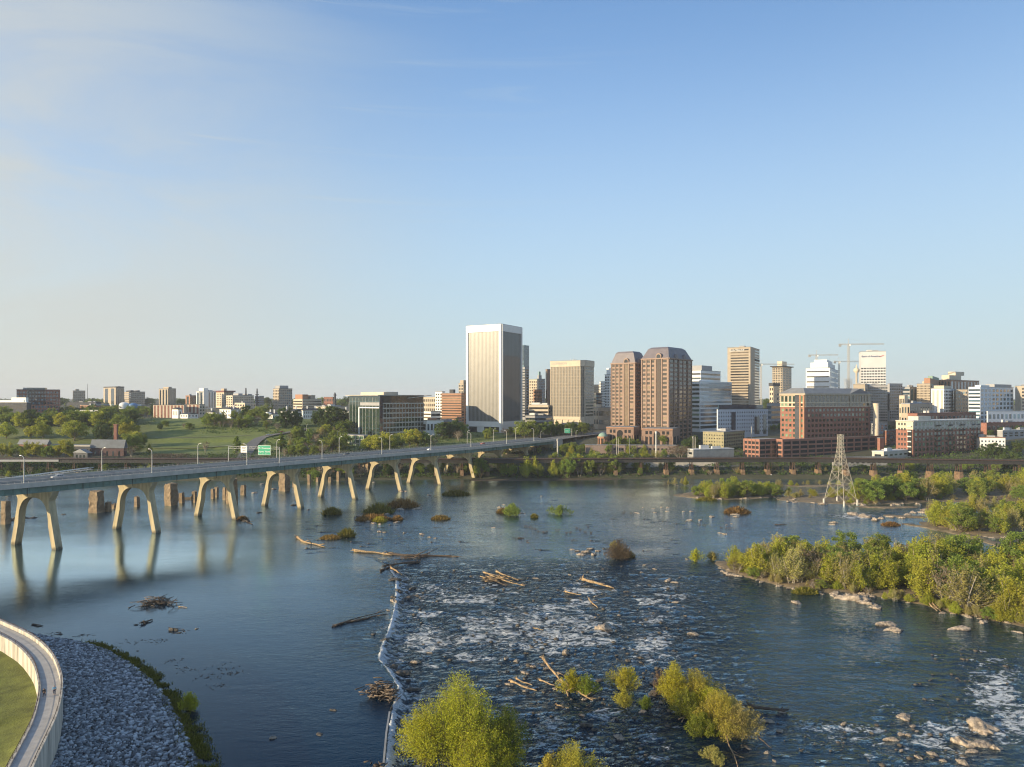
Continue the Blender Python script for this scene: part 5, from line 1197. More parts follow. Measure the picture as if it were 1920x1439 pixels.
for q in [(1440, 1354, 20), (1425, 1362, 14, "dark"), (1460, 1372, 12), (1440, 1412, 14, "pale"), (1452, 1428, 10), (1398, 1400, 14, "dark"), (1420, 1340, 18, "dark"), (1405, 1336, 14, "dark"), (1466, 1336, 18), (1405, 1405, 8)]: rock(*q, key="rk_islet")
for q in [(740, 1087, 22, "dark"), (758, 1092, 18, "dark"), (745, 1108, 18, "dark"), (760, 1112, 16, "dark"), (772, 1105, 16, "dark"), (765, 1122, 26, "dark"), (780, 1118, 18, "dark"), (738, 1128, 18), (752, 1130, 14, "dark"), (735, 1120, 16, "dark"), (728, 1145, 8), (750, 1264, 30, "dark"), (772, 1294, 26, "dark"), (735, 1250, 18, "dark"), (700, 1190, 10, "dark"), (722, 1200, 16, "dark"), (765, 1276, 14, "dark")]: rock(*q, key="rk_weir")
for q in [(1335, 970, 14), (1312, 976, 9), (1378, 966, 14), (1380, 970, 9), (1388, 964, 8), (1296, 960, 9), (1282, 960, 6), (1250, 960, 8), (1228, 962, 6), (1225, 954, 5), (1240, 952, 7), (1252, 953, 8), (1270, 911, 4), (1292, 976, 10), (1195, 963, 9), (1205, 953, 6), (1015, 931, 6), (936, 952, 10), (938, 958, 8), (945, 947, 6), (955, 967, 6), (975, 963, 8), (983, 963, 6), (1358, 1002, 10), (1350, 1000, 8), (1363, 985, 6), (1372, 983, 5), (925, 990, 8), (712, 998, 12), (722, 999, 9), (758, 1000, 8), (792, 1003, 12), (805, 1008, 10), (816, 1010, 8), (760, 922, 8, "pale"), (752, 922, 12), (805, 929, 10)]: rock(*q, key="rk_far%d" % (0 if q[0] < 900 else (1 if q[0] < 1100 else 2)))
for q in [(730, 948, 12), (742, 944, 12), (752, 956, 14), (768, 950, 14), (782, 955, 14), (790, 952, 8), (720, 972, 10), (700, 982, 14), (690, 978, 12), (712, 984, 10), (675, 968, 12), (725, 965, 12), (744, 980, 12), (775, 946, 10)]: rock(*q, key="rk_ledge")
for q in [(1600, 966, 26), (1620, 970, 30), (1640, 976, 20), (1655, 973, 14), (1563, 981, 14), (1560, 984, 10), (1668, 970, 14), (1690, 972, 12), (1730, 962, 22), (1745, 959, 26), (1765, 957, 22), (1712, 962, 14), (1700, 966, 14), (1755, 966, 14)]: rock(*q, key="rk_pylon")
for i in range(26):
    px = RR.uniform(1460, 1720); rock(px, np.interp(px, [1460, 1590, 1720], [937, 946, 945]) + RR.uniform(-4, 4), RR.uniform(6, 15), "pale", "rk_shelf%d" % int((px - 1460) / 87))
for i in range(16): px = RR.uniform(1290, 1455); rock(px, np.interp(px, [1290, 1350, 1455], [934, 938, 932]) + RR.uniform(-2, 1), RR.uniform(5, 11), "pale", "rk_shrubby")
for i in range(12): px = RR.uniform(1760, 1915); rock(px, np.interp(px, [1760, 1800, 1860, 1920], [990, 1001, 1011, 1013]) + RR.uniform(-3, 1), RR.uniform(6, 14), "pale", "rk_midisl")
for q in [(1728, 900, 18), (1745, 902, 22), (1760, 904, 14), (1752, 898, 12), (1876, 962, 14), (1890, 965, 14), (1880, 968, 10)]: rock(*q, key="rk_behind")
for q in [(335, 1187, 10, "dark"), (510, 1385, 14), (600, 1378, 14, "dark"), (255, 1172, 8, "dark"), (368, 1180, 8), (325, 1182, 16, "dark"), (626, 1332, 14, "dark"), (258, 1221, 6, "dark"), (70, 1175, 10, "dark"), (112, 1190, 10, "dark")]: rock(*q, key="rk_pool")
for q in [(1020, 1000, 6, "dark"), (975, 1010, 10, "dark"), (990, 1018, 8, "dark"), (35, 973, 22, "dark"), (60, 972, 16, "dark"), (20, 976, 16, "dark"), (550, 948, 10, "dark"), (577, 957, 8, "dark"), (485, 962, 10, "dark"), (460, 978, 14, "dark"), (448, 976, 10, "dark"), (120, 965, 8, "dark"), (478, 925, 12), (512, 918, 10), (540, 918, 8), (490, 908, 8), (610, 902, 8), (700, 905, 8)]: rock(*q, key="rk_bridge")

# the many small stones of the rapids: too many to count
_v, _t = ico(1); Vs, Ts, k = [], [], 0
for (x, y, r) in STONES:
    q = _v * (1 + .5 * (np.random.default_rng(k).random((len(_v), 1)) - .5)) * np.array([r * 1.25, r, r * .75]); Vs.append(q + [x, y, wz(x, y) + .05 * r]); Ts.append(_t + k); k += len(_v)
tag(link("river_stones", npmesh("river_stones", np.concatenate(Vs), np.concatenate(Ts), m_rockd)), "countless small dark stones breaking the water of the rapids", "stones", None, "stuff")

# dark twigs standing in the shallows
for i, (px, py) in enumerate([(985, 989), (990, 990), (997, 992), (1003, 994), (1010, 998), (1020, 999), (1026, 999), (1045, 996), (1063, 1001), (1072, 1000), (1081, 992), (1088, 995), (1098, 999), (1108, 1001), (1103, 989), (978, 1012), (990, 1017), (965, 1011), (1076, 1015), (1355, 991), (1362, 992), (1370, 992), (1310, 985), (1320, 986), (1170, 963), (1182, 964)]):
    p = gnd(px, py); mb = MB()
    for _ in range(5):
        a = Vector((RR.gauss(0, .5), RR.gauss(0, .4), -.3)); mb.path([a, a + Vector((RR.gauss(0, .3), 0, .8)), a + Vector((RR.gauss(0, .7), 0, RR.uniform(.9, 1.6)))], [.12, .09, .04], 4)
    o = mb.build("twig_clump", m_woodd, None, p); o["look"] = "dark"; member("twigs%d" % (0 if px < 1120 else 1), o, px)

# ------------------------------------------------------------------ driftwood
m_woodg = M("grey driftwood", (.2, .155, .115), .85, .35, 1.5, .4)
def log(px0, py0, px1, py1, w, mat, label, seed=0, dz0=.2, dz1=.1, branches=3, name="driftwood_log"):
    rr = random.Random(seed); a = wpt(px0, py0); b = wpt(px1, py1); a.z += dz0; b.z += dz1; r_ = .58 * w / 2 / F * (a.y + b.y) / 2
    o_ = a.copy(); n = 10; pts = []; Ln = (b - a).length; d0 = (b - a).normalized(); sd = Vector((-d0.y, d0.x, 0)); bow = rr.uniform(-.07, .07) * Ln; wig = rr.uniform(.3, 1.6)
    for k in range(n + 1):
        t = k / n; p = a.lerp(b, t) + sd * (bow * math.sin(math.pi * t) + .018 * Ln * math.sin(7 * t * wig + seed)) + Vector((0, 0, rr.gauss(0, .18 * r_))); pts.append(p - o_)
    mb = MB(); mb.path(pts, [r_ * (1.5 if k == 0 else 1.12 - .62 * k / n) * rr.uniform(.82, 1.15) for k in range(n + 1)], 8)
    for _ in range(6):   # root plate
        d = (Vector((rr.gauss(0, 1), rr.gauss(0, 1), rr.gauss(.3, .8))) - d0 * 1.2).normalized() * r_ * rr.uniform(2, 4.5); mb.path([pts[0], pts[0] + d * .6 + Vector((0, 0, .1)), pts[0] + d], [r_ * .6, r_ * .35, r_ * .08], 5)
    for _ in range(branches + 1):
        k = rr.randrange(3, n); p = pts[k]; l = rr.uniform(.10, .30) * Ln; d = (d0 * rr.uniform(.3, 1) + sd * rr.uniform(-.8, .8) + Vector((0, 0, rr.uniform(.0, .45)))).normalized() * l
        mb.path([p, p + d * .45 + sd * l * rr.uniform(-.1, .1), p + d], [r_ * .55, r_ * .34, r_ * .1], 5)
    o = mb.build(name, mat, None, o_, True); return tag(o, label, "driftwood", "driftwood logs in the river")
def pile(px, py, wpx, hpx, n, mat, label, seed=0, lw=.16, ang=(0, 3.14), dark=None):
    rr = random.Random(seed); c = wpt(px, py); W_ = wpx / F * c.y; mb = MB(); D_ = W_ * .5
    for k in range(n):
        a_ = rr.uniform(*ang); l = W_ * rr.uniform(.25, .55) * .8; gx = rr.gauss(0, .24); p = Vector((gx * W_, (rr.gauss(0, .11) + (.25 * math.sin(3 * gx + seed))) * W_, .1 + abs(rr.gauss(0, 1)) * hpx / F * c.y * .3)); d = Vector((math.cos(a_), math.sin(a_), rr.gauss(0, .12))) * l / 2
        q = d.orthogonal().normalized() * rr.uniform(-.08, .08) * l
        mb.path([p - d, p + q, p + d], [lw * rr.uniform(.7, 1.3), lw, lw * .5], 6, 1 if rr.random() < .45 else 0)
    return tag(mb.build("driftwood_pile", [mat, dark or m_woodd], None, c, True), label, "driftwood")
log(556, 1010, 611, 1027, 7, m_wood, "pale thick log lying at the edge of the smooth pool", 1, .5, .3)
log(664, 1035, 735, 1042, 7, m_wood, "weathered log with root end at the upper corner of the weir", 2, .5, .2)
log(730, 1040, 860, 1044, 8, m_woodd, "long dark waterlogged trunk beyond the top of the weir", 3, .2, .1)
log(785, 1056, 716, 1063, 7, m_woodd, "dark log lying flat above the weir rocks", 4, .3, .3)
log(734, 1068, 753, 1079, 6, m_wood, "short tan log stuck on the weir crest", 5, .6, .2, 0)
log(714, 1072, 740, 1062, 5, m_woodd, "short dark log crossing others above the weir", 25, .4, .4, 0)
log(627, 1175, 728, 1154, 6, m_woodd, "long dark log floating in the pool, its end touching the weir", 6, .2, .3, 1)
log(640, 1172, 722, 1148, 4, m_woodd, "thin dark log alongside the long one in the pool", 26, .3, .4, 0)
for i, q in enumerate([(908, 1078, 962, 1092), (912, 1084, 950, 1100), (918, 1082, 985, 1100), (930, 1074, 972, 1090), (907, 1086, 930, 1090)]):
    log(*q, 5, m_wood if i % 2 == 0 or i == 3 else m_woodd, ("tan log on top of the driftwood jam left of centre", "dark log low in the driftwood jam left of centre", "longest tan log of the jam left of centre, pointing right", "tan log at the back of the jam left of centre", "short log stub at the left end of the jam left of centre")[i], 30 + i, .9 - .15 * i, .3)
log(1092, 1090, 1152, 1104, 9, m_wood, "thick bleached trunk in the middle rapids", 7, .7, .3, 1)
log(1060, 1112, 1091, 1117, 5, m_wood, "short tan log just below the thick bleached trunk", 8, .4, .2, 0)
log(1104, 1126, 1120, 1141, 5, m_wood, "small pale log tilted in white water", 9, .5, .2, 0)
log(1020, 1250, 1066, 1308, 8, m_wood, "forked bleached trunk standing out of the lower rapids", 10, 2.2, .3, 2)
log(1052, 1286, 1112, 1316, 9, m_wood, "thick orange-tan trunk beside the forked one, pointing to the bush", 11, 1.2, .3, 2)
log(1012, 1280, 1040, 1290, 5, m_wood, "short tan branch behind the forked trunk", 12, .6, .5, 1)
log(958, 1282, 1006, 1298, 7, m_wood, "smooth tan log left of the forked trunk", 13, .6, .3, 0)
log(968, 1279, 998, 1288, 5, m_wood, "thin tan log lying against the smooth one", 14, .8, .4, 0)
log(1044, 1324, 1066, 1329, 4, m_wood, "small stick floating below the forked trunk", 15, .2, .1, 0)
log(1002, 1180, 1020, 1184, 4, m_wood, "small brown stick in the white rapids", 35, .3, .3, 0)
log(1364, 1394, 1384, 1440, 4, m_wood, "pale bent branch at the bottom edge below the rocky islet", 16, 1.2, .2, 1)
log(1424, 1388, 1446, 1404, 4, m_woodd, "dark branch trailing off the right end of the rocky islet", 17, .4, .1, 0)
log(1405, 1330, 1478, 1334, 12, m_woodd, "big dark trunk lying off the right end of the rocky islet", 18, .6, .3, 1)
log(1366, 1052, 1406, 1072, 6, m_wood, "pale fallen trunk on the left tip of the large island", 19, 1.2, .8, 1)
log(1378, 1066, 1410, 1076, 5, m_wood, "second pale trunk on the island tip, nearer the water", 20, .8, .6, 1)
log(1742, 1138, 1758, 1150, 5, m_wood, "pale branch leaning on the shore of the large island", 21, 1.4, .6, 1)
log(1750, 1140, 1764, 1150, 4, m_wood, "thin pale branch beside the leaning one on the island shore", 36, 1.2, .6, 0)
log(269, 1170, 286, 1164, 7, m_woodd, "short thick dark log floating below the dark debris raft", 22, .3, .3, 0)
log(336, 1139, 351, 1141, 3, m_wood, "thin pale stick floating right of the debris raft", 23, .2, .2, 0)
log(318, 1180, 345, 1182, 3, m_woodd, "thin dark stick in the pool near the riprap", 24, .2, .2, 1)
log(62, 1172, 80, 1175, 4, m_woodd, "dark stick near the floodwall corner", 37, .2, .2, 0)
log(450, 975, 474, 984, 4, m_woodd, "dark sticks caught at the foot of the third arch", 38, .4, .2, 2)
log(1455, 985, 1475, 984, 3, m_woodd, "thin dark stick in front of the pylon shore", 39, .2, .2, 0)
pile(290, 1135, 58, 18, 130, m_woodd, "dark raft of driftwood debris floating in the smooth pool", 1, .1, (0, 3.14), m_woodg)
pile(718, 1312, 62, 40, 150, m_woodd, "tangled heap of driftwood caught on the weir", 2, .12, (-.4, 1.6), m_woodg)
pile(1330, 1362, 90, 16, 26, m_wood, "driftwood tangle under the golden willow on the rocky islet", 3, .1)
pile(708, 1436, 30, 10, 16, m_woodd, "small debris heap on the weir at the bottom edge", 4, .12)
pile(930, 1086, 50, 12, 24, m_wood, "tangle of thin branches in the jam left of centre", 5, .14, (-.5, .3))
pile(775, 1046, 60, 8, 20, m_woodd, "thin dark branches strewn along the top of the weir", 6, .14, (-.3, .3))

# ------------------------------------------------------------------ transmission pylons and poles
def pylon(px, py, h, prof, mat, label, rot, feet, mfoot, arms=()):
    p = gnd(px, py, .5); r = empty("transmission_pylon", p, label, "pylon"); r.rotation_euler = (0, 0, rot)
    cs = [(-1, -1), (1, -1), (1, 1), (-1, 1)]
    def w(z): return float(np.interp(z, [a for a, _ in prof], [b for _, b in prof])) / 2
    zs = [a for a, _ in prof]
    lv = [feet]; z = feet
    while z < h - .5: z = min(h, z + max(1.4, w(z) * 1.5)); lv.append(z)
    for cx, cy in cs:
        mb = MB()
        for a, b in zip(lv[:-1], lv[1:]): mb.tube((cx * w(a), cy * w(a), a), (cx * w(b), cy * w(b), b), .13 * h / 42, n=4)
        mb.build("leg", mat, r)
        mb = MB(); mb.tube((cx * w(0), cy * w(0), -1.2), (cx * w(0), cy * w(0), feet), .55 * h / 42 + .1, .45 * h / 42 + .1, 10); mb.build("footing", mfoot, r)
    mb = MB()
    for k, (a, b) in enumerate(zip(lv[:-1], lv[1:])):
        for i in range(4):
            c0, c1 = cs[i], cs[(i + 1) % 4]; A_a = Vector((c0[0] * w(a), c0[1] * w(a), a)); A_b = Vector((c0[0] * w(b), c0[1] * w(b), b)); B_a = Vector((c1[0] * w(a), c1[1] * w(a), a)); B_b = Vector((c1[0] * w(b), c1[1] * w(b), b))
            s = .07 * h / 42
            mb.tube(A_a, B_b, s, n=4, caps=False); mb.tube(B_a, A_b, s, n=4, caps=False); mb.tube(A_b, B_b, s, n=4, caps=False)
            if k < 3: m_ = (A_b + B_b) / 2; mb.tube(A_a.lerp(B_b, .25), A_a.lerp(A_b, .5), s * .8, n=3, caps=False); mb.tube(B_a.lerp(A_b, .25), B_a.lerp(B_b, .5), s * .8, n=3, caps=False)
    mb.build("lattice", mat, r)
    for za, la in arms:
        mb = MB()
        for sg in (-1, 1): mb.tube((0, 0, za + .6), (sg * la, 0, za), .14, .08, 4); mb.tube((0, 0, za - .6), (sg * la, 0, za), .12, .08, 4); mb.tube((sg * la, 0, za), (sg * la, 0, za - 1.4), .09, n=5)
        mb.build("crossarm", mat, r)
m_pyl = M("weathered lattice steel", (.46, .42, .33), .7, .2, .5)
pylon(1576, 944, 42.5, [(0, 13.5), (4, 12.4), (13, 9.6), (24, 5.6), (30, 3.6), (35, 2.7), (42, 2.5), (42.5, 2.7)], m_pyl, "tall pale lattice pylon standing on rocks in the river", .55, 2.6, m_concw, ((37, 2.6), (41, 2.8)))
pylon(1448, 894, 27.5, [(0, 9.0), (4, 8), (14, 4.6), (22, 2.0), (27.5, 1.8)], m_rust, "small rusty lattice pylon on white footings before the viaduct", .3, 2.4, m_white, ((24, 1.8),))
for i, (px, py, top, w, lab, mt) in enumerate([(1045.5, 872, 823, .75, "thick grey concrete pole right of the bridge end", m_concw), (1156, 854, 819, .28, "left pole of the slim pair before the plaza arches", m_concw), (1159.5, 854, 822, .25, "right pole of the slim pair before the plaza arches", m_concw),
        (1230, 860, 809, .5, "tall white monopole in front of the twin brown towers", m_white), (1299.5, 862, 818, .32, "left one of two pale poles before the low warehouse", m_concw), (1303.5, 866, 819, .32, "right one of two pale poles before the low warehouse", m_concw), (1409, 832, 800, .38, "pale pole behind the brick parking deck corner", m_concw), (1180, 854, 822, .22, "dark thin pole right of the plaza arch", m_grey)]):
    p = gp(px, py); h = zpx(top, p.y) - p.z; r = empty("utility_pole", p, lab, "pole")
    mb = MB(); mb.tube((0, 0, -1), (0, 0, h), w, w * .7, 10); mb.build("mast", mt, r)
    mb = MB(); mb.lathe([(w * 1.6, 0), (w * 1.6, .5), (w, .8)], 12); mb.build("base", m_concg, r)
    if i in (0, 3, 4):
        mb = MB()
        for k in range(3): a = k * 2.1 + .4; mb.box((math.cos(a) * w * 1.4, math.sin(a) * w * 1.4, h - 1.2), (.3, .3, 1.8), a)
        mb.build("antenna_panel", m_white if i == 3 else m_grey, r)

# ------------------------------------------------------------------ two walkers on the floodwall path
def skin_mesh(name, nodes, edges, mat, parent, root=0, sub=1):
    me = bpy.data.meshes.new(name); me.from_pydata([n[:3] for n in nodes], edges, []); o = link(name, me, parent); me.materials.append(mat)
    md = o.modifiers.new("skin", 'SKIN'); sk = me.skin_vertices[0].data
    for i, n in enumerate(nodes): sk[i].radius = (n[3], n[3]); sk[i].use_root = (i == root)
    s = o.modifiers.new("subd", 'SUBSURF'); s.levels = sub; s.render_levels = sub; return o
def person(loc, rz, m_top, m_leg, m_hair, label, stride=1):
    r = empty("person", loc, label, "person"); r.rotation_euler = (0, 0, rz); m_skin = M("skin", (.5, .3, .2), .6, .05)
    N, E = [], []
    def add(x, y, z, w, p=None):
        N.append((x, y, z, w)); i = len(N) - 1
        if p is not None: E.append((p, i))
        return i
    pel = add(0, 0, .95, .13); ch = add(0, 0, 1.3, .15, pel); nk = add(0, .01, 1.5, .06, ch); hd = add(0, .03, 1.64, .095, nk); add(0, .03, 1.74, .075, hd); add(0, .12, 1.62, .02, hd)
    for s in (-1, 1):
        st = .22 * s * stride
        hp = add(.1 * s, 0, .9, .095, pel); kn = add(.11 * s, .05 + st * .6, .5, .065, hp); an = add(.11 * s, -.02 + st, .09, .045, kn); add(.12 * s, .14 + st, .04, .035, an)
        sh = add(.2 * s, 0, 1.42, .065, ch); el = add(.27 * s, -.05 - st * .4, 1.14, .045, sh); wr = add(.28 * s, .05 - st * .9, .9, .03, el); pm = add(.28 * s, .07 - st, .83, .033, wr)
        for k in range(4): f = add(.28 * s + (-.025 + .017 * k), .085 - st, .765 - .006 * (k % 2), .009, pm); add(.28 * s + (-.025 + .017 * k), .095 - st, .725 + .008 * abs(k - 1.5), .008, f)
        add(.28 * s - .035 * s, .115 - st, .80, .01, pm)
    skin_mesh("body", N, E, m_skin, r)
    n = [(0, 0, .98, .155), (0, 0, 1.2, .165), (0, 0, 1.4, .165)] ; e = [(0, 1), (1, 2)]
    for s in (-1, 1):
        st = .22 * s * stride; i = len(n); n += [(.2 * s, 0, 1.42, .085), (.27 * s, -.05 - st * .4, 1.14, .065), (.28 * s, .04 - st * .85, .93, .05)]; e += [(2, i), (i, i + 1), (i + 1, i + 2)]
    skin_mesh("jacket", n, e, m_top, r)
    n = [(0, 0, .97, .15)]; e = []
    for s in (-1, 1):
        st = .22 * s * stride; i = len(n); n += [(.1 * s, 0, .88, .115), (.11 * s, .05 + st * .6, .5, .085), (.11 * s, -.02 + st, .13, .062)]; e += [(0, i), (i, i + 1), (i + 1, i + 2)]
    skin_mesh("trousers", n, e, m_leg, r)
    skin_mesh("hair", [(0, .0, 1.70, .098), (0, -.03, 1.64, .09), (0, -.03, 1.58, .06)], [(0, 1), (1, 2)], m_hair, r)
mk = lambda n, c: M(n, c, .8, .1)
def wallpt(px, py, s):
    return gnd(px, py, ZW)
person(wallpt(82.5, 1308, 0), .3, mk("black jacket", (.012, .012, .016)), mk("dark trousers", (.02, .02, .03)), mk("dark hair", (.02, .015, .01)), "person in dark clothes walking on the floodwall path")
person(wallpt(102, 1303, 0), -2.6, mk("light blue shirt", (.18, .42, .6)), mk("navy trousers", (.03, .04, .08)), mk("brown hair", (.06, .035, .02)), "person in a light blue shirt beside the outer floodwall rail", -1)
# ------------------------------------------------------------------ buildings
class Bld:
    def __init__(s, name, label, cat, x0, xc, x1, yt, Y, a=30, wall=None, group=None, base=None, depth=22, roof=None, plain=False, maxw=260):
        """corner xc (photo px) at depth Y; left face runs to column x0, right face to x1; roofline row yt; a = turn of the left face (degrees)"""
        s.Y = Y; s.C = Vector(((xc - 960) / F * Y, Y, 0)); a = R(a)
        s.dl = Vector((-math.cos(a), math.sin(a), 0)); s.dr = Vector((math.sin(a), math.cos(a), 0))
        s.nl = Vector((-math.sin(a), -math.cos(a), 0)); s.nr = Vector((math.cos(a), -math.sin(a), 0))
        def ln(d, x):
            q = (x - 960) / F; den = d.x - q * d.y
            return (q * s.C.y - s.C.x) / den if abs(den) > 1e-4 else -1
        s.wl = ln(s.dl, x0) if x0 < xc - .5 else depth
        s.wr = ln(s.dr, x1) if x1 > xc + .5 else depth
        if not (0 < s.wl < 260): s.wl = depth
        if not (0 < s.wr < 260): s.wr = depth
        s.wl = min(s.wl, maxw); s.wr = min(s.wr, maxw)
        s.zt = zpx(yt, Y); cz = float(terr(s.C.x + s.dl.x * s.wl * .3 + s.dr.x * s.wr * .3, s.C.y)); s.zb = (min(cz, float(terr(s.C.x, s.C.y))) if base is None else zpx(base, Y))
        s.root = empty(name, (s.C.x, s.C.y, s.zb), label, cat, group); s.o = Vector((s.C.x, s.C.y, s.zb)); s.H = s.zt - s.zb
        s.wallm = wall or m_grey; s.nw = 0; s.extra = {}
        if not plain:
            mb = MB(); s.ublock(mb, 0, s.wl, 0, s.wr, -6, s.H); s.add("wall", mb, s.wallm)
            if roof is not False:
                mb = MB(); s.ublock(mb, -.25, s.wl + .25, -.25, s.wr + .25, s.H, s.H + .5); s.ublock(mb, .5, s.wl - .5, .5, s.wr - .5, s.H + .5, s.H + .52); s.add("roof", mb, roof or m_roofg)
    def P(s, u, v, z): return s.dl * u + s.dr * v + Vector((0, 0, z))
    def ublock(s, mb, u0, u1, v0, v1, z0, z1, m=0):
        q = lambda z: [s.P(u0, v0, z), s.P(u0, v1, z), s.P(u1, v1, z), s.P(u1, v0, z)]
        mb.hexa(q(z0), q(z1), m)
    def add(s, name, mb, mat, parent=None, smooth=False): return mb.build(name, mat, parent or s.root, (0, 0, 0), smooth)
    def fp(s, face, t, z, out):
        """t runs left to right across the face as seen"""
        if face == 'L': return s.dl * (s.wl - t) + s.nl * out + Vector((0, 0, z))
        return s.dr * t + s.nr * out + Vector((0, 0, z))
    def w(s, face): return s.wl if face == 'L' else s.wr
    def fbox(s, mb, face, t0, t1, z0, z1, out, inn=-.2, m=0):
        q = lambda z: [s.fp(face, t0, z, out), s.fp(face, t1, z, out), s.fp(face, t1, z, inn), s.fp(face, t0, z, inn)]
        mb.hexa(q(z0), q(z1), m)
    def zy(s, y): return zpx(y, s.Y) - s.zb
    def windows(s, face, cols, rows, z0=None, z1=None, t0=0.0, t1=1.0, fw=.55, fh=.55, mat=None, out=.12, name="window", skip=None):
        z0 = 3.5 if z0 is None else z0; z1 = s.H - 1.5 if z1 is None else z1; W = s.w(face); mat = mat or m_glass
        a, b = t0 * W, t1 * W; cw = (b - a) / cols; rh = (z1 - z0) / rows; ww = cw * fw; hh = rh * fh; me = None
        for r in range(rows - 1, -1, -1):
            for c in range(cols):
                if skip and skip(c, r): continue
                t = a + cw * (c + .5) - ww / 2; z = z0 + rh * (r + .5) - hh / 2
                if s.nw < 100:
                    if me is None:
                        mb = MB(); o_ = s.fp(face, 0, 0, 0); q = MB(); s.fbox(q, face, 0, ww, 0, hh, out, -.1); mb.v = [tuple(Vector(v) - o_) for v in q.v]; mb.f = q.f; mb.m = q.m; me = mb.mesh(name, mat)
                    link(name, me, s.root, s.fp(face, t, z, 0)); s.nw += 1
                else:
                    mb = s.extra.setdefault((name, mat.name), (MB(), mat))[0]; s.fbox(mb, face, t, t + ww, z, z + hh, out, -.1)
    def bands(s, face, rows, z0=None, z1=None, fh=.5, t0=0.02, t1=.98, mat=None, out=.12, name="window_band"):
        z0 = 3.0 if z0 is None else z0; z1 = s.H - 1.5 if z1 is None else z1; W = s.w(face); rh = (z1 - z0) / rows; me = None; hh = rh * fh
        for r in range(rows):
            mb = MB(); s.fbox(mb, face, t0 * W, t1 * W, z0 + rh * (r + .5) - hh / 2, z0 + rh * (r + .5) + hh / 2, out, -.1); s.add(name, mb, mat or m_glass)
    def ribs(s, face, n, z0, z1, wd, out, mat, name="fin", t0=0.0, t1=1.0):
        W = s.w(face)
        for i in range(n + 1):
            t = W * (t0 + (t1 - t0) * i / n); mb = MB(); s.fbox(mb, face, t - wd / 2, t + wd / 2, z0, z1, out, -.1); s.add(name, mb, mat)
    def panel(s, name, face, t0, t1, z0, z1, mat, out=.15):
        W = s.w(face); mb = MB(); s.fbox(mb, face, t0 * W, t1 * W, z0, z1, out, -.1); return s.add(name, mb, mat)
    def slabs(s, face, rows, z0, z1, th, out, mat, name="spandrel"):
        rh = (z1 - z0) / rows
        for r in range(rows + 1): mb = MB(); s.fbox(mb, face, 0, s.w(face), z0 + rh * r - th / 2, z0 + rh * r + th / 2, out, -.1); s.add(name, mb, mat)
    def block(s, name, u0, u1, v0, v1, z0, z1, mat):
        mb = MB(); s.ublock(mb, u0 * s.wl, u1 * s.wl, v0 * s.wr, v1 * s.wr, z0, z1); return s.add(name, mb, mat)
    def antenna(s, u, v, h, r=.18):
        mb = MB(); p = s.P(u * s.wl, v * s.wr, s.H); mb.tube(p, p + Vector((0, 0, h)), r, r * .5, 6); mb.tube(p + Vector((-1, 0, h * .4)), p + Vector((1, 0, h * .4)), r * .5, n=4); return s.add("antenna", mb, m_steel)
    def sign(s, face, body, size, t, z, mat, out=.25, name="lettering"):
        n = s.nl if face == 'L' else s.nr; rz = math.atan2(n.x, -n.y)
        return text(name, body, size, mat, s.root, s.fp(face, t * s.w(face), z, out), (R(90), 0, rz))
    def done(s):
        for (name, _), (mb, mat) in s.extra.items(): o = s.add("windows", mb, mat); o["kind"] = "stuff"
        return s

# ---- tallest pale tower
b = Bld("office_tower", "tallest pale aluminium-finned office tower with a plain white crown band", "office tower", 875, 940, 978, 608, 768, 30, m_alum, base=803)
H = b.H; zc = b.zy(621)
for f, n in (("L", 22), ("R", 22)):
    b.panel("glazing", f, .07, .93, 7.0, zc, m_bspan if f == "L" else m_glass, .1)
    b.ribs(f, n, 5.0, zc, .42, .3, m_fin, "fin", .07, .93)
    for t0, t1 in ((0, .05), (.95, 1)): b.panel("corner_pier", f, t0, t1, -4, H, m_alum, 1.2)
    b.panel("crown_band", f, 0.05, .95, zc, H, m_alum, 1.0); b.panel("base_band", f, .05, .95, 1.0, 7.0, m_alum, .95)
b.panel("lobby_opening", "L", .08, .3, -5, 1, m_void, .5); b.panel("lobby_opening", "L", .52, .94, -5, 1, m_void, .5)
b.block("roof_plant", .3, .7, .3, .7, H + .5, H + 1.6, m_concg); b.done()
mb = MB(); 

# ---- second pale tower
b = Bld("office_tower", "cream square office tower with dark window strips and a roof mast", "office tower", 1032, 1097, 1113.5, 676, 880, 30, m_cream, base=800)
H = b.H; zc = b.zy(687); zl = b.zy(782)
b.panel("glazing", "L", .02, .98, zl, zc, m_bspan, .1); b.ribs("L", 22, zl, zc, .7, .45, m_tan, "fin", .02, .98)
b.slabs("L", 15, zl, zc, .35, .35, m_tan, "spandrel")
b.panel("crown_band", "L", 0, 1, zc, H, m_cream, .9); b.panel("base_band", "L", 0, 1, zl - 4, zl, m_cream, .9)
b.bands("R", 16, zl, zc, .5, .06, .94, m_glass); b.panel("crown_band", "R", 0, 1, zc, H, m_cream, .9)
b.ribs("L", 6, -6, zl - 4, 1.6, .9, m_cream, "column", .0, 1)
b.sign("L", "DOMINION", 4.2, .27, (zc + H) / 2 + .4, m_grey, 1.0); b.antenna(.45, .5, 7); b.antenna(.38, .45, 4); b.antenna(.52, .4, 4)
mb = MB(); p = b.P(b.wl * .45, b.wr * .5, b.H); mb.lathe([(2.6, 2.0), (1.6, 1.2), (0, .9)], 10, p); b.add("dish", mb, m_white); b.done()

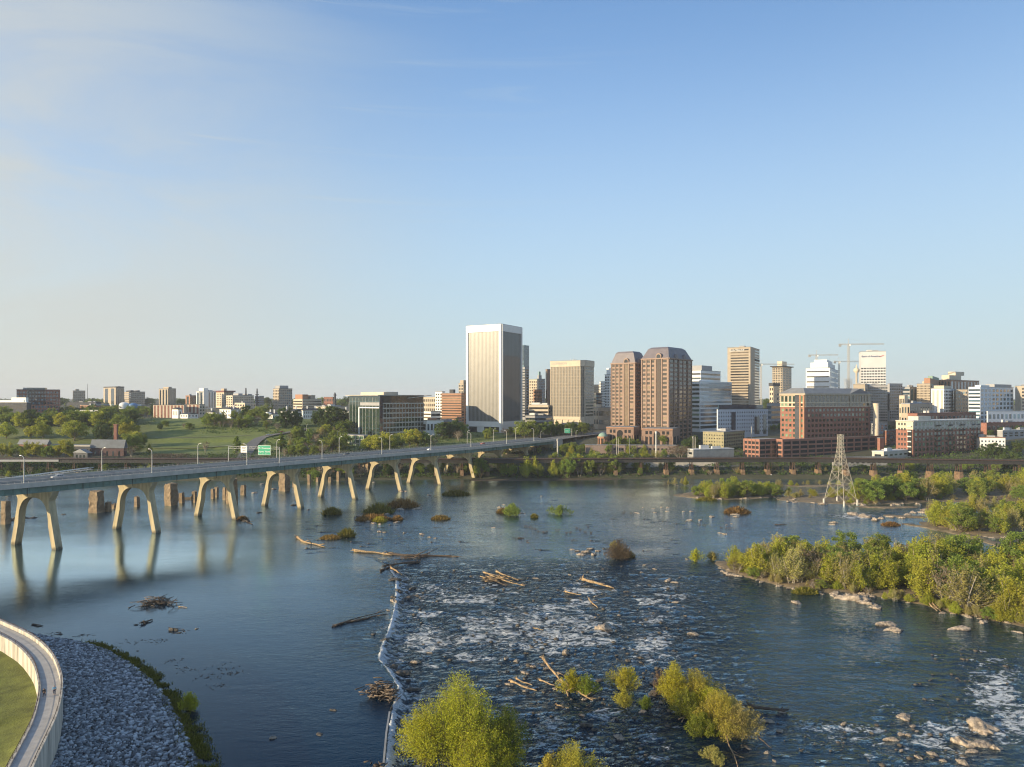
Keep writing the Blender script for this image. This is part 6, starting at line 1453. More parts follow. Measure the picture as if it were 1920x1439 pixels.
# ---- twin brown granite towers
def brown(x0, xc, x1, yt, Y, label, base):
    b = Bld("office_tower", label, "office tower", x0, xc, x1, yt, Y, 40, m_granite, base=base, roof=False); H = b.H; nR = 19
    zs = 1.0
    # left (sunlit) face: three bays left, dark glass recess, one bay
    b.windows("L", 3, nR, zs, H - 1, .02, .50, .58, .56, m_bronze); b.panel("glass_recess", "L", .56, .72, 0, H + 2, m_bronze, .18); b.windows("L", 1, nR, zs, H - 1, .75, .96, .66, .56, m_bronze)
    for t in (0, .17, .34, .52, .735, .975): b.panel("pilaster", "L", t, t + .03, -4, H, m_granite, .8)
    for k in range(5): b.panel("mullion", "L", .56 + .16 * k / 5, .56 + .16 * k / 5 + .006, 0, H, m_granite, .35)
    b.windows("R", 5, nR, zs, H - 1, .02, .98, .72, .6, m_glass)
    for t in (0, .195, .39, .585, .78, .97): b.panel("pilaster", "R", t, t + .03, -4, H, m_granite, 1.1 if t in (.39, .78) else .6)
    for f in "LR": b.panel("cornice", f, -.01, 1.01, H - 1.2, H, m_granite, 1.3)
    # mansard
    k = .13; hr = zpx(yt, Y) - zpx(yt + 22, Y)
    mb = MB(); q0 = [b.P(0, 0, H), b.P(0, b.wr, H), b.P(b.wl, b.wr, H), b.P(b.wl, 0, H)]
    q1 = [b.P(b.wl * k, b.wr * k, H + hr * .85), b.P(b.wl * k, b.wr * (1 - k), H + hr * .85), b.P(b.wl * (1 - k), b.wr * (1 - k), H + hr * .85), b.P(b.wl * (1 - k), b.wr * k, H + hr * .85)]
    q2 = [b.P(b.wl * .2, b.wr * .2, H + hr), b.P(b.wl * .2, b.wr * .8, H + hr), b.P(b.wl * .8, b.wr * .8, H + hr), b.P(b.wl * .8, b.wr * .2, H + hr)]
    mb.hexa(q0, q1); mb.hexa(q1, q2); b.add("roof", mb, m_slate)
    W = b.wl; mb = MB(); n = 10; t0, t1 = .54 * W, .74 * W; tc_ = (t0 + t1) / 2; r_ = (t1 - t0) / 2
    arc = [(tc_ + r_ * math.cos(math.pi * i / n), H + 2 + r_ * math.sin(math.pi * i / n)) for i in range(n + 1)]
    for (a0, z0_), (a1, z1_) in zip(arc[:-1], arc[1:]):
        q = lambda o_: [b.fp("L", a0, H - 1, o_), b.fp("L", a1, H - 1, o_), b.fp("L", a1, z1_, o_), b.fp("L", a0, z0_, o_)]
        mb.hexa(q(-6.5), q(.9))
    d = b.add("dormer", mb, m_granite)
    mb = MB(); r2 = r_ * .72
    for i in range(n):
        a0, a1 = math.pi * i / n, math.pi * (i + 1) / n
        mb.quad(*[b.fp("L", t, z, 1.0) for t, z in ((tc_ + r2 * math.cos(a0), H - 1), (tc_ + r2 * math.cos(a1), H - 1), (tc_ + r2 * math.cos(a1), H + 1.5 + r2 * math.sin(a1)), (tc_ + r2 * math.cos(a0), H + 1.5 + r2 * math.sin(a0)))])
    b.add("arched_window", mb, m_glass, d)
    mb = MB(); Wr = b.wr
    for tc2 in (.32 * Wr, .68 * Wr):
        for i in range(n):
            a0, a1 = math.pi * i / n, math.pi * (i + 1) / n; q = lambda o_: [b.fp("R", t, z, o_) for t, z in ((tc2 - r_ * math.cos(a0), H - 1), (tc2 - r_ * math.cos(a1), H - 1), (tc2 - r_ * math.cos(a1), H + 1.5 + r_ * math.sin(a1)), (tc2 - r_ * math.cos(a0), H + 1.5 + r_ * math.sin(a0)))]
            mb.hexa(q(-6), q(.4))
    b.add("barrel_roof", mb, m_slate)
    return b
brown(1146, 1191, 1212, 680, 742, "left and shorter of the twin brown granite towers with mansard roofs", 815).done()
brown(1203, 1254, 1297, 671, 705, "right and taller of the twin brown granite towers with mansard roofs", 832).done()
def arcade(x0, xc, x1, yt, yb, Y, label):
    b = Bld("arcade_pavilion", label, "arcade", x0, xc, x1, yt, Y, 22, m_granite, base=yb); H = b.H
    b.panel("cornice", "L", -.01, 1.01, H - 1, H + .2, m_brickt, .8)
    b.windows("L", 2, 1, H * .62, H * .9, .10, .36, .62, .7, m_void); b.windows("L", 2, 1, H * .62, H * .9, .64, .92, .62, .7, m_void)
    b.windows("L", 2, 1, 0, H * .5, .10, .36, .6, 1.0, m_void, name="doorway"); b.windows("L", 2, 1, 0, H * .5, .64, .92, .6, 1.0, m_void, name="doorway")
    W = b.wl; mb = MB(); tc_ = W * .5; r_ = W * .105; n = 10
    for i in range(n):
        a0, a1 = math.pi * i / n, math.pi * (i + 1) / n
        mb.quad(*[b.fp("L", t, z, .2) for t, z in ((tc_ - r_ * math.cos(a0), 0), (tc_ - r_ * math.cos(a1), 0), (tc_ - r_ * math.cos(a1), H * .66 + r_ * math.sin(a1)), (tc_ - r_ * math.cos(a0), H * .66 + r_ * math.sin(a0)))])
    b.add("arch_opening", mb, m_void)
    for t in (.0, .09, .225, .36, .60, .64, .78, .91, .98): b.panel("column", "L", t, t + .035, -4, H * .55, m_granite, .6)
    b.windows("R", 2, 1, 0, H * .5, .1, .9, .6, 1.0, m_void, name="doorway"); b.done()
arcade(1137, 1188, 1199, 802, 833, 688, "left arched granite pavilion at the foot of the twin brown towers")
arcade(1203, 1261, 1275, 805, 836, 676, "right arched granite pavilion at the foot of the twin brown towers")
# long terrace wall before the plaza
b = Bld("terrace_wall", "long low pinkish terrace wall below the arched pavilions", "terrace wall", 1098, 1268, 1269, 836, 640, 4, M("pinkish paving stone", (.25, .19, .16), .9, .2, .3), base=846, depth=6); b.windows("L", 16, 1, 0, b.H * .6, .3, 1, .5, .6, m_void, name="opening"); b.done()
# domed gazebo
p = gp(1130.5, 834, .3); g_ = empty("gazebo", p, "small domed brick gazebo with arches at the plaza edge", "gazebo"); rg = 4.6; hz_ = (834 - 812) / F * p.y
for i in range(8): a = i * math.pi / 4 + .2; mb = MB(); mb.box((math.cos(a) * rg, math.sin(a) * rg, hz_ * .27), (1.1, 1.1, hz_ * .56), a); mb.build("column", m_brickt, g_)
mb = MB(); mb.lathe([(rg + .9, hz_ * .5), (rg + .9, hz_ * .66), (rg - .6, hz_ * .66), (rg - .6, hz_ * .5), (rg + .9, hz_ * .5)], 8); mb.build("ring_beam", m_brickt, g_)
mb = MB(); mb.lathe([(rg * math.cos(x), hz_ * .66 + rg * .85 * math.sin(x)) for x in np.linspace(0, 1.5, 8)], 16); mb.build("dome", m_copper, g_, smooth=True)
mb = MB(); mb.lathe([(rg + 1.6, -1), (rg + 1.6, .1), (0, .1)], 12); mb.build("plinth", m_brickt, g_)

# ---- glass office block left of the towers
b = Bld("glass_office", "wide green glass office block with white floor bands and an oversailing roof", "office block", 655, 712, 794, 742, 712, 42, m_glassg, base=835, roof=m_roofd); H = b.H
z1 = b.zy(757)
b.slabs("R", 7, 7.5, z1, 1.25, .5, m_concw, "spandrel"); b.ribs("R", 14, 7, z1, .45, .4, m_concw, "mullion"); b.panel("podium", "R", 0, 1, 1, 6, m_concw, .9)
b.windows("R", 10, 1, .5, 6.5, 0, 1, .72, .8, m_glass, 1.0); b.slabs("L", 10, 9, H - 2, .18, .3, m_glassb, "transom"); b.ribs("L", 9, 9, H - 2, .18, .3, m_alum, "mullion")
b.panel("podium", "L", 0, 1, 5.2, 8.5, m_concw, .8); b.panel("white_frame", "L", .33, .36, 8, b.zy(764), m_white, .9); b.panel("white_frame", "L", .33, 1.0, b.zy(766), b.zy(764), m_white, .9)
b.panel("logo_panel", "L", .38, 1.0, b.zy(761), b.zy(755), m_grey, .6); b.panel("corner_glass", "R", -.01, .05, 0, H, m_glassb, 1.1)
b.block("roof_canopy", -.04, 1.04, -.06, .46, H, H + .7, m_concw); b.block("penthouse", .05, .8, .12, .42, H + .7, H + 3.6, m_cream); b.block("roof_screen", .3, 1, .35, .62, H + .7, H + 4.0, m_grey)
mb = MB(); A0, A1 = [b.P(-1.5, b.wr * v, H - 3) for v in (.62, 1.18)]; B0_, B1 = [b.P(b.wl * .8, b.wr * v, H - 3) for v in (.62, 1.18)]
mb.hexa([A0, A1 + Vector((0, 0, 3.2)), B1 + Vector((0, 0, 3.2)), B0_], [q + Vector((0, 0, dq)) for q, dq in ((A0, .6), (A1, 3.8), (B1, 3.8), (B0_, .6))]); b.add("wing_roof", mb, m_concw)
b.sign("R", "MWV", 3, .36, H + 2.6, m_navy, -b.wl * .28); b.done()
b = Bld("glass_annexe", "low glass annexe at the foot of the green glass office block", "annexe", 638, 682, 700, 818, 668, 42, m_glassg, base=842); b.slabs("L", 3, 1, b.H, .5, .3, m_concw, "spandrel"); b.ribs("L", 6, 0, b.H, .3, .3, m_alum, "mullion"); b.bands("R", 3, 1, b.H, .6); b.done()

# ---- brick hall and neighbours by the viaduct
def gable(b, h, mat, along="L", over=.6):
    mb = MB()
    if along == "L": e0 = [b.P(-over, -over, b.H), b.P(b.wl + over, -over, b.H)]; e1 = [b.P(-over, b.wr + over, b.H), b.P(b.wl + over, b.wr + over, b.H)]; r0, r1 = b.P(-over, b.wr / 2, b.H + h), b.P(b.wl + over, b.wr / 2, b.H + h)
    else: e0 = [b.P(-over, -over, b.H), b.P(-over, b.wr + over, b.H)]; e1 = [b.P(b.wl + over, -over, b.H), b.P(b.wl + over, b.wr + over, b.H)]; r0, r1 = b.P(b.wl / 2, -over, b.H + h), b.P(b.wl / 2, b.wr + over, b.H + h)
    n = 0; v = [e0[0], e0[1], r1, r0, e1[0], e1[1]]; mb.v = [tuple(x) for x in v]; mb.f = [(0, 1, 2, 3), (4, 3, 2, 5), (0, 3, 4), (1, 5, 2), (0, 4, 5, 1)]; mb.m = [0] * 5
    return b.add("roof", mb, mat)
b = Bld("brick_hall", "dark-roofed brick hall with a tall square chimney beside the viaduct", "hall", 170, 232, 238, 841, 610, 8, m_brickd, base=862, depth=24, roof=False); gable(b, 7.5, m_roofb); b.windows("L", 5, 1, .5, b.H - .5, .05, .95, .25, .5, m_glass); 
mb = MB(); pc = b.P(b.wl * .33, 4, 0); mb.box((pc.x, pc.y, 12), (2.6, 2.6, 36)); mb.box((pc.x, pc.y, 30.4), (3.2, 3.2, .8)); b.add("chimney", mb, m_brick); b.done()
b = Bld("long_shed", "long dark shed with a pale flat roof edge left of the brick hall", "shed", 92, 178, 190, 836, 640, 6, m_roofd, base=858, roof=m_roofg); b.panel("fascia", "L", 0, 1, b.H - .8, b.H + .3, m_concw, 1.0); b.windows("L", 9, 1, .5, b.H - 2, .03, .97, .6, .7, m_glass); b.done()
b = Bld("workshop", "small gabled workshop in front of the brick hall", "workshop", 138, 164, 172, 850, 590, 25, m_roofd, base=866, roof=False, depth=10); gable(b, 3.2, m_roofg, "R"); b.windows("L", 3, 1, 0, b.H, .1, .9, .5, .5, m_glass); b.done()
b = Bld("arched_shed", "low shed with rounded blue-grey roof at the far left behind the viaduct", "shed", 34, 88, 96, 834, 640, 8, m_brick, base=850, roof=False); gable(b, 4.5, m_roofg); b.windows("L", 6, 1, .5, b.H, .05, .95, .4, .5, m_glass); b.done()

# ---- white colonial houses on the hill
def colonial(x0, xc, x1, yt, yb, Y, label, a=25, rows=2, cl=3, cr=4, rh=2.6, chim=((.2, .5), (.8, .5)), portico=True, rside="R"):
    b = Bld("colonial_house", label, "house", x0, xc, x1, yt, Y, a, m_white, base=yb, roof=False, depth=12, maxw=26 if xc - x0 > 25 or x1 - xc > 25 else 15); gable(b, rh, m_roofd, rside)
    b.windows("L", cl, rows, 1, b.H - .3, .05, .95, .34, .55); b.windows("R", cr, rows, 1, b.H - .3, .04, .96, .36, .55)
    for u, v in chim: mb = MB(); p = b.P(b.wl * u, b.wr * v, 0); mb.box((p.x, p.y, b.H + rh), (1.4, 1.4, rh * 2 + .6)); b.add("chimney", mb, m_white)
    if portico:
        for i in range(4): mb = MB(); p = b.fp("L", b.wl * (i + .1) / 3.2, 0, 3.2); mb.tube(p, p + Vector((0, 0, b.H)), .5, .42, 8); b.add("column", mb, m_white)
        mb = MB(); t0, t1 = b.fp("L", -.5, b.H, 3.8), b.fp("L", b.wl + .5, b.H, 3.8); i0, i1 = b.fp("L", -.5, b.H, 0), b.fp("L", b.wl + .5, b.H, 0); m0 = (t0 + t1) / 2 + Vector((0, 0, rh)); m1 = (i0 + i1) / 2 + Vector((0, 0, rh))
        mb.v = [tuple(q) for q in (t0, t1, m0, i0, i1, m1)]; mb.f = [(0, 1, 2), (0, 2, 5, 3), (1, 4, 5, 2), (0, 3, 4, 1)]; mb.m = [0] * 4; b.add("pediment", mb, m_white)
    return b.done()
colonial(489, 511, 523, 777, 796, 842, "white temple-fronted house with columned portico on the hill", 40)
colonial(522, 552, 566, 772, 796, 880, "broad white house with two tall chimneys behind a big dark tree", 30, 2, 4, 3, 3.2, ((.15, .5), (.8, .5)), False, "L")
colonial(566, 568, 598, 770, 794, 860, "long white three-storey house wing with green-black roof on the hill", 60, 3, 1, 7, 2.6, ((.5, .3), (.5, .8)), False, "R")
colonial(407, 433, 452, 768, 784, 880, "white gabled house among trees left of the portico house", 35, 2, 4, 3, 2.6, ((.2, .5), (.8, .5)), False, "R")
colonial(380, 400, 406, 774, 784, 885, "small white gabled house at the left of the hilltop group", 35, 1, 2, 1, 2.6, ((.5, .5),), False, "R")
colonial(334, 352, 372, 777, 785, 890, "low white house with hipped grey roof on the hill crest", 30, 1, 4, 3, 2.0, (), False, "L")
colonial(316, 334, 342, 768, 784, 905, "small white house at the left end of the hill crest", 35, 1, 3, 1, 2.4, (), False, "R")
colonial(636, 654, 660, 772, 790, 860, "white house half hidden by dark trees beside the glass office", 30, 2, 4, 1, 2.6, ((.5, .5),), False, "L")

# ---- skyline: name, label, category, x0, xc, x1, top row, distance, turn, wall, style, args
def far(name, label, cat, x0, xc, x1, yt, Y, a, wall, left=None, right=None, roof=None, blocks=(), base=None, depth=22, ants=()):
    b = Bld(name, label, cat, x0, xc, x1, yt, Y, a, wall, None, base, depth, roof); H = b.H
    for f, st in (("L", left), ("R", right)):
        if not st: continue
        k, kw = st[0], dict(st[-1]) if isinstance(st[-1], dict) else {}
        if k == "w": b.windows(f, st[1], st[2], **kw)
        elif k == "b": b.bands(f, st[1], **kw)
        elif k == "s":                                    # vertical glass strips
            for i in range(st[1]): b.panel("window_strip", f, (i + .25) / st[1], (i + .75) / st[1], kw.get("z0", 2), H - kw.get("top", 2), kw.get("mat", m_glass), .14)
    for (n, u0, u1, v0, v1, h0, h1, m_) in blocks: b.block(n, u0, u1, v0, v1, H + h0, H + h1, m_)
    for q in ants: b.antenna(*q)
    if b.wl * b.wr > 350 and not any(n in ("roof_plant", "penthouse", "roof_overhang", "upper_storey", "setback", "lantern") for n, *_ in blocks):
        r_ = random.Random(int(x0 * 7 + yt))
        for _ in range(r_.choice((2, 3, 4))):
            u, v = r_.uniform(.08, .7), r_.uniform(.08, .6); b.block("roof_plant", u, u + min(.25, 7 / b.wl), v, v + min(.3, 9 / b.wr), H + .4, H + r_.uniform(1.6, 3.4), r_.choice((m_grey, m_concg, m_roofw)))
    return b.done()
T_ = "apartment_tower"; O_ = "office_building"
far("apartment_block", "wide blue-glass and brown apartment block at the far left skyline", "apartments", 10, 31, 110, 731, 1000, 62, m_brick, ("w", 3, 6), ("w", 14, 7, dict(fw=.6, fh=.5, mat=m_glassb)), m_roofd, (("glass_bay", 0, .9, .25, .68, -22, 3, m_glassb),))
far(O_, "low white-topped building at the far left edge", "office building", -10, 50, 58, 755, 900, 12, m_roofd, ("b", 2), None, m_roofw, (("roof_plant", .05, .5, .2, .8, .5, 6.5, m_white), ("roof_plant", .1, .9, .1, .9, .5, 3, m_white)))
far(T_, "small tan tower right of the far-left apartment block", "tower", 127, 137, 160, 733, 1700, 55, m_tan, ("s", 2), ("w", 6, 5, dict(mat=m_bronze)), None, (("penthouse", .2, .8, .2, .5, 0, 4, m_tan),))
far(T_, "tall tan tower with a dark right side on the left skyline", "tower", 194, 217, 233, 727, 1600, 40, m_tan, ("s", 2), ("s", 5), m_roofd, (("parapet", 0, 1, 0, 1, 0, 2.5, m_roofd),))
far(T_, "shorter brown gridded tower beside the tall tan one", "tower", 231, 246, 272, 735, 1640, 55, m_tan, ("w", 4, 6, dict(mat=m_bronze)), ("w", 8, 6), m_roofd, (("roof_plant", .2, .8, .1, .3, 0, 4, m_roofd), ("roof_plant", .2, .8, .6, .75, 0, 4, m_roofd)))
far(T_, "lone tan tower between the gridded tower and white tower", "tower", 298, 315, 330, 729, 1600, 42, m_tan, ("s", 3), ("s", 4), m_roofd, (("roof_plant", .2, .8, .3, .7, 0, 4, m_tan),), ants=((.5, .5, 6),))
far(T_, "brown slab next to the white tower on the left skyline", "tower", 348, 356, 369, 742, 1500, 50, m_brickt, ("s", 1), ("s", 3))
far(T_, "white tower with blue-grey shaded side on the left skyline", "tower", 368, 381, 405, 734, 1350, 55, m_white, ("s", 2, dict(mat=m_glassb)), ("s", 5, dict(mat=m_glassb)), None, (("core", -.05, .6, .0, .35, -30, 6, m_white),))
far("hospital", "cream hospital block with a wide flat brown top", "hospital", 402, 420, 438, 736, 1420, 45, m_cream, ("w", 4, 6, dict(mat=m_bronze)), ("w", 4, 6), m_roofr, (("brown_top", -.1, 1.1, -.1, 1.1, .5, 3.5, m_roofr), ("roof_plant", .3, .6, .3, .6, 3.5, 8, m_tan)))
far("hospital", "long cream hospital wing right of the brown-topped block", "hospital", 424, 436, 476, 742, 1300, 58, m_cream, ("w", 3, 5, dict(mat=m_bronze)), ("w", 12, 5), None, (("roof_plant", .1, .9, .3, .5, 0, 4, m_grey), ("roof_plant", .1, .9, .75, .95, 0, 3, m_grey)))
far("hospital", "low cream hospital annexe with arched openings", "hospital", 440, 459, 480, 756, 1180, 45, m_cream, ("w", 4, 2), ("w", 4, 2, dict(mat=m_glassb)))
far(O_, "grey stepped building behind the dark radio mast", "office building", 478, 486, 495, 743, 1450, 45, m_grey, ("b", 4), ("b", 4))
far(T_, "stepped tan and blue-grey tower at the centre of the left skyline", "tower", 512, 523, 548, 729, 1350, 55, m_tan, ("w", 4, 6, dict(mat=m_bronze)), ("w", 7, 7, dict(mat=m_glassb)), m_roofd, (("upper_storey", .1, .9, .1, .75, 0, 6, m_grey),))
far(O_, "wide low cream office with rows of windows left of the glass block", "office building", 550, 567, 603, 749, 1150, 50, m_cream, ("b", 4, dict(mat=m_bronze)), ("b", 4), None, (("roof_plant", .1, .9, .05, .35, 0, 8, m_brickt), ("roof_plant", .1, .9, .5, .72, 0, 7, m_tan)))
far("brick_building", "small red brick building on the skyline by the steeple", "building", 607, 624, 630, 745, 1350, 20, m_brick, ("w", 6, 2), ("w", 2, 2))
far(O_, "pale low office strip below the red brick building", "office building", 592, 620, 648, 763, 1000, 40, m_cream, ("b", 2), ("b", 2, dict(mat=m_glassb)))
far(O_, "long dark low hall before the left skyline towers", "hall", 127, 180, 190, 755, 1150, 10, m_roofd, ("w", 8, 1), None, m_roofd)
far(O_, "low brick hall with tan wall left of the white domes", "hall", 150, 185, 226, 761, 1050, 45, m_brickt, ("b", 1), ("b", 1), m_roofg)
far(O_, "pale low building among park trees at far left", "building", 140, 186, 190, 770, 960, 8, m_white, ("b", 1), None, m_roofw)
far(O_, "low white pavilion roof at the left edge of the park", "pavilion", -10, 24, 26, 790, 880, 10, m_white, ("b", 1), None, m_roofw)
far("town_houses", "row of cream and brown striped town houses on the hill", "town houses", 287, 345, 350, 760, 1000, 8, m_cream, ("s", 9, dict(z0=0, top=.5, mat=m_brick)), None, m_roofd)
far("town_houses", "second striped terrace right of the cream and brown row", "town houses", 346, 374, 384, 759, 1010, 12, m_cream, ("s", 4, dict(z0=0, top=.5, mat=m_brick)), ("w", 2, 3), m_roofd)
far(O_, "low brick hall below the domes", "hall", 224, 243, 270, 762, 1040, 45, m_brick, ("b", 1), ("b", 1), m_roofg)
# domes
for px, py, r_, m_, lab in ((233, 757, 9, m_white, "large white shallow dome on the left skyline"), (250, 758, 8, m_blue, "bright blue dome right of the white one"), (210, 757, 3, m_white, "small white dome left of the large one")):
    p = at(px, 1040, zpx(py + 3, 1040) - 6); mb = MB(); rr_ = r_ / F * 1040; mb.lathe([(rr_, 0), (rr_, 6)] + [(rr_ * math.cos(x), 6 + rr_ * .62 * math.sin(x)) for x in np.linspace(.1, 1.55, 7)], 18); tag(mb.build("dome_roof", m_, None, p, True), lab, "dome")
for px, yt, yb, w, lab in ((461, 728, 745, 1.6, "dark slender smokestack on the left skyline"), (482, 729, 758, 1.5, "dark radio mast with platforms on the left skyline"), (628, 742, 756, 2.4, "dark church steeple left of the glass office block"), (164, 720, 745, .35, "thin lattice mast on the far left skyline")):
    p = at(px, 1330, 0); z0_, z1_ = zpx(yb, 1330) - 8, zpx(yt, 1330); mb = MB(); h_ = z1_ - z0_
    mb.lathe([(w * 1.2, 0), (w, h_ * .6), (w * .75, h_), (0, h_)], 8); r = empty("mast" if w != 2.4 else "steeple", (p.x, p.y, z0_), lab, "mast" if w != 2.4 else "steeple"); mb.build("shaft", m_roofd, r)
    if 1 < w < 1.6:
        mb = MB()
        for k, q in ((.5, 3), (.68, 4), (.8, 2.6)): mb.lathe([(0, h_ * k), (w * q * .6, h_ * k), (w * q * .6, h_ * k + 1.4), (0, h_ * k + 1.6)], 8)
        mb.build("platform", m_roofd, r)
    if w == 2.4: mb = MB(); mb.lathe([(w * 1.4, h_), (0, h_ + 7)], 4); mb.build("spire", m_roofd, r)
# around the tall tower
far(O_, "brick office with horizontal window bands left of the tallest tower", "office building", 828, 865, 877, 738, 850, 28, m_brickt, ("b", 12, dict(fh=.42, mat=m_bronze, t0=0, t1=1)), ("w", 2, 11), m_roofg, (("roof_plant", .5, .7, .3, .6, 0, 5, m_roofd),))
far(O_, "white slab joined to the left side of the brick banded office", "office building", 816, 829, 834, 735, 880, 30, m_white, ("w", 3, 10, dict(mat=m_bronze)), None)
far(T_, "tan stepped tower just peeping out left of the tallest tower", "tower", 860, 869, 878, 719, 1100, 40, m_tan, ("w", 3, 9), ("w", 3, 9), None, (("upper_storey", .2, .9, .2, .9, 0, 5, m_tan),))
far(O_, "long cream building right of the glass office block", "office building", 786, 816, 822, 745, 1000, 20, m_cream, ("w", 8, 4, dict(mat=m_bronze)), None)
far(O_, "pale low building with white columns behind the glass office", "office building", 794, 808, 826, 772, 820, 40, m_white, ("b", 4, dict(mat=m_bronze)), ("b", 3))
far("station_house", "low white classical building with tall windows right of the glass office", "building", 792, 800, 832, 789, 745, 65, m_white, ("w", 1, 1), ("w", 5, 1, dict(fh=.6, mat=m_glassb)), m_tan, (("roof_plant", .1, .6, .2, .6, 0, 2.5, m_brickt),))
far(O_, "brown roofed terrace behind dark trees left of the tallest tower", "terrace", 822, 852, 868, 792, 770, 30, m_brickt, ("w", 5, 2), ("w", 2, 2), m_roofg)
far("apartment_tower", "slim blue glass tower with balconies right of the tallest tower", "tower", 975, 982, 992, 648, 1000, 35, m_glassb, ("b", 20, dict(mat=m_glassb)), ("b", 24, dict(mat=m_alum, z1=60)), m_glassb, (("glass_step", 0, 1, .45, 1, -14, -13.5, m_alum),))
far("apartment_tower", "balcony slab at the base of the slim blue glass tower", "tower", 977, 984, 991, 689, 985, 35, m_grey, ("b", 18), ("b", 18, dict(fh=.6)), m_roofg)
far(T_, "cream tower with green top between the two pale office towers", "tower", 990, 1007, 1010, 712, 1050, 25, m_cream, ("w", 5, 12, dict(mat=m_bronze)), None, m_copper)
far(T_, "blue-grey tower with a small cupola between the pale towers", "tower", 1004, 1008, 1022, 711, 1100, 60, m_grey, ("w", 1, 12), ("w", 5, 12, dict(mat=m_glassb)), None, (("cupola", .2, .8, .2, .6, 0, 6, m_grey), ("cupola", .35, .65, .3, .5, 6, 12, m_copper)))
far(T_, "narrow brown tower behind the left edge of the cream office tower", "tower", 1023, 1026, 1050, 693, 1000, 60, m_granite, ("s", 1), ("b", 20, dict(t0=.4, mat=m_bronze)), None)
far(O_, "brick slab between the blue-grey tower and brown tower", "building", 1000, 1009, 1016, 731, 1000, 30, m_brickt, ("w", 3, 8), ("w", 2, 8))
far("parking_deck", "cream parking garage with open ribbon floors behind the trees", "parking garage", 991, 1028, 1034, 760, 900, 20, m_cream, ("b", 4, dict(fh=.5, mat=m_void)), ("b", 4, dict(fh=.5, mat=m_void)), None)
far(O_, "low grey block below the cream parking garage", "building", 985, 1024, 1034, 780, 850, 25, m_grey, ("b", 2), ("b", 2), m_roofd)
far(T_, "tan tower right behind the cream office tower", "tower", 1110, 1125, 1130, 722, 1050, 25, m_tan, ("w", 4, 12, dict(mat=m_bronze)), None)
far(T_, "white gridded tower left of the twin brown towers", "tower", 1124, 1126, 1144, 716, 980, 65, m_white, ("w", 1, 12), ("w", 6, 14, dict(mat=m_glassb, fw=.6)), m_roofg)
far(T_, "stepped white tower edge rising behind the left brown tower", "tower", 1134, 1142, 1160, 703, 930, 35, m_white, ("w", 3, 16), ("w", 3, 16), None, (("upper_storey", 0, .6, 0, 1, 0, 9, m_white),))
far(O_, "low tan block with small tower at the foot of the white gridded tower", "building", 1113, 1122, 1146, 765, 830, 50, m_tan, ("w", 2, 2), ("b", 2), None, (("stair_tower", .2, .6, 0, .3, 0, 4, m_cream),))
far(O_, "dark glass slab beside the cream tower's right side", "building", 1114, 1118, 1128, 738, 960, 55, m_roofd, ("b", 8), ("b", 8, dict(mat=m_glassb)))
# right of the twin towers
far(O_, "white office with dark ribbon windows behind the twin brown towers' right side", "office building", 1292, 1314, 1351, 695, 850, 40, m_white, ("b", 12, dict(fh=.4)), ("b", 12, dict(fh=.4)), None, (("roof_screen", .1, 1, .1, .62, 0, 6.5, m_grey),))
far(O_, "white and blue-glass banded office right of the twin brown towers", "office building", 1284, 1312, 1372, 716, 780, 48, m_white, ("b", 11, dict(fh=.5, mat=m_glassg)), ("b", 11, dict(fh=.62, mat=m_glassb)), m_white, (("glass_crown", 0, .9, .28, 1.0, -20, -1, m_glassb), ("roof_plant", .2, .7, .3, .5, 0, 2.5, m_white)))
b = far("apartment_block", "pale blue-white block with small scattered windows and dark top floor", "apartment block", 1344, 1346, 1440, 768, 720, 63, M("blue white panels", (.58, .63, .68), .6, .06), None, ("w", 22, 6, dict(fw=.28, fh=.42)), m_roofd, (("top_floor", .02, .98, .02, .9, 0, 4.5, m_glassb),), base=820)
for t0, t1, z1 in ((.26, .34, .9), (.72, .82, .72), (.9, .96, .8)): b.panel("stair_glazing", "R", t0, t1, 2, b.H * z1, m_glassb, .3)
b = far("office_tower", "tan tower with silver window bands and rooftop antennas, right of the banded office", "office tower", 1364, 1407, 1424, 651, 930, 30, m_tan, ("b", 26, dict(fh=.5, t0=.14, t1=.92, mat=m_bronze)), ("b", 26, dict(fh=.5, t0=.45, t1=1, mat=m_glassb)), None, ants=((.5, .5, 4), (.3, .4, 4), (.4, .6, 5)))
b.sign("L", "SUNTRUST", 4.0, .42, b.H - 4.2, m_white, .4); b.panel("slot", "R", .45, 1, b.H - 17, b.H - 14.5, m_void, .3)
b = far("stone_cube", "olive stone cube building with small windows by the low warehouse", "building", 1318, 1357, 1396, 811, 660, 45, M("olive stone", (.30, .27, .16), .85, .2, .3), ("w", 8, 5, dict(fw=.35, fh=.35)), ("w", 9, 5, dict(fw=.5, fh=.5)), None, base=852)
far("warehouse", "low grey flat-roofed warehouse in front of the stone cube", "warehouse", 1289, 1300, 1376, 844, 605, 70, m_concg, ("w", 1, 1), None, m_roofw, base=862)
b = far("office_tower", "gridded tower with overhanging flat top and small lantern, under the crane jib", "office tower", 1448, 1467, 1484, 688, 1200, 42, m_tan, ("w", 6, 18, dict(fw=.55, fh=.7)), ("w", 6, 18, dict(fw=.6, fh=.7, mat=m_glassb)), m_dark, (("roof_overhang", -.12, 1.12, -.12, 1.12, 0, 1.5, m_dark), ("lantern", .25, .75, .25, .75, 1.5, 10, m_cream)), ants=((.5, .5, 16),))
far(T_, "small cream building with a dark flat top before the gridded tower", "building", 1443, 1450, 1461, 724, 1050, 45, m_cream, ("w", 2, 6), ("w", 2, 6), m_dark, (("roof_box", -.1, 1.1, -.1, 1.1, 0, 4.5, m_roofd),))
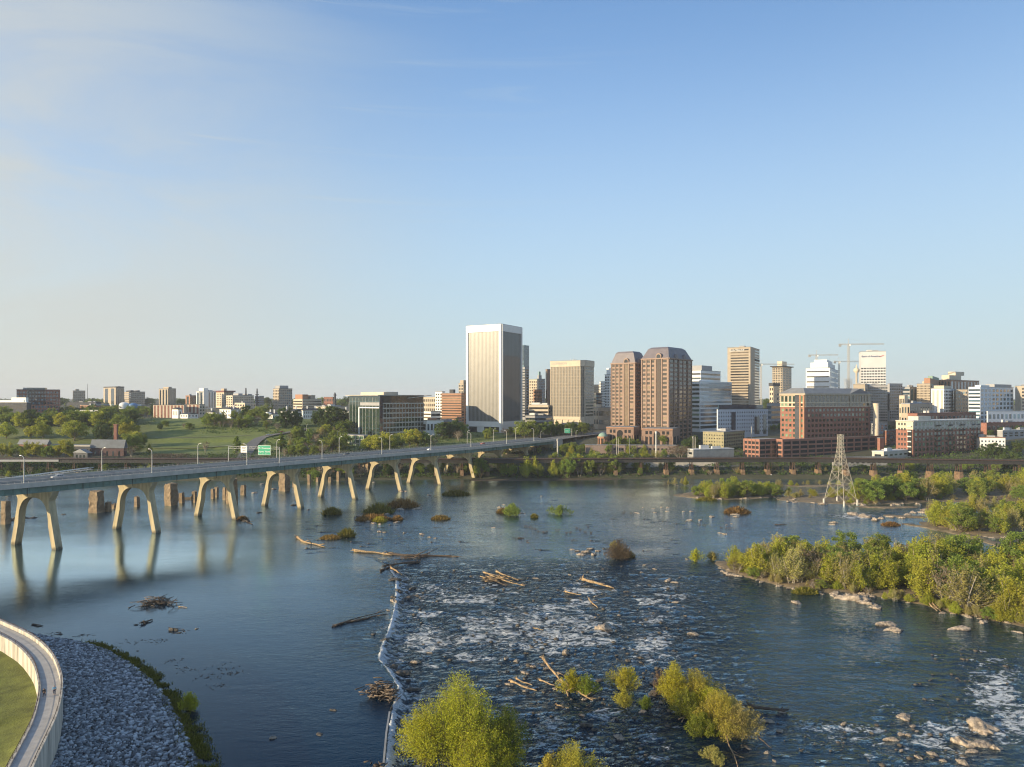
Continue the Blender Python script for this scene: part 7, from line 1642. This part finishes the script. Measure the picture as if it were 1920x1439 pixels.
b = far("office_tower", "bright white stepped tower with horizontal ribs beside the cranes", "office tower", 1511, 1556, 1572, 690, 1050, 30, m_white, ("b", 9, dict(fh=.22, t0=.04, t1=.96, mat=m_bronze)), ("b", 9, dict(fh=.3)), None, (("setback", .12, .86, .1, .9, 0, 9, m_white), ("setback", .2, .75, .2, .8, 9, 14, m_white)))
b = far("office_tower", "white tower with a dark blue name and red emblem at its top", "office tower", 1614, 1661, 1666, 659, 1000, 20, m_alum, ("w", 9, 13, dict(fw=.74, fh=.46, z0=24, z1=76)), ("w", 3, 13), None)
b.sign("L", "Bank of America", 3.6, .40, b.H - 7.0, m_navy, .4)
mb = MB()
for k in range(3): mb.hexa(*[[b.fp("L", b.wl * .80 + dx, b.H - 7 + dz_ , o_) for dx, dz_ in ((k * .9 - 1.2, -1.2 + .5 * k), (k * .9 + 2.2, .2 + .3 * k), (k * .9 + 2.0, .8 + .3 * k), (k * .9 - 1.4, -.6 + .5 * k))] for o_ in (.2, .4)])
b.add("emblem", mb, m_red)
far(O_, "dark glass lower block in front of the white named tower", "office building", 1618, 1664, 1676, 723, 900, 24, m_grey, ("w", 14, 13, dict(fw=.8, fh=.5)), ("w", 3, 13, dict(fw=.8)), m_roofg)
far(O_, "tan rooftop block between brick landmark and white named tower", "building", 1600, 1622, 1632, 721, 850, 30, m_tan, ("w", 2, 3), ("w", 2, 3))
far(O_, "grey tower right of the white named tower", "office building", 1664, 1668, 1692, 720, 950, 65, m_grey, ("b", 1), ("w", 6, 12, dict(fw=.6)), None)
far(O_, "blue glass office between grey tower and gold gridded tower", "office building", 1688, 1706, 1721, 726, 980, 45, m_grey, ("b", 8, dict(mat=m_glassb)), ("s", 2, dict(mat=m_glassb)))
far(O_, "small cream lit building below the blue glass office", "building", 1686, 1696, 1702, 742, 860, 35, m_cream, ("w", 3, 3), None)
b = far("office_building", "gold gridded stepped building on the right skyline", "office building", 1719, 1744, 1764, 720, 950, 35, m_tan, ("w", 10, 14, dict(fw=.5, fh=.5, mat=m_bronze)), ("w", 5, 14, dict(mat=m_bronze)), None, (("upper_storey", .0, .45, 0, .9, 0, 8, m_brickt), ("turret", .0, .35, .2, .8, 8, 12, m_copper), ("upper_storey", .5, .9, .3, .9, 0, 5, m_cream)))
far(O_, "wide brown and dark glass building behind the gold gridded one", "office building", 1758, 1782, 1836, 713, 1080, 55, m_brickt, ("s", 4), ("s", 9, dict(mat=m_glassb)), m_roofd, (("upper_storey", .2, .8, .05, .45, 0, 8, m_cream), ("cream_top", .3, .9, .3, .6, 8, 14, m_cream)))
b = far("office_building", "cream-cornered white building with gridded dark windows, centre of right skyline", "office building", 1746, 1770, 1792, 729, 880, 42, m_white, ("s", 3, dict(mat=m_concw)), ("w", 8, 10, dict(fw=.6, fh=.55)), None, (("upper_storey", .1, .9, .1, .7, 0, 4, m_cream),))
far(O_, "tan building between white gridded building and large white-blue office", "office building", 1792, 1814, 1820, 731, 900, 28, m_tan, ("w", 5, 8, dict(mat=m_glassb)), None)
b = far("office_building", "large white office with blue windows and curved corner at right", "office building", 1816, 1838, 1900, 726, 860, 55, M("white blue cladding", (.6, .65, .7), .5, .06), ("b", 10, dict(mat=m_glassb)), ("w", 9, 8, dict(fw=.6, fh=.6, mat=m_glassb)), m_roofg, (("penthouse", .1, .9, .45, .98, 0, 4, m_grey), ("roof_plant", .1, .6, .05, .3, 0, 2.5, m_white)))
far(O_, "low white-blue wing of the large white office", "office building", 1850, 1852, 1950, 772, 800, 72, M("pale blue wing", (.55, .6, .66), .5, .06), None, ("w", 13, 2, dict(fw=.5, fh=.6, mat=m_glassb)), m_roofw)
far(T_, "cream hotel edge at the right border of the photo", "tower", 1914, 1950, 1960, 724, 900, 20, m_cream, ("w", 4, 10, dict(mat=m_bronze)), None)
far(O_, "low classical stone building with flat blue roof below the gold gridded tower", "building", 1690, 1706, 1748, 757, 830, 55, m_tan, ("w", 3, 2), ("w", 9, 2), m_blue)
far(O_, "long dark brown roofed block behind the riverside apartments", "building", 1702, 1720, 1830, 776, 780, 60, m_brick, ("w", 3, 2), ("w", 14, 2), m_roofr)
far(O_, "red-roofed low market building at the right edge", "market hall", 1838, 1850, 1950, 794, 760, 66, m_brick, None, ("w", 12, 1), m_roofr)
far(O_, "long white roof edge below the red-roofed hall at right", "hall", 1870, 1880, 1960, 808, 720, 66, m_grey, None, ("w", 8, 2), m_roofw)
far("brick_building", "small white and brick building with lit corner at the far right", "building", 1838, 1885, 1894, 822, 650, 18, m_white, ("w", 7, 3, dict(fw=.42, fh=.5)), ("w", 1, 3), m_brickt, base=852)
far(O_, "grey shaded block left of the pale chimney", "building", 1634, 1644, 1664, 795, 760, 50, m_grey, ("w", 2, 4), ("w", 3, 4))
far("brick_building", "dark blue and brick block left of the riverside apartments", "building", 1656, 1662, 1680, 808, 690, 55, m_brick, None, ("w", 3, 4, dict(fw=.6, mat=m_glassb)))
far(O_, "grey low office left of the pale blue-white block's tree", "building", 1438, 1446, 1466, 757, 850, 45, m_grey, ("b", 4, dict(mat=m_glassb)), ("b", 4, dict(mat=m_glassb)))
far("warehouse", "low pale warehouse with lit end wall right of the parking deck", "warehouse", 1635, 1657, 1702, 848, 600, 55, m_concw, ("w", 1, 1), ("w", 5, 1, dict(fh=.4)), m_roofw, base=866)
far("warehouse", "long flat grey-roofed shed behind the viaduct under the parking deck", "warehouse", 1560, 1562, 1664, 858, 592, 84, m_concg, None, ("w", 10, 1, dict(fh=.5, mat=m_void)), m_roofg, base=880)
p = at(1642.5, 690, 0); mb = MB(); z0_ = float(terr(p.x, p.y)); mb.lathe([(3.0, 0), (2.7, zpx(757, 690) - z0_), (2.1, zpx(757, 690) - z0_)], 18); r = empty("smokestack", (p.x, p.y, z0_), "tall plain cream smokestack right of the red brick landmark", "smokestack"); mb.build("shaft", m_cream, r, smooth=True)
mb = MB(); zt_ = zpx(757, 690) - z0_; mb.lathe([(2.7, zt_ - 1.5), (2.95, zt_ - 1.4), (2.95, zt_ + .2), (2.2, zt_ + .2)], 18); mb.build("cap", m_cream, r)
# ---- red brick landmark
b = Bld("brick_office", "large red brick office with grey hipped roof, cream top storeys and a pediment", "office building", 1463, 1509, 1632, 738, 650, 62, m_brick, base=826, roof=False); H = b.H
z2 = b.zy(763); zA = b.zy(741)
for f, c in (("L", 6), ("R", 17)):
    b.windows(f, c, 6, 1.5, z2 - 1, .03, .97, .55, .52, m_glassg); b.panel("cream_storey", f, 0, 1, z2, zA, m_tan, .25)
    b.windows(f, c, 1, z2 + 4.4, zA - .8, .02, .98, .62, .95, m_glassg, .4); b.windows(f, c, 1, z2 + .3, z2 + 3.2, .02, .98, .55, .8, m_glassg, .4); b.panel("cornice", f, -.01, 1.01, zA, H, m_tan, 1.2); b.panel("string_course", f, 0, 1, z2 - .4, z2 + .3, m_cream, .6); b.panel("string_course", f, 0, 1, z2 + 3.4, z2 + 4.2, m_cream, .6)
b.panel("recess", "L", .62, .8, 0, zA, m_roofd, .6); b.panel("corner_pier", "L", .8, .86, 0, zA, m_brickt, .9); b.panel("corner_pier", "L", .94, 1, 0, zA, m_brickt, .9)
b.ribs("R", 6, z2 + 3, zA, .8, .9, m_tan, "pilaster", .68, .95); b.panel("portico_bay", "R", .66, .68, z2, zA, m_tan, 1.0)
mb = MB(); hr = 5.2; ins = 8
q0 = [b.P(-1, -1, H), b.P(-1, b.wr + 1, H), b.P(b.wl + 1, b.wr + 1, H), b.P(b.wl + 1, -1, H)]; q1 = [b.P(ins, ins, H + hr), b.P(ins, b.wr - ins, H + hr), b.P(b.wl - ins * .7, b.wr - ins, H + hr), b.P(b.wl - ins * .7, ins, H + hr)]
mb.hexa(q0, q1); b.add("roof", mb, m_roofg)
mb = MB(); Wr = b.wr; t0, t1 = .66 * Wr, .97 * Wr; tm = (t0 + t1) / 2
f0, f1, ft = b.fp("R", t0, H, 1.4), b.fp("R", t1, H, 1.4), b.fp("R", tm, H + hr * .95, 1.4); k0, k1, kt = b.fp("R", t0, H, -9), b.fp("R", t1, H, -9), b.fp("R", tm, H + hr * .95, -11)
mb.v = [tuple(q) for q in (f0, f1, ft, k0, k1, kt)]; mb.f = [(0, 1, 2), (0, 2, 5, 3), (1, 4, 5, 2)]; mb.m = [0] * 3; pd = b.add("pediment", mb, m_roofg)
mb = MB(); mb.v = [tuple(q) for q in (b.fp("R", t0 + 2.5, H + .6, 1.5), b.fp("R", t1 - 2.5, H + .6, 1.5), b.fp("R", tm, H + hr * .8, 1.5))]; mb.f = [(0, 1, 2)]; mb.m = [0]; b.add("tympanum", mb, m_slate, pd)
b.done()
# ---- brick parking deck
def deck(x0, xc, x1, yt, Y, label, a, cl, cr, base=862):
    b = Bld("parking_deck", label, "parking garage", x0, xc, x1, yt, Y, a, m_brick2, base=base, roof=m_concg); H = b.H
    b.windows("L", cl, 4, .3, H - .5, .02, .98, .74, .62, m_void, .08, "opening"); b.windows("R", cr, 4, .3, H - .5, .01, .99, .84, .62, m_void, .08, "opening")
    for f, c in (("L", cl), ("R", cr)): b.ribs(f, c, -4, H + .6, .7, .5, m_brick2, "pilaster")
    b.panel("parapet", "L", 0, 1, H - .2, H + .9, m_brick2, .3); b.panel("parapet", "R", 0, 1, H - .2, H + .9, m_brick2, .3)
    b.done()
deck(1395, 1424, 1466, 826, 612, "sunlit pink brick parking garage corner left of the pylon", 58, 4, 4)
deck(1456, 1467, 1656, 826, 616, "long shaded brick parking garage wing below the red brick landmark", 63, 1, 13)
b = Bld("stair_tower", "dark brick stair tower at the right end of the parking garage", "stair tower", 1645, 1650, 1658, 822, 630, 60, m_brick, base=860); b.done()
# ---- riverside apartments
b = Bld("apartment_block", "long brick riverside apartment block with pale top floors and sunlit left corner", "apartment block", 1680, 1712, 1839, 790, 620, 62, m_brick, base=866, roof=m_roofw); H = b.H; zc = b.zy(806)
b.panel("pale_floors", "R", 0, 1, zc, H, m_concw, .1); b.panel("pale_floors", "L", 0, 1, zc, H, m_cream, .1)
b.windows("R", 18, 7, 3.6, H - .6, .01, .99, .5, .6, m_glassg, .25); b.windows("L", 3, 7, 3.6, H - .6, .1, .62, .5, .5, m_glass, .25)
for r_ in range(7):
    for t in (.31, .345, .49, .52, .66, .70, .86, .93):
        z = 3.6 + (H - 4.2) / 7 * r_; mb = MB(); b.fbox(mb, "R", t * b.wr, (t + .03) * b.wr, z, z + .25, 1.5, -.1); b.fbox(mb, "R", t * b.wr, (t + .03) * b.wr, z + .25, z + 1.2, 1.5, 1.42); b.add("balcony", mb, m_dark)
    z = 3.6 + (H - 4.2) / 7 * r_; mb = MB(); b.fbox(mb, "L", .72 * b.wl, .95 * b.wl, z, z + .25, 1.6, -.1); b.fbox(mb, "L", .72 * b.wl, .95 * b.wl, z + .25, z + 1.1, 1.6, 1.5); b.add("balcony", mb, m_steel)
b.panel("loggia", "L", .70, .96, 3, H - 1, m_void, .06); b.panel("base_band", "R", 0, 1, 2.6, 3.2, m_concw, .4); b.panel("cornice", "R", 0, 1, H - .5, H + .4, m_concw, .8); b.panel("cornice", "L", 0, 1, H - .5, H + .4, m_concw, .8)
b.block("penthouse", .2, .8, .12, .3, H, H + 4, m_concw); b.done()
# retaining wall and canal edge below the parking decks
b = Bld("retaining_wall", "long dark concrete retaining wall under the viaduct at right", "retaining wall", 1235, 1236, 1700, 876, 590, 86, m_concg, base=890, depth=3); b.done()
b = Bld("flood_wall", "low pale concrete wall behind the bank trees under the viaduct", "wall", 1040, 1041, 1345, 868, 586, 86, m_concw, base=878, depth=2); b.done()
# ---- tower cranes
m_crane = M("pale crane steel", (.40, .38, .34), .6, .1)
def crane(px, Y, ytop, ybase, jibl, cjib, rot, label, s=1.0):
    zb = float(terr((px - 960) / F * Y, Y)); h = zpx(ytop, Y) - zb; r = empty("tower_crane", at(px, Y, zb), label, "crane"); r.rotation_euler = (0, 0, R(rot)); w = .95 * s
    def truss(mb, p0, p1, wd, n, rr):
        p0, p1 = Vector(p0), Vector(p1); d = (p1 - p0).normalized(); u = d.orthogonal().normalized(); v = d.cross(u); c = [(u + v) * wd, (u - v) * wd, (-u - v) * wd, (-u + v) * wd]
        for q in c: mb.tube(p0 + q, p1 + q, rr, n=4)
        for k in range(n):
            a, b_ = p0.lerp(p1, k / n), p0.lerp(p1, (k + 1) / n)
            for i in range(4): mb.tube(a + c[i], b_ + c[(i + 1) % 4], rr * .7, n=3, caps=False)
    mb = MB(); truss(mb, (0, 0, -2), (0, 0, h), w, int(h / 3), .2 * s); mb.build("mast", m_crane, r)
    mb = MB(); truss(mb, (0, 0, h + .8), (jibl, 0, h + .8), .6 * s, int(jibl / 3), .13 * s); mb.build("jib", m_crane, r)
    mb = MB(); truss(mb, (0, 0, h + .8), (-cjib, 0, h + .8), .6 * s, int(cjib / 3), .15 * s); mb.build("counter_jib", m_crane, r)
    mb = MB(); mb.box((-cjib + 2, 0, h - .8), (3.5, 1.6, 3.4)); mb.build("counterweight", m_concg, r)
    mb = MB(); mb.tube((0, 0, h), (0, 0, h + 8 * s), .3 * s, .2 * s, 6); mb.tube((0, 0, h + 8 * s), (jibl * .7, 0, h + 1.4), .08, n=4); mb.tube((0, 0, h + 8 * s), (-cjib * .9, 0, h + 1.4), .08, n=4); mb.build("apex", m_crane, r)
    mb = MB(); mb.box((1.6, -1.2, h - .6), (2, 1.6, 2.4)); mb.build("cab", m_white, r)
    mb = MB(); mb.tube((jibl * .6, 0, h), (jibl * .6, 0, h - 9), .06, n=4); mb.box((jibl * .6, 0, h - 9.4), (.8, .5, 1)); mb.build("hook", m_dark, r)
crane(1591, 1045, 647, 722, 50, 14, -10, "tallest tower crane between the white stepped tower and white named tower", 1.15)
crane(1531, 1150, 667, 690, 34, 13, -8, "crane head rising behind the white stepped tower", 1.1)
crane(1573, 1150, 679, 720, 46, 9, 4, "low slim crane right of the white stepped tower", .95)
crane(1427, 1150, 684, 745, 58, 6, 6, "slim crane between the tan antenna tower and gridded tower", 1.0)
p = at(1606, 950, float(terr(470, 950))); mb = MB(); hh = zpx(690, 950) - p.z; mb.lathe([(1.4, 0), (1.2, hh * .9), (3.6, hh * .93), (3.8, hh * .97), (1.2, hh * 1.0), (.4, hh * 1.06)], 14); r = empty("observation_mast", p, "slender pale mast with a small disc top beside the white named tower", "mast"); mb.build("shaft", m_cream, r, smooth=True)
p = at(1590, 960, 0); r = empty("scaffold", (p.x, p.y, float(terr(p.x, p.y))), "dark blue scaffold frame with ribs at the tallest crane's foot", "scaffold"); zt_ = zpx(711, 960) - r.location.z
mb = MB()
for k in range(9): mb.box((0, 0, zt_ - k * 1.6), (9.5 if k < 2 else 8, 6, .5))
for sx_ in (-4, 0, 4): mb.box((sx_, -2.9, zt_ / 2), (.5, .4, zt_))
mb.build("frame", m_grey, r)
# ------------------------------------------------------------------ labels of the repeated things
FMT = {
 "lampnear": ("street lamp", "on the near parapet of the bridge", "street lamp", "street lamps along the bridge"), "lampfar": ("street lamp", "on the far parapet of the bridge", "street lamp", "street lamps along the bridge"),
 "lampland": ("street lamp", "on the land behind the bridge", "street lamp", "street lamps on the bank"), "cars": ("vehicle", "parked below the plaza arches", "car", "cars parked on the far bank"), "roadcars": ("car", "on the curving hill road", "car", "cars on the hill road"),
 "ruins": ("old stone pier standing in the river", "by the bridge", "stone pier", "ruined stone piers in the river"),
 "islbrush0": ("brush", "on left shore of large island", "shrub", "brush on the island shore"), "islbrush1": ("brush", "on middle shore of large island", "shrub", "brush on the island shore"), "islbrush2": ("brush", "on right shore of large island", "shrub", "brush on the island shore"),
 "mid_isl0": ("tree", "on left half of middle island", "tree", "trees on the middle island"), "mid_isl1": ("tree", "on right half of middle island", "tree", "trees on the middle island"), "mid_isl": ("tree", "at back of middle island", "tree", "trees on the middle island"),
 "far_isl": ("brush", "on water edge right of the tall pylon", "shrub", "brush on the pylon island"), "islet0": ("shrub", "on shrubby islet below viaduct", "shrub", "shrubs on the islet"), "islet": ("shrub", "on shrubby islet below viaduct", "shrub", "shrubs on the islet"), "sliver": ("shrub", "on a rock left of the shrubby islet", "shrub", "shrubs on a rock"),
 "pylon_brush": ("brush", "around the tall pylon feet", "shrub", "brush around the pylon"), "underright": ("shrub", "under the viaduct behind the shrubby islet", "shrub", "shrubs under the viaduct"), "parkfill": ("tree", "in the dense wood of left park", "tree", "trees in the left park"), "crestfill": ("tree", "right of lawn hill crest", "tree", "trees on the lawn hill"), "slopefill": ("tree", "on slope between gantry and glass office", "tree", "trees on the slope"), "bank3": ("tree", "below the city end of the bridge", "tree", "trees on the north bank"),
 "hall": ("tree", "between viaduct and dark-roofed brick hall", "tree", "trees by the brick hall"), "parkrow": ("tree", "in park behind the brick hall", "tree", "trees in the left park"), "parkmid": ("tree", "in middle row of left park", "tree", "trees in the left park"), "parkback": ("tree", "in back row of left park", "tree", "trees in the left park"),
 "crest": ("tree", "on crest of lawn hill", "tree", "trees on the lawn hill"), "house": ("tree", "around white portico houses", "tree", "trees by the white houses"), "lawnside": ("tree", "on slope behind the sign gantry", "tree", "trees on the slope"), "brush": ("brush", "below the terraced lawn", "shrub", "brush below the lawn"),
 "office": ("tree", "before the glass office block", "tree", "trees by the glass office"), "towerfoot": ("tree", "at foot of tallest tower", "tree", "trees below the towers"), "plaza": ("tree", "around twin brown towers plaza", "tree", "trees around the plaza"), "eastside": ("tree", "among buildings on the right bank", "tree", "trees on the right bank"), "horizon": ("tree", "among far buildings on skyline", "tree", "trees on the skyline"),
 "weed": ("patch of water weed", "along the riprap edge", "water weed", "water weed in the pool"), "twigs0": ("twig clump", "in centre of the upper river", "twigs", "twigs in the river"), "twigs1": ("twig clump", "right of centre in the upper river", "twigs", "twigs in the river"),
 "rk_right": ("rock", "in lower right white water", "rock", "rocks in the river"), "rk_shore": ("rock", "off shore of large island", "rock", "rocks in the river"), "rk_mid": ("rock", "in middle rapids", "rock", "rocks in the river"), "rk_spray": ("stone", "scattered in middle rapids", "rock", "rocks in the river"),
 "rk_low": ("rock", "near the forked trunk and willows", "rock", "rocks in the river"), "rk_islet": ("rock", "off right end of lower islet", "rock", "rocks in the river"), "rk_weir": ("rock", "along the weir edge", "rock", "rocks in the river"), "rk_far0": ("rock", "below the right bridge arches", "rock", "rocks in the river"), "rk_far1": ("rock", "in upper river left of centre", "rock", "rocks in the river"),
 "rk_far2": ("rock", "in upper river before shrubby islet", "rock", "rocks in the river"), "rk_ledge": ("rock", "on grassy ledge below sixth arch", "rock", "rocks in the river"), "rk_pylon": ("rock", "in channel before the tall pylon", "rock", "rocks in the river"), "rk_shrubby": ("rock", "on edge of shrubby islet", "rock", "rocks in the river"),
 "rk_midisl": ("rock", "on edge of middle island", "rock", "rocks in the river"), "rk_behind": ("rock", "behind the right islands", "rock", "rocks in the river"), "rk_pool": ("stone", "in the smooth pool", "rock", "rocks in the river"), "rk_bridge": ("rock", "in water around bridge piers", "rock", "rocks in the river"),
}
for i, w in enumerate(("left tip", "left end", "left half", "centre", "right centre", "right half", "right end")): FMT[f"isl{i}"] = ("tree", f"on {w} of large wooded island", "tree", "trees on the large island")
for i, w in enumerate(("just right of the tall pylon", "right of pylon before viaduct", "before viaduct at right", "far right before viaduct")): FMT[f"far_isl{i}"] = ("tree", w, "tree", "trees on the pylon island")
for i, w in enumerate(("left", "middle", "right")): FMT[f"bank{i}"] = ("tree", f"on {w} part of far river bank", "tree", "trees on the north bank")
for i, w in enumerate(("left", "right")): FMT[f"bank2{i}"] = ("tree", f"behind viaduct on {w} part of far bank", "tree", "trees on the north bank")
for i, w in enumerate(("fourth and fifth", "last")): FMT[f"under{i}"] = ("tree", f"on bank behind {w} bridge arches", "tree", "trees behind the bridge")
for i, w in enumerate(("left edge of viaduct", "viaduct before terraced lawn")): FMT[f"underleft{i}"] = ("tree", f"under {w}", "tree", "trees under the viaduct")
for i, w in enumerate(("left tip", "gravel", "middle")): FMT[f"rk_edge{i}"] = ("stone", f"on {w} shore of large island", "rock", "rocks in the river")
for i, w in enumerate(("left of", "before", "right of")): FMT[f"rk_shelf{i}"] = ("stone", f"on rock shelf {w} the tall pylon", "rock", "rocks in the river")
finish_clusters(FMT)

# ------------------------------------------------------------------ air
m = bpy.data.materials.new("haze"); m.use_nodes = True; t = m.node_tree; t.nodes.clear()
v = t.nodes.new("ShaderNodeVolumePrincipled"); v.inputs['Color'].default_value = (.86, .92, 1.0, 1); v.inputs['Density'].default_value = 0.75e-4; v.inputs['Anisotropy'].default_value = 0.0
o = t.nodes.new("ShaderNodeOutputMaterial"); t.links.new(v.outputs[0], o.inputs['Volume'])
mb = MB(); mb.box((0, 5800, 100), (34000, 13200, 214)); hz = mb.build("haze", m); tag(hz, "thin haze over the river and city", "haze", None, "stuff")
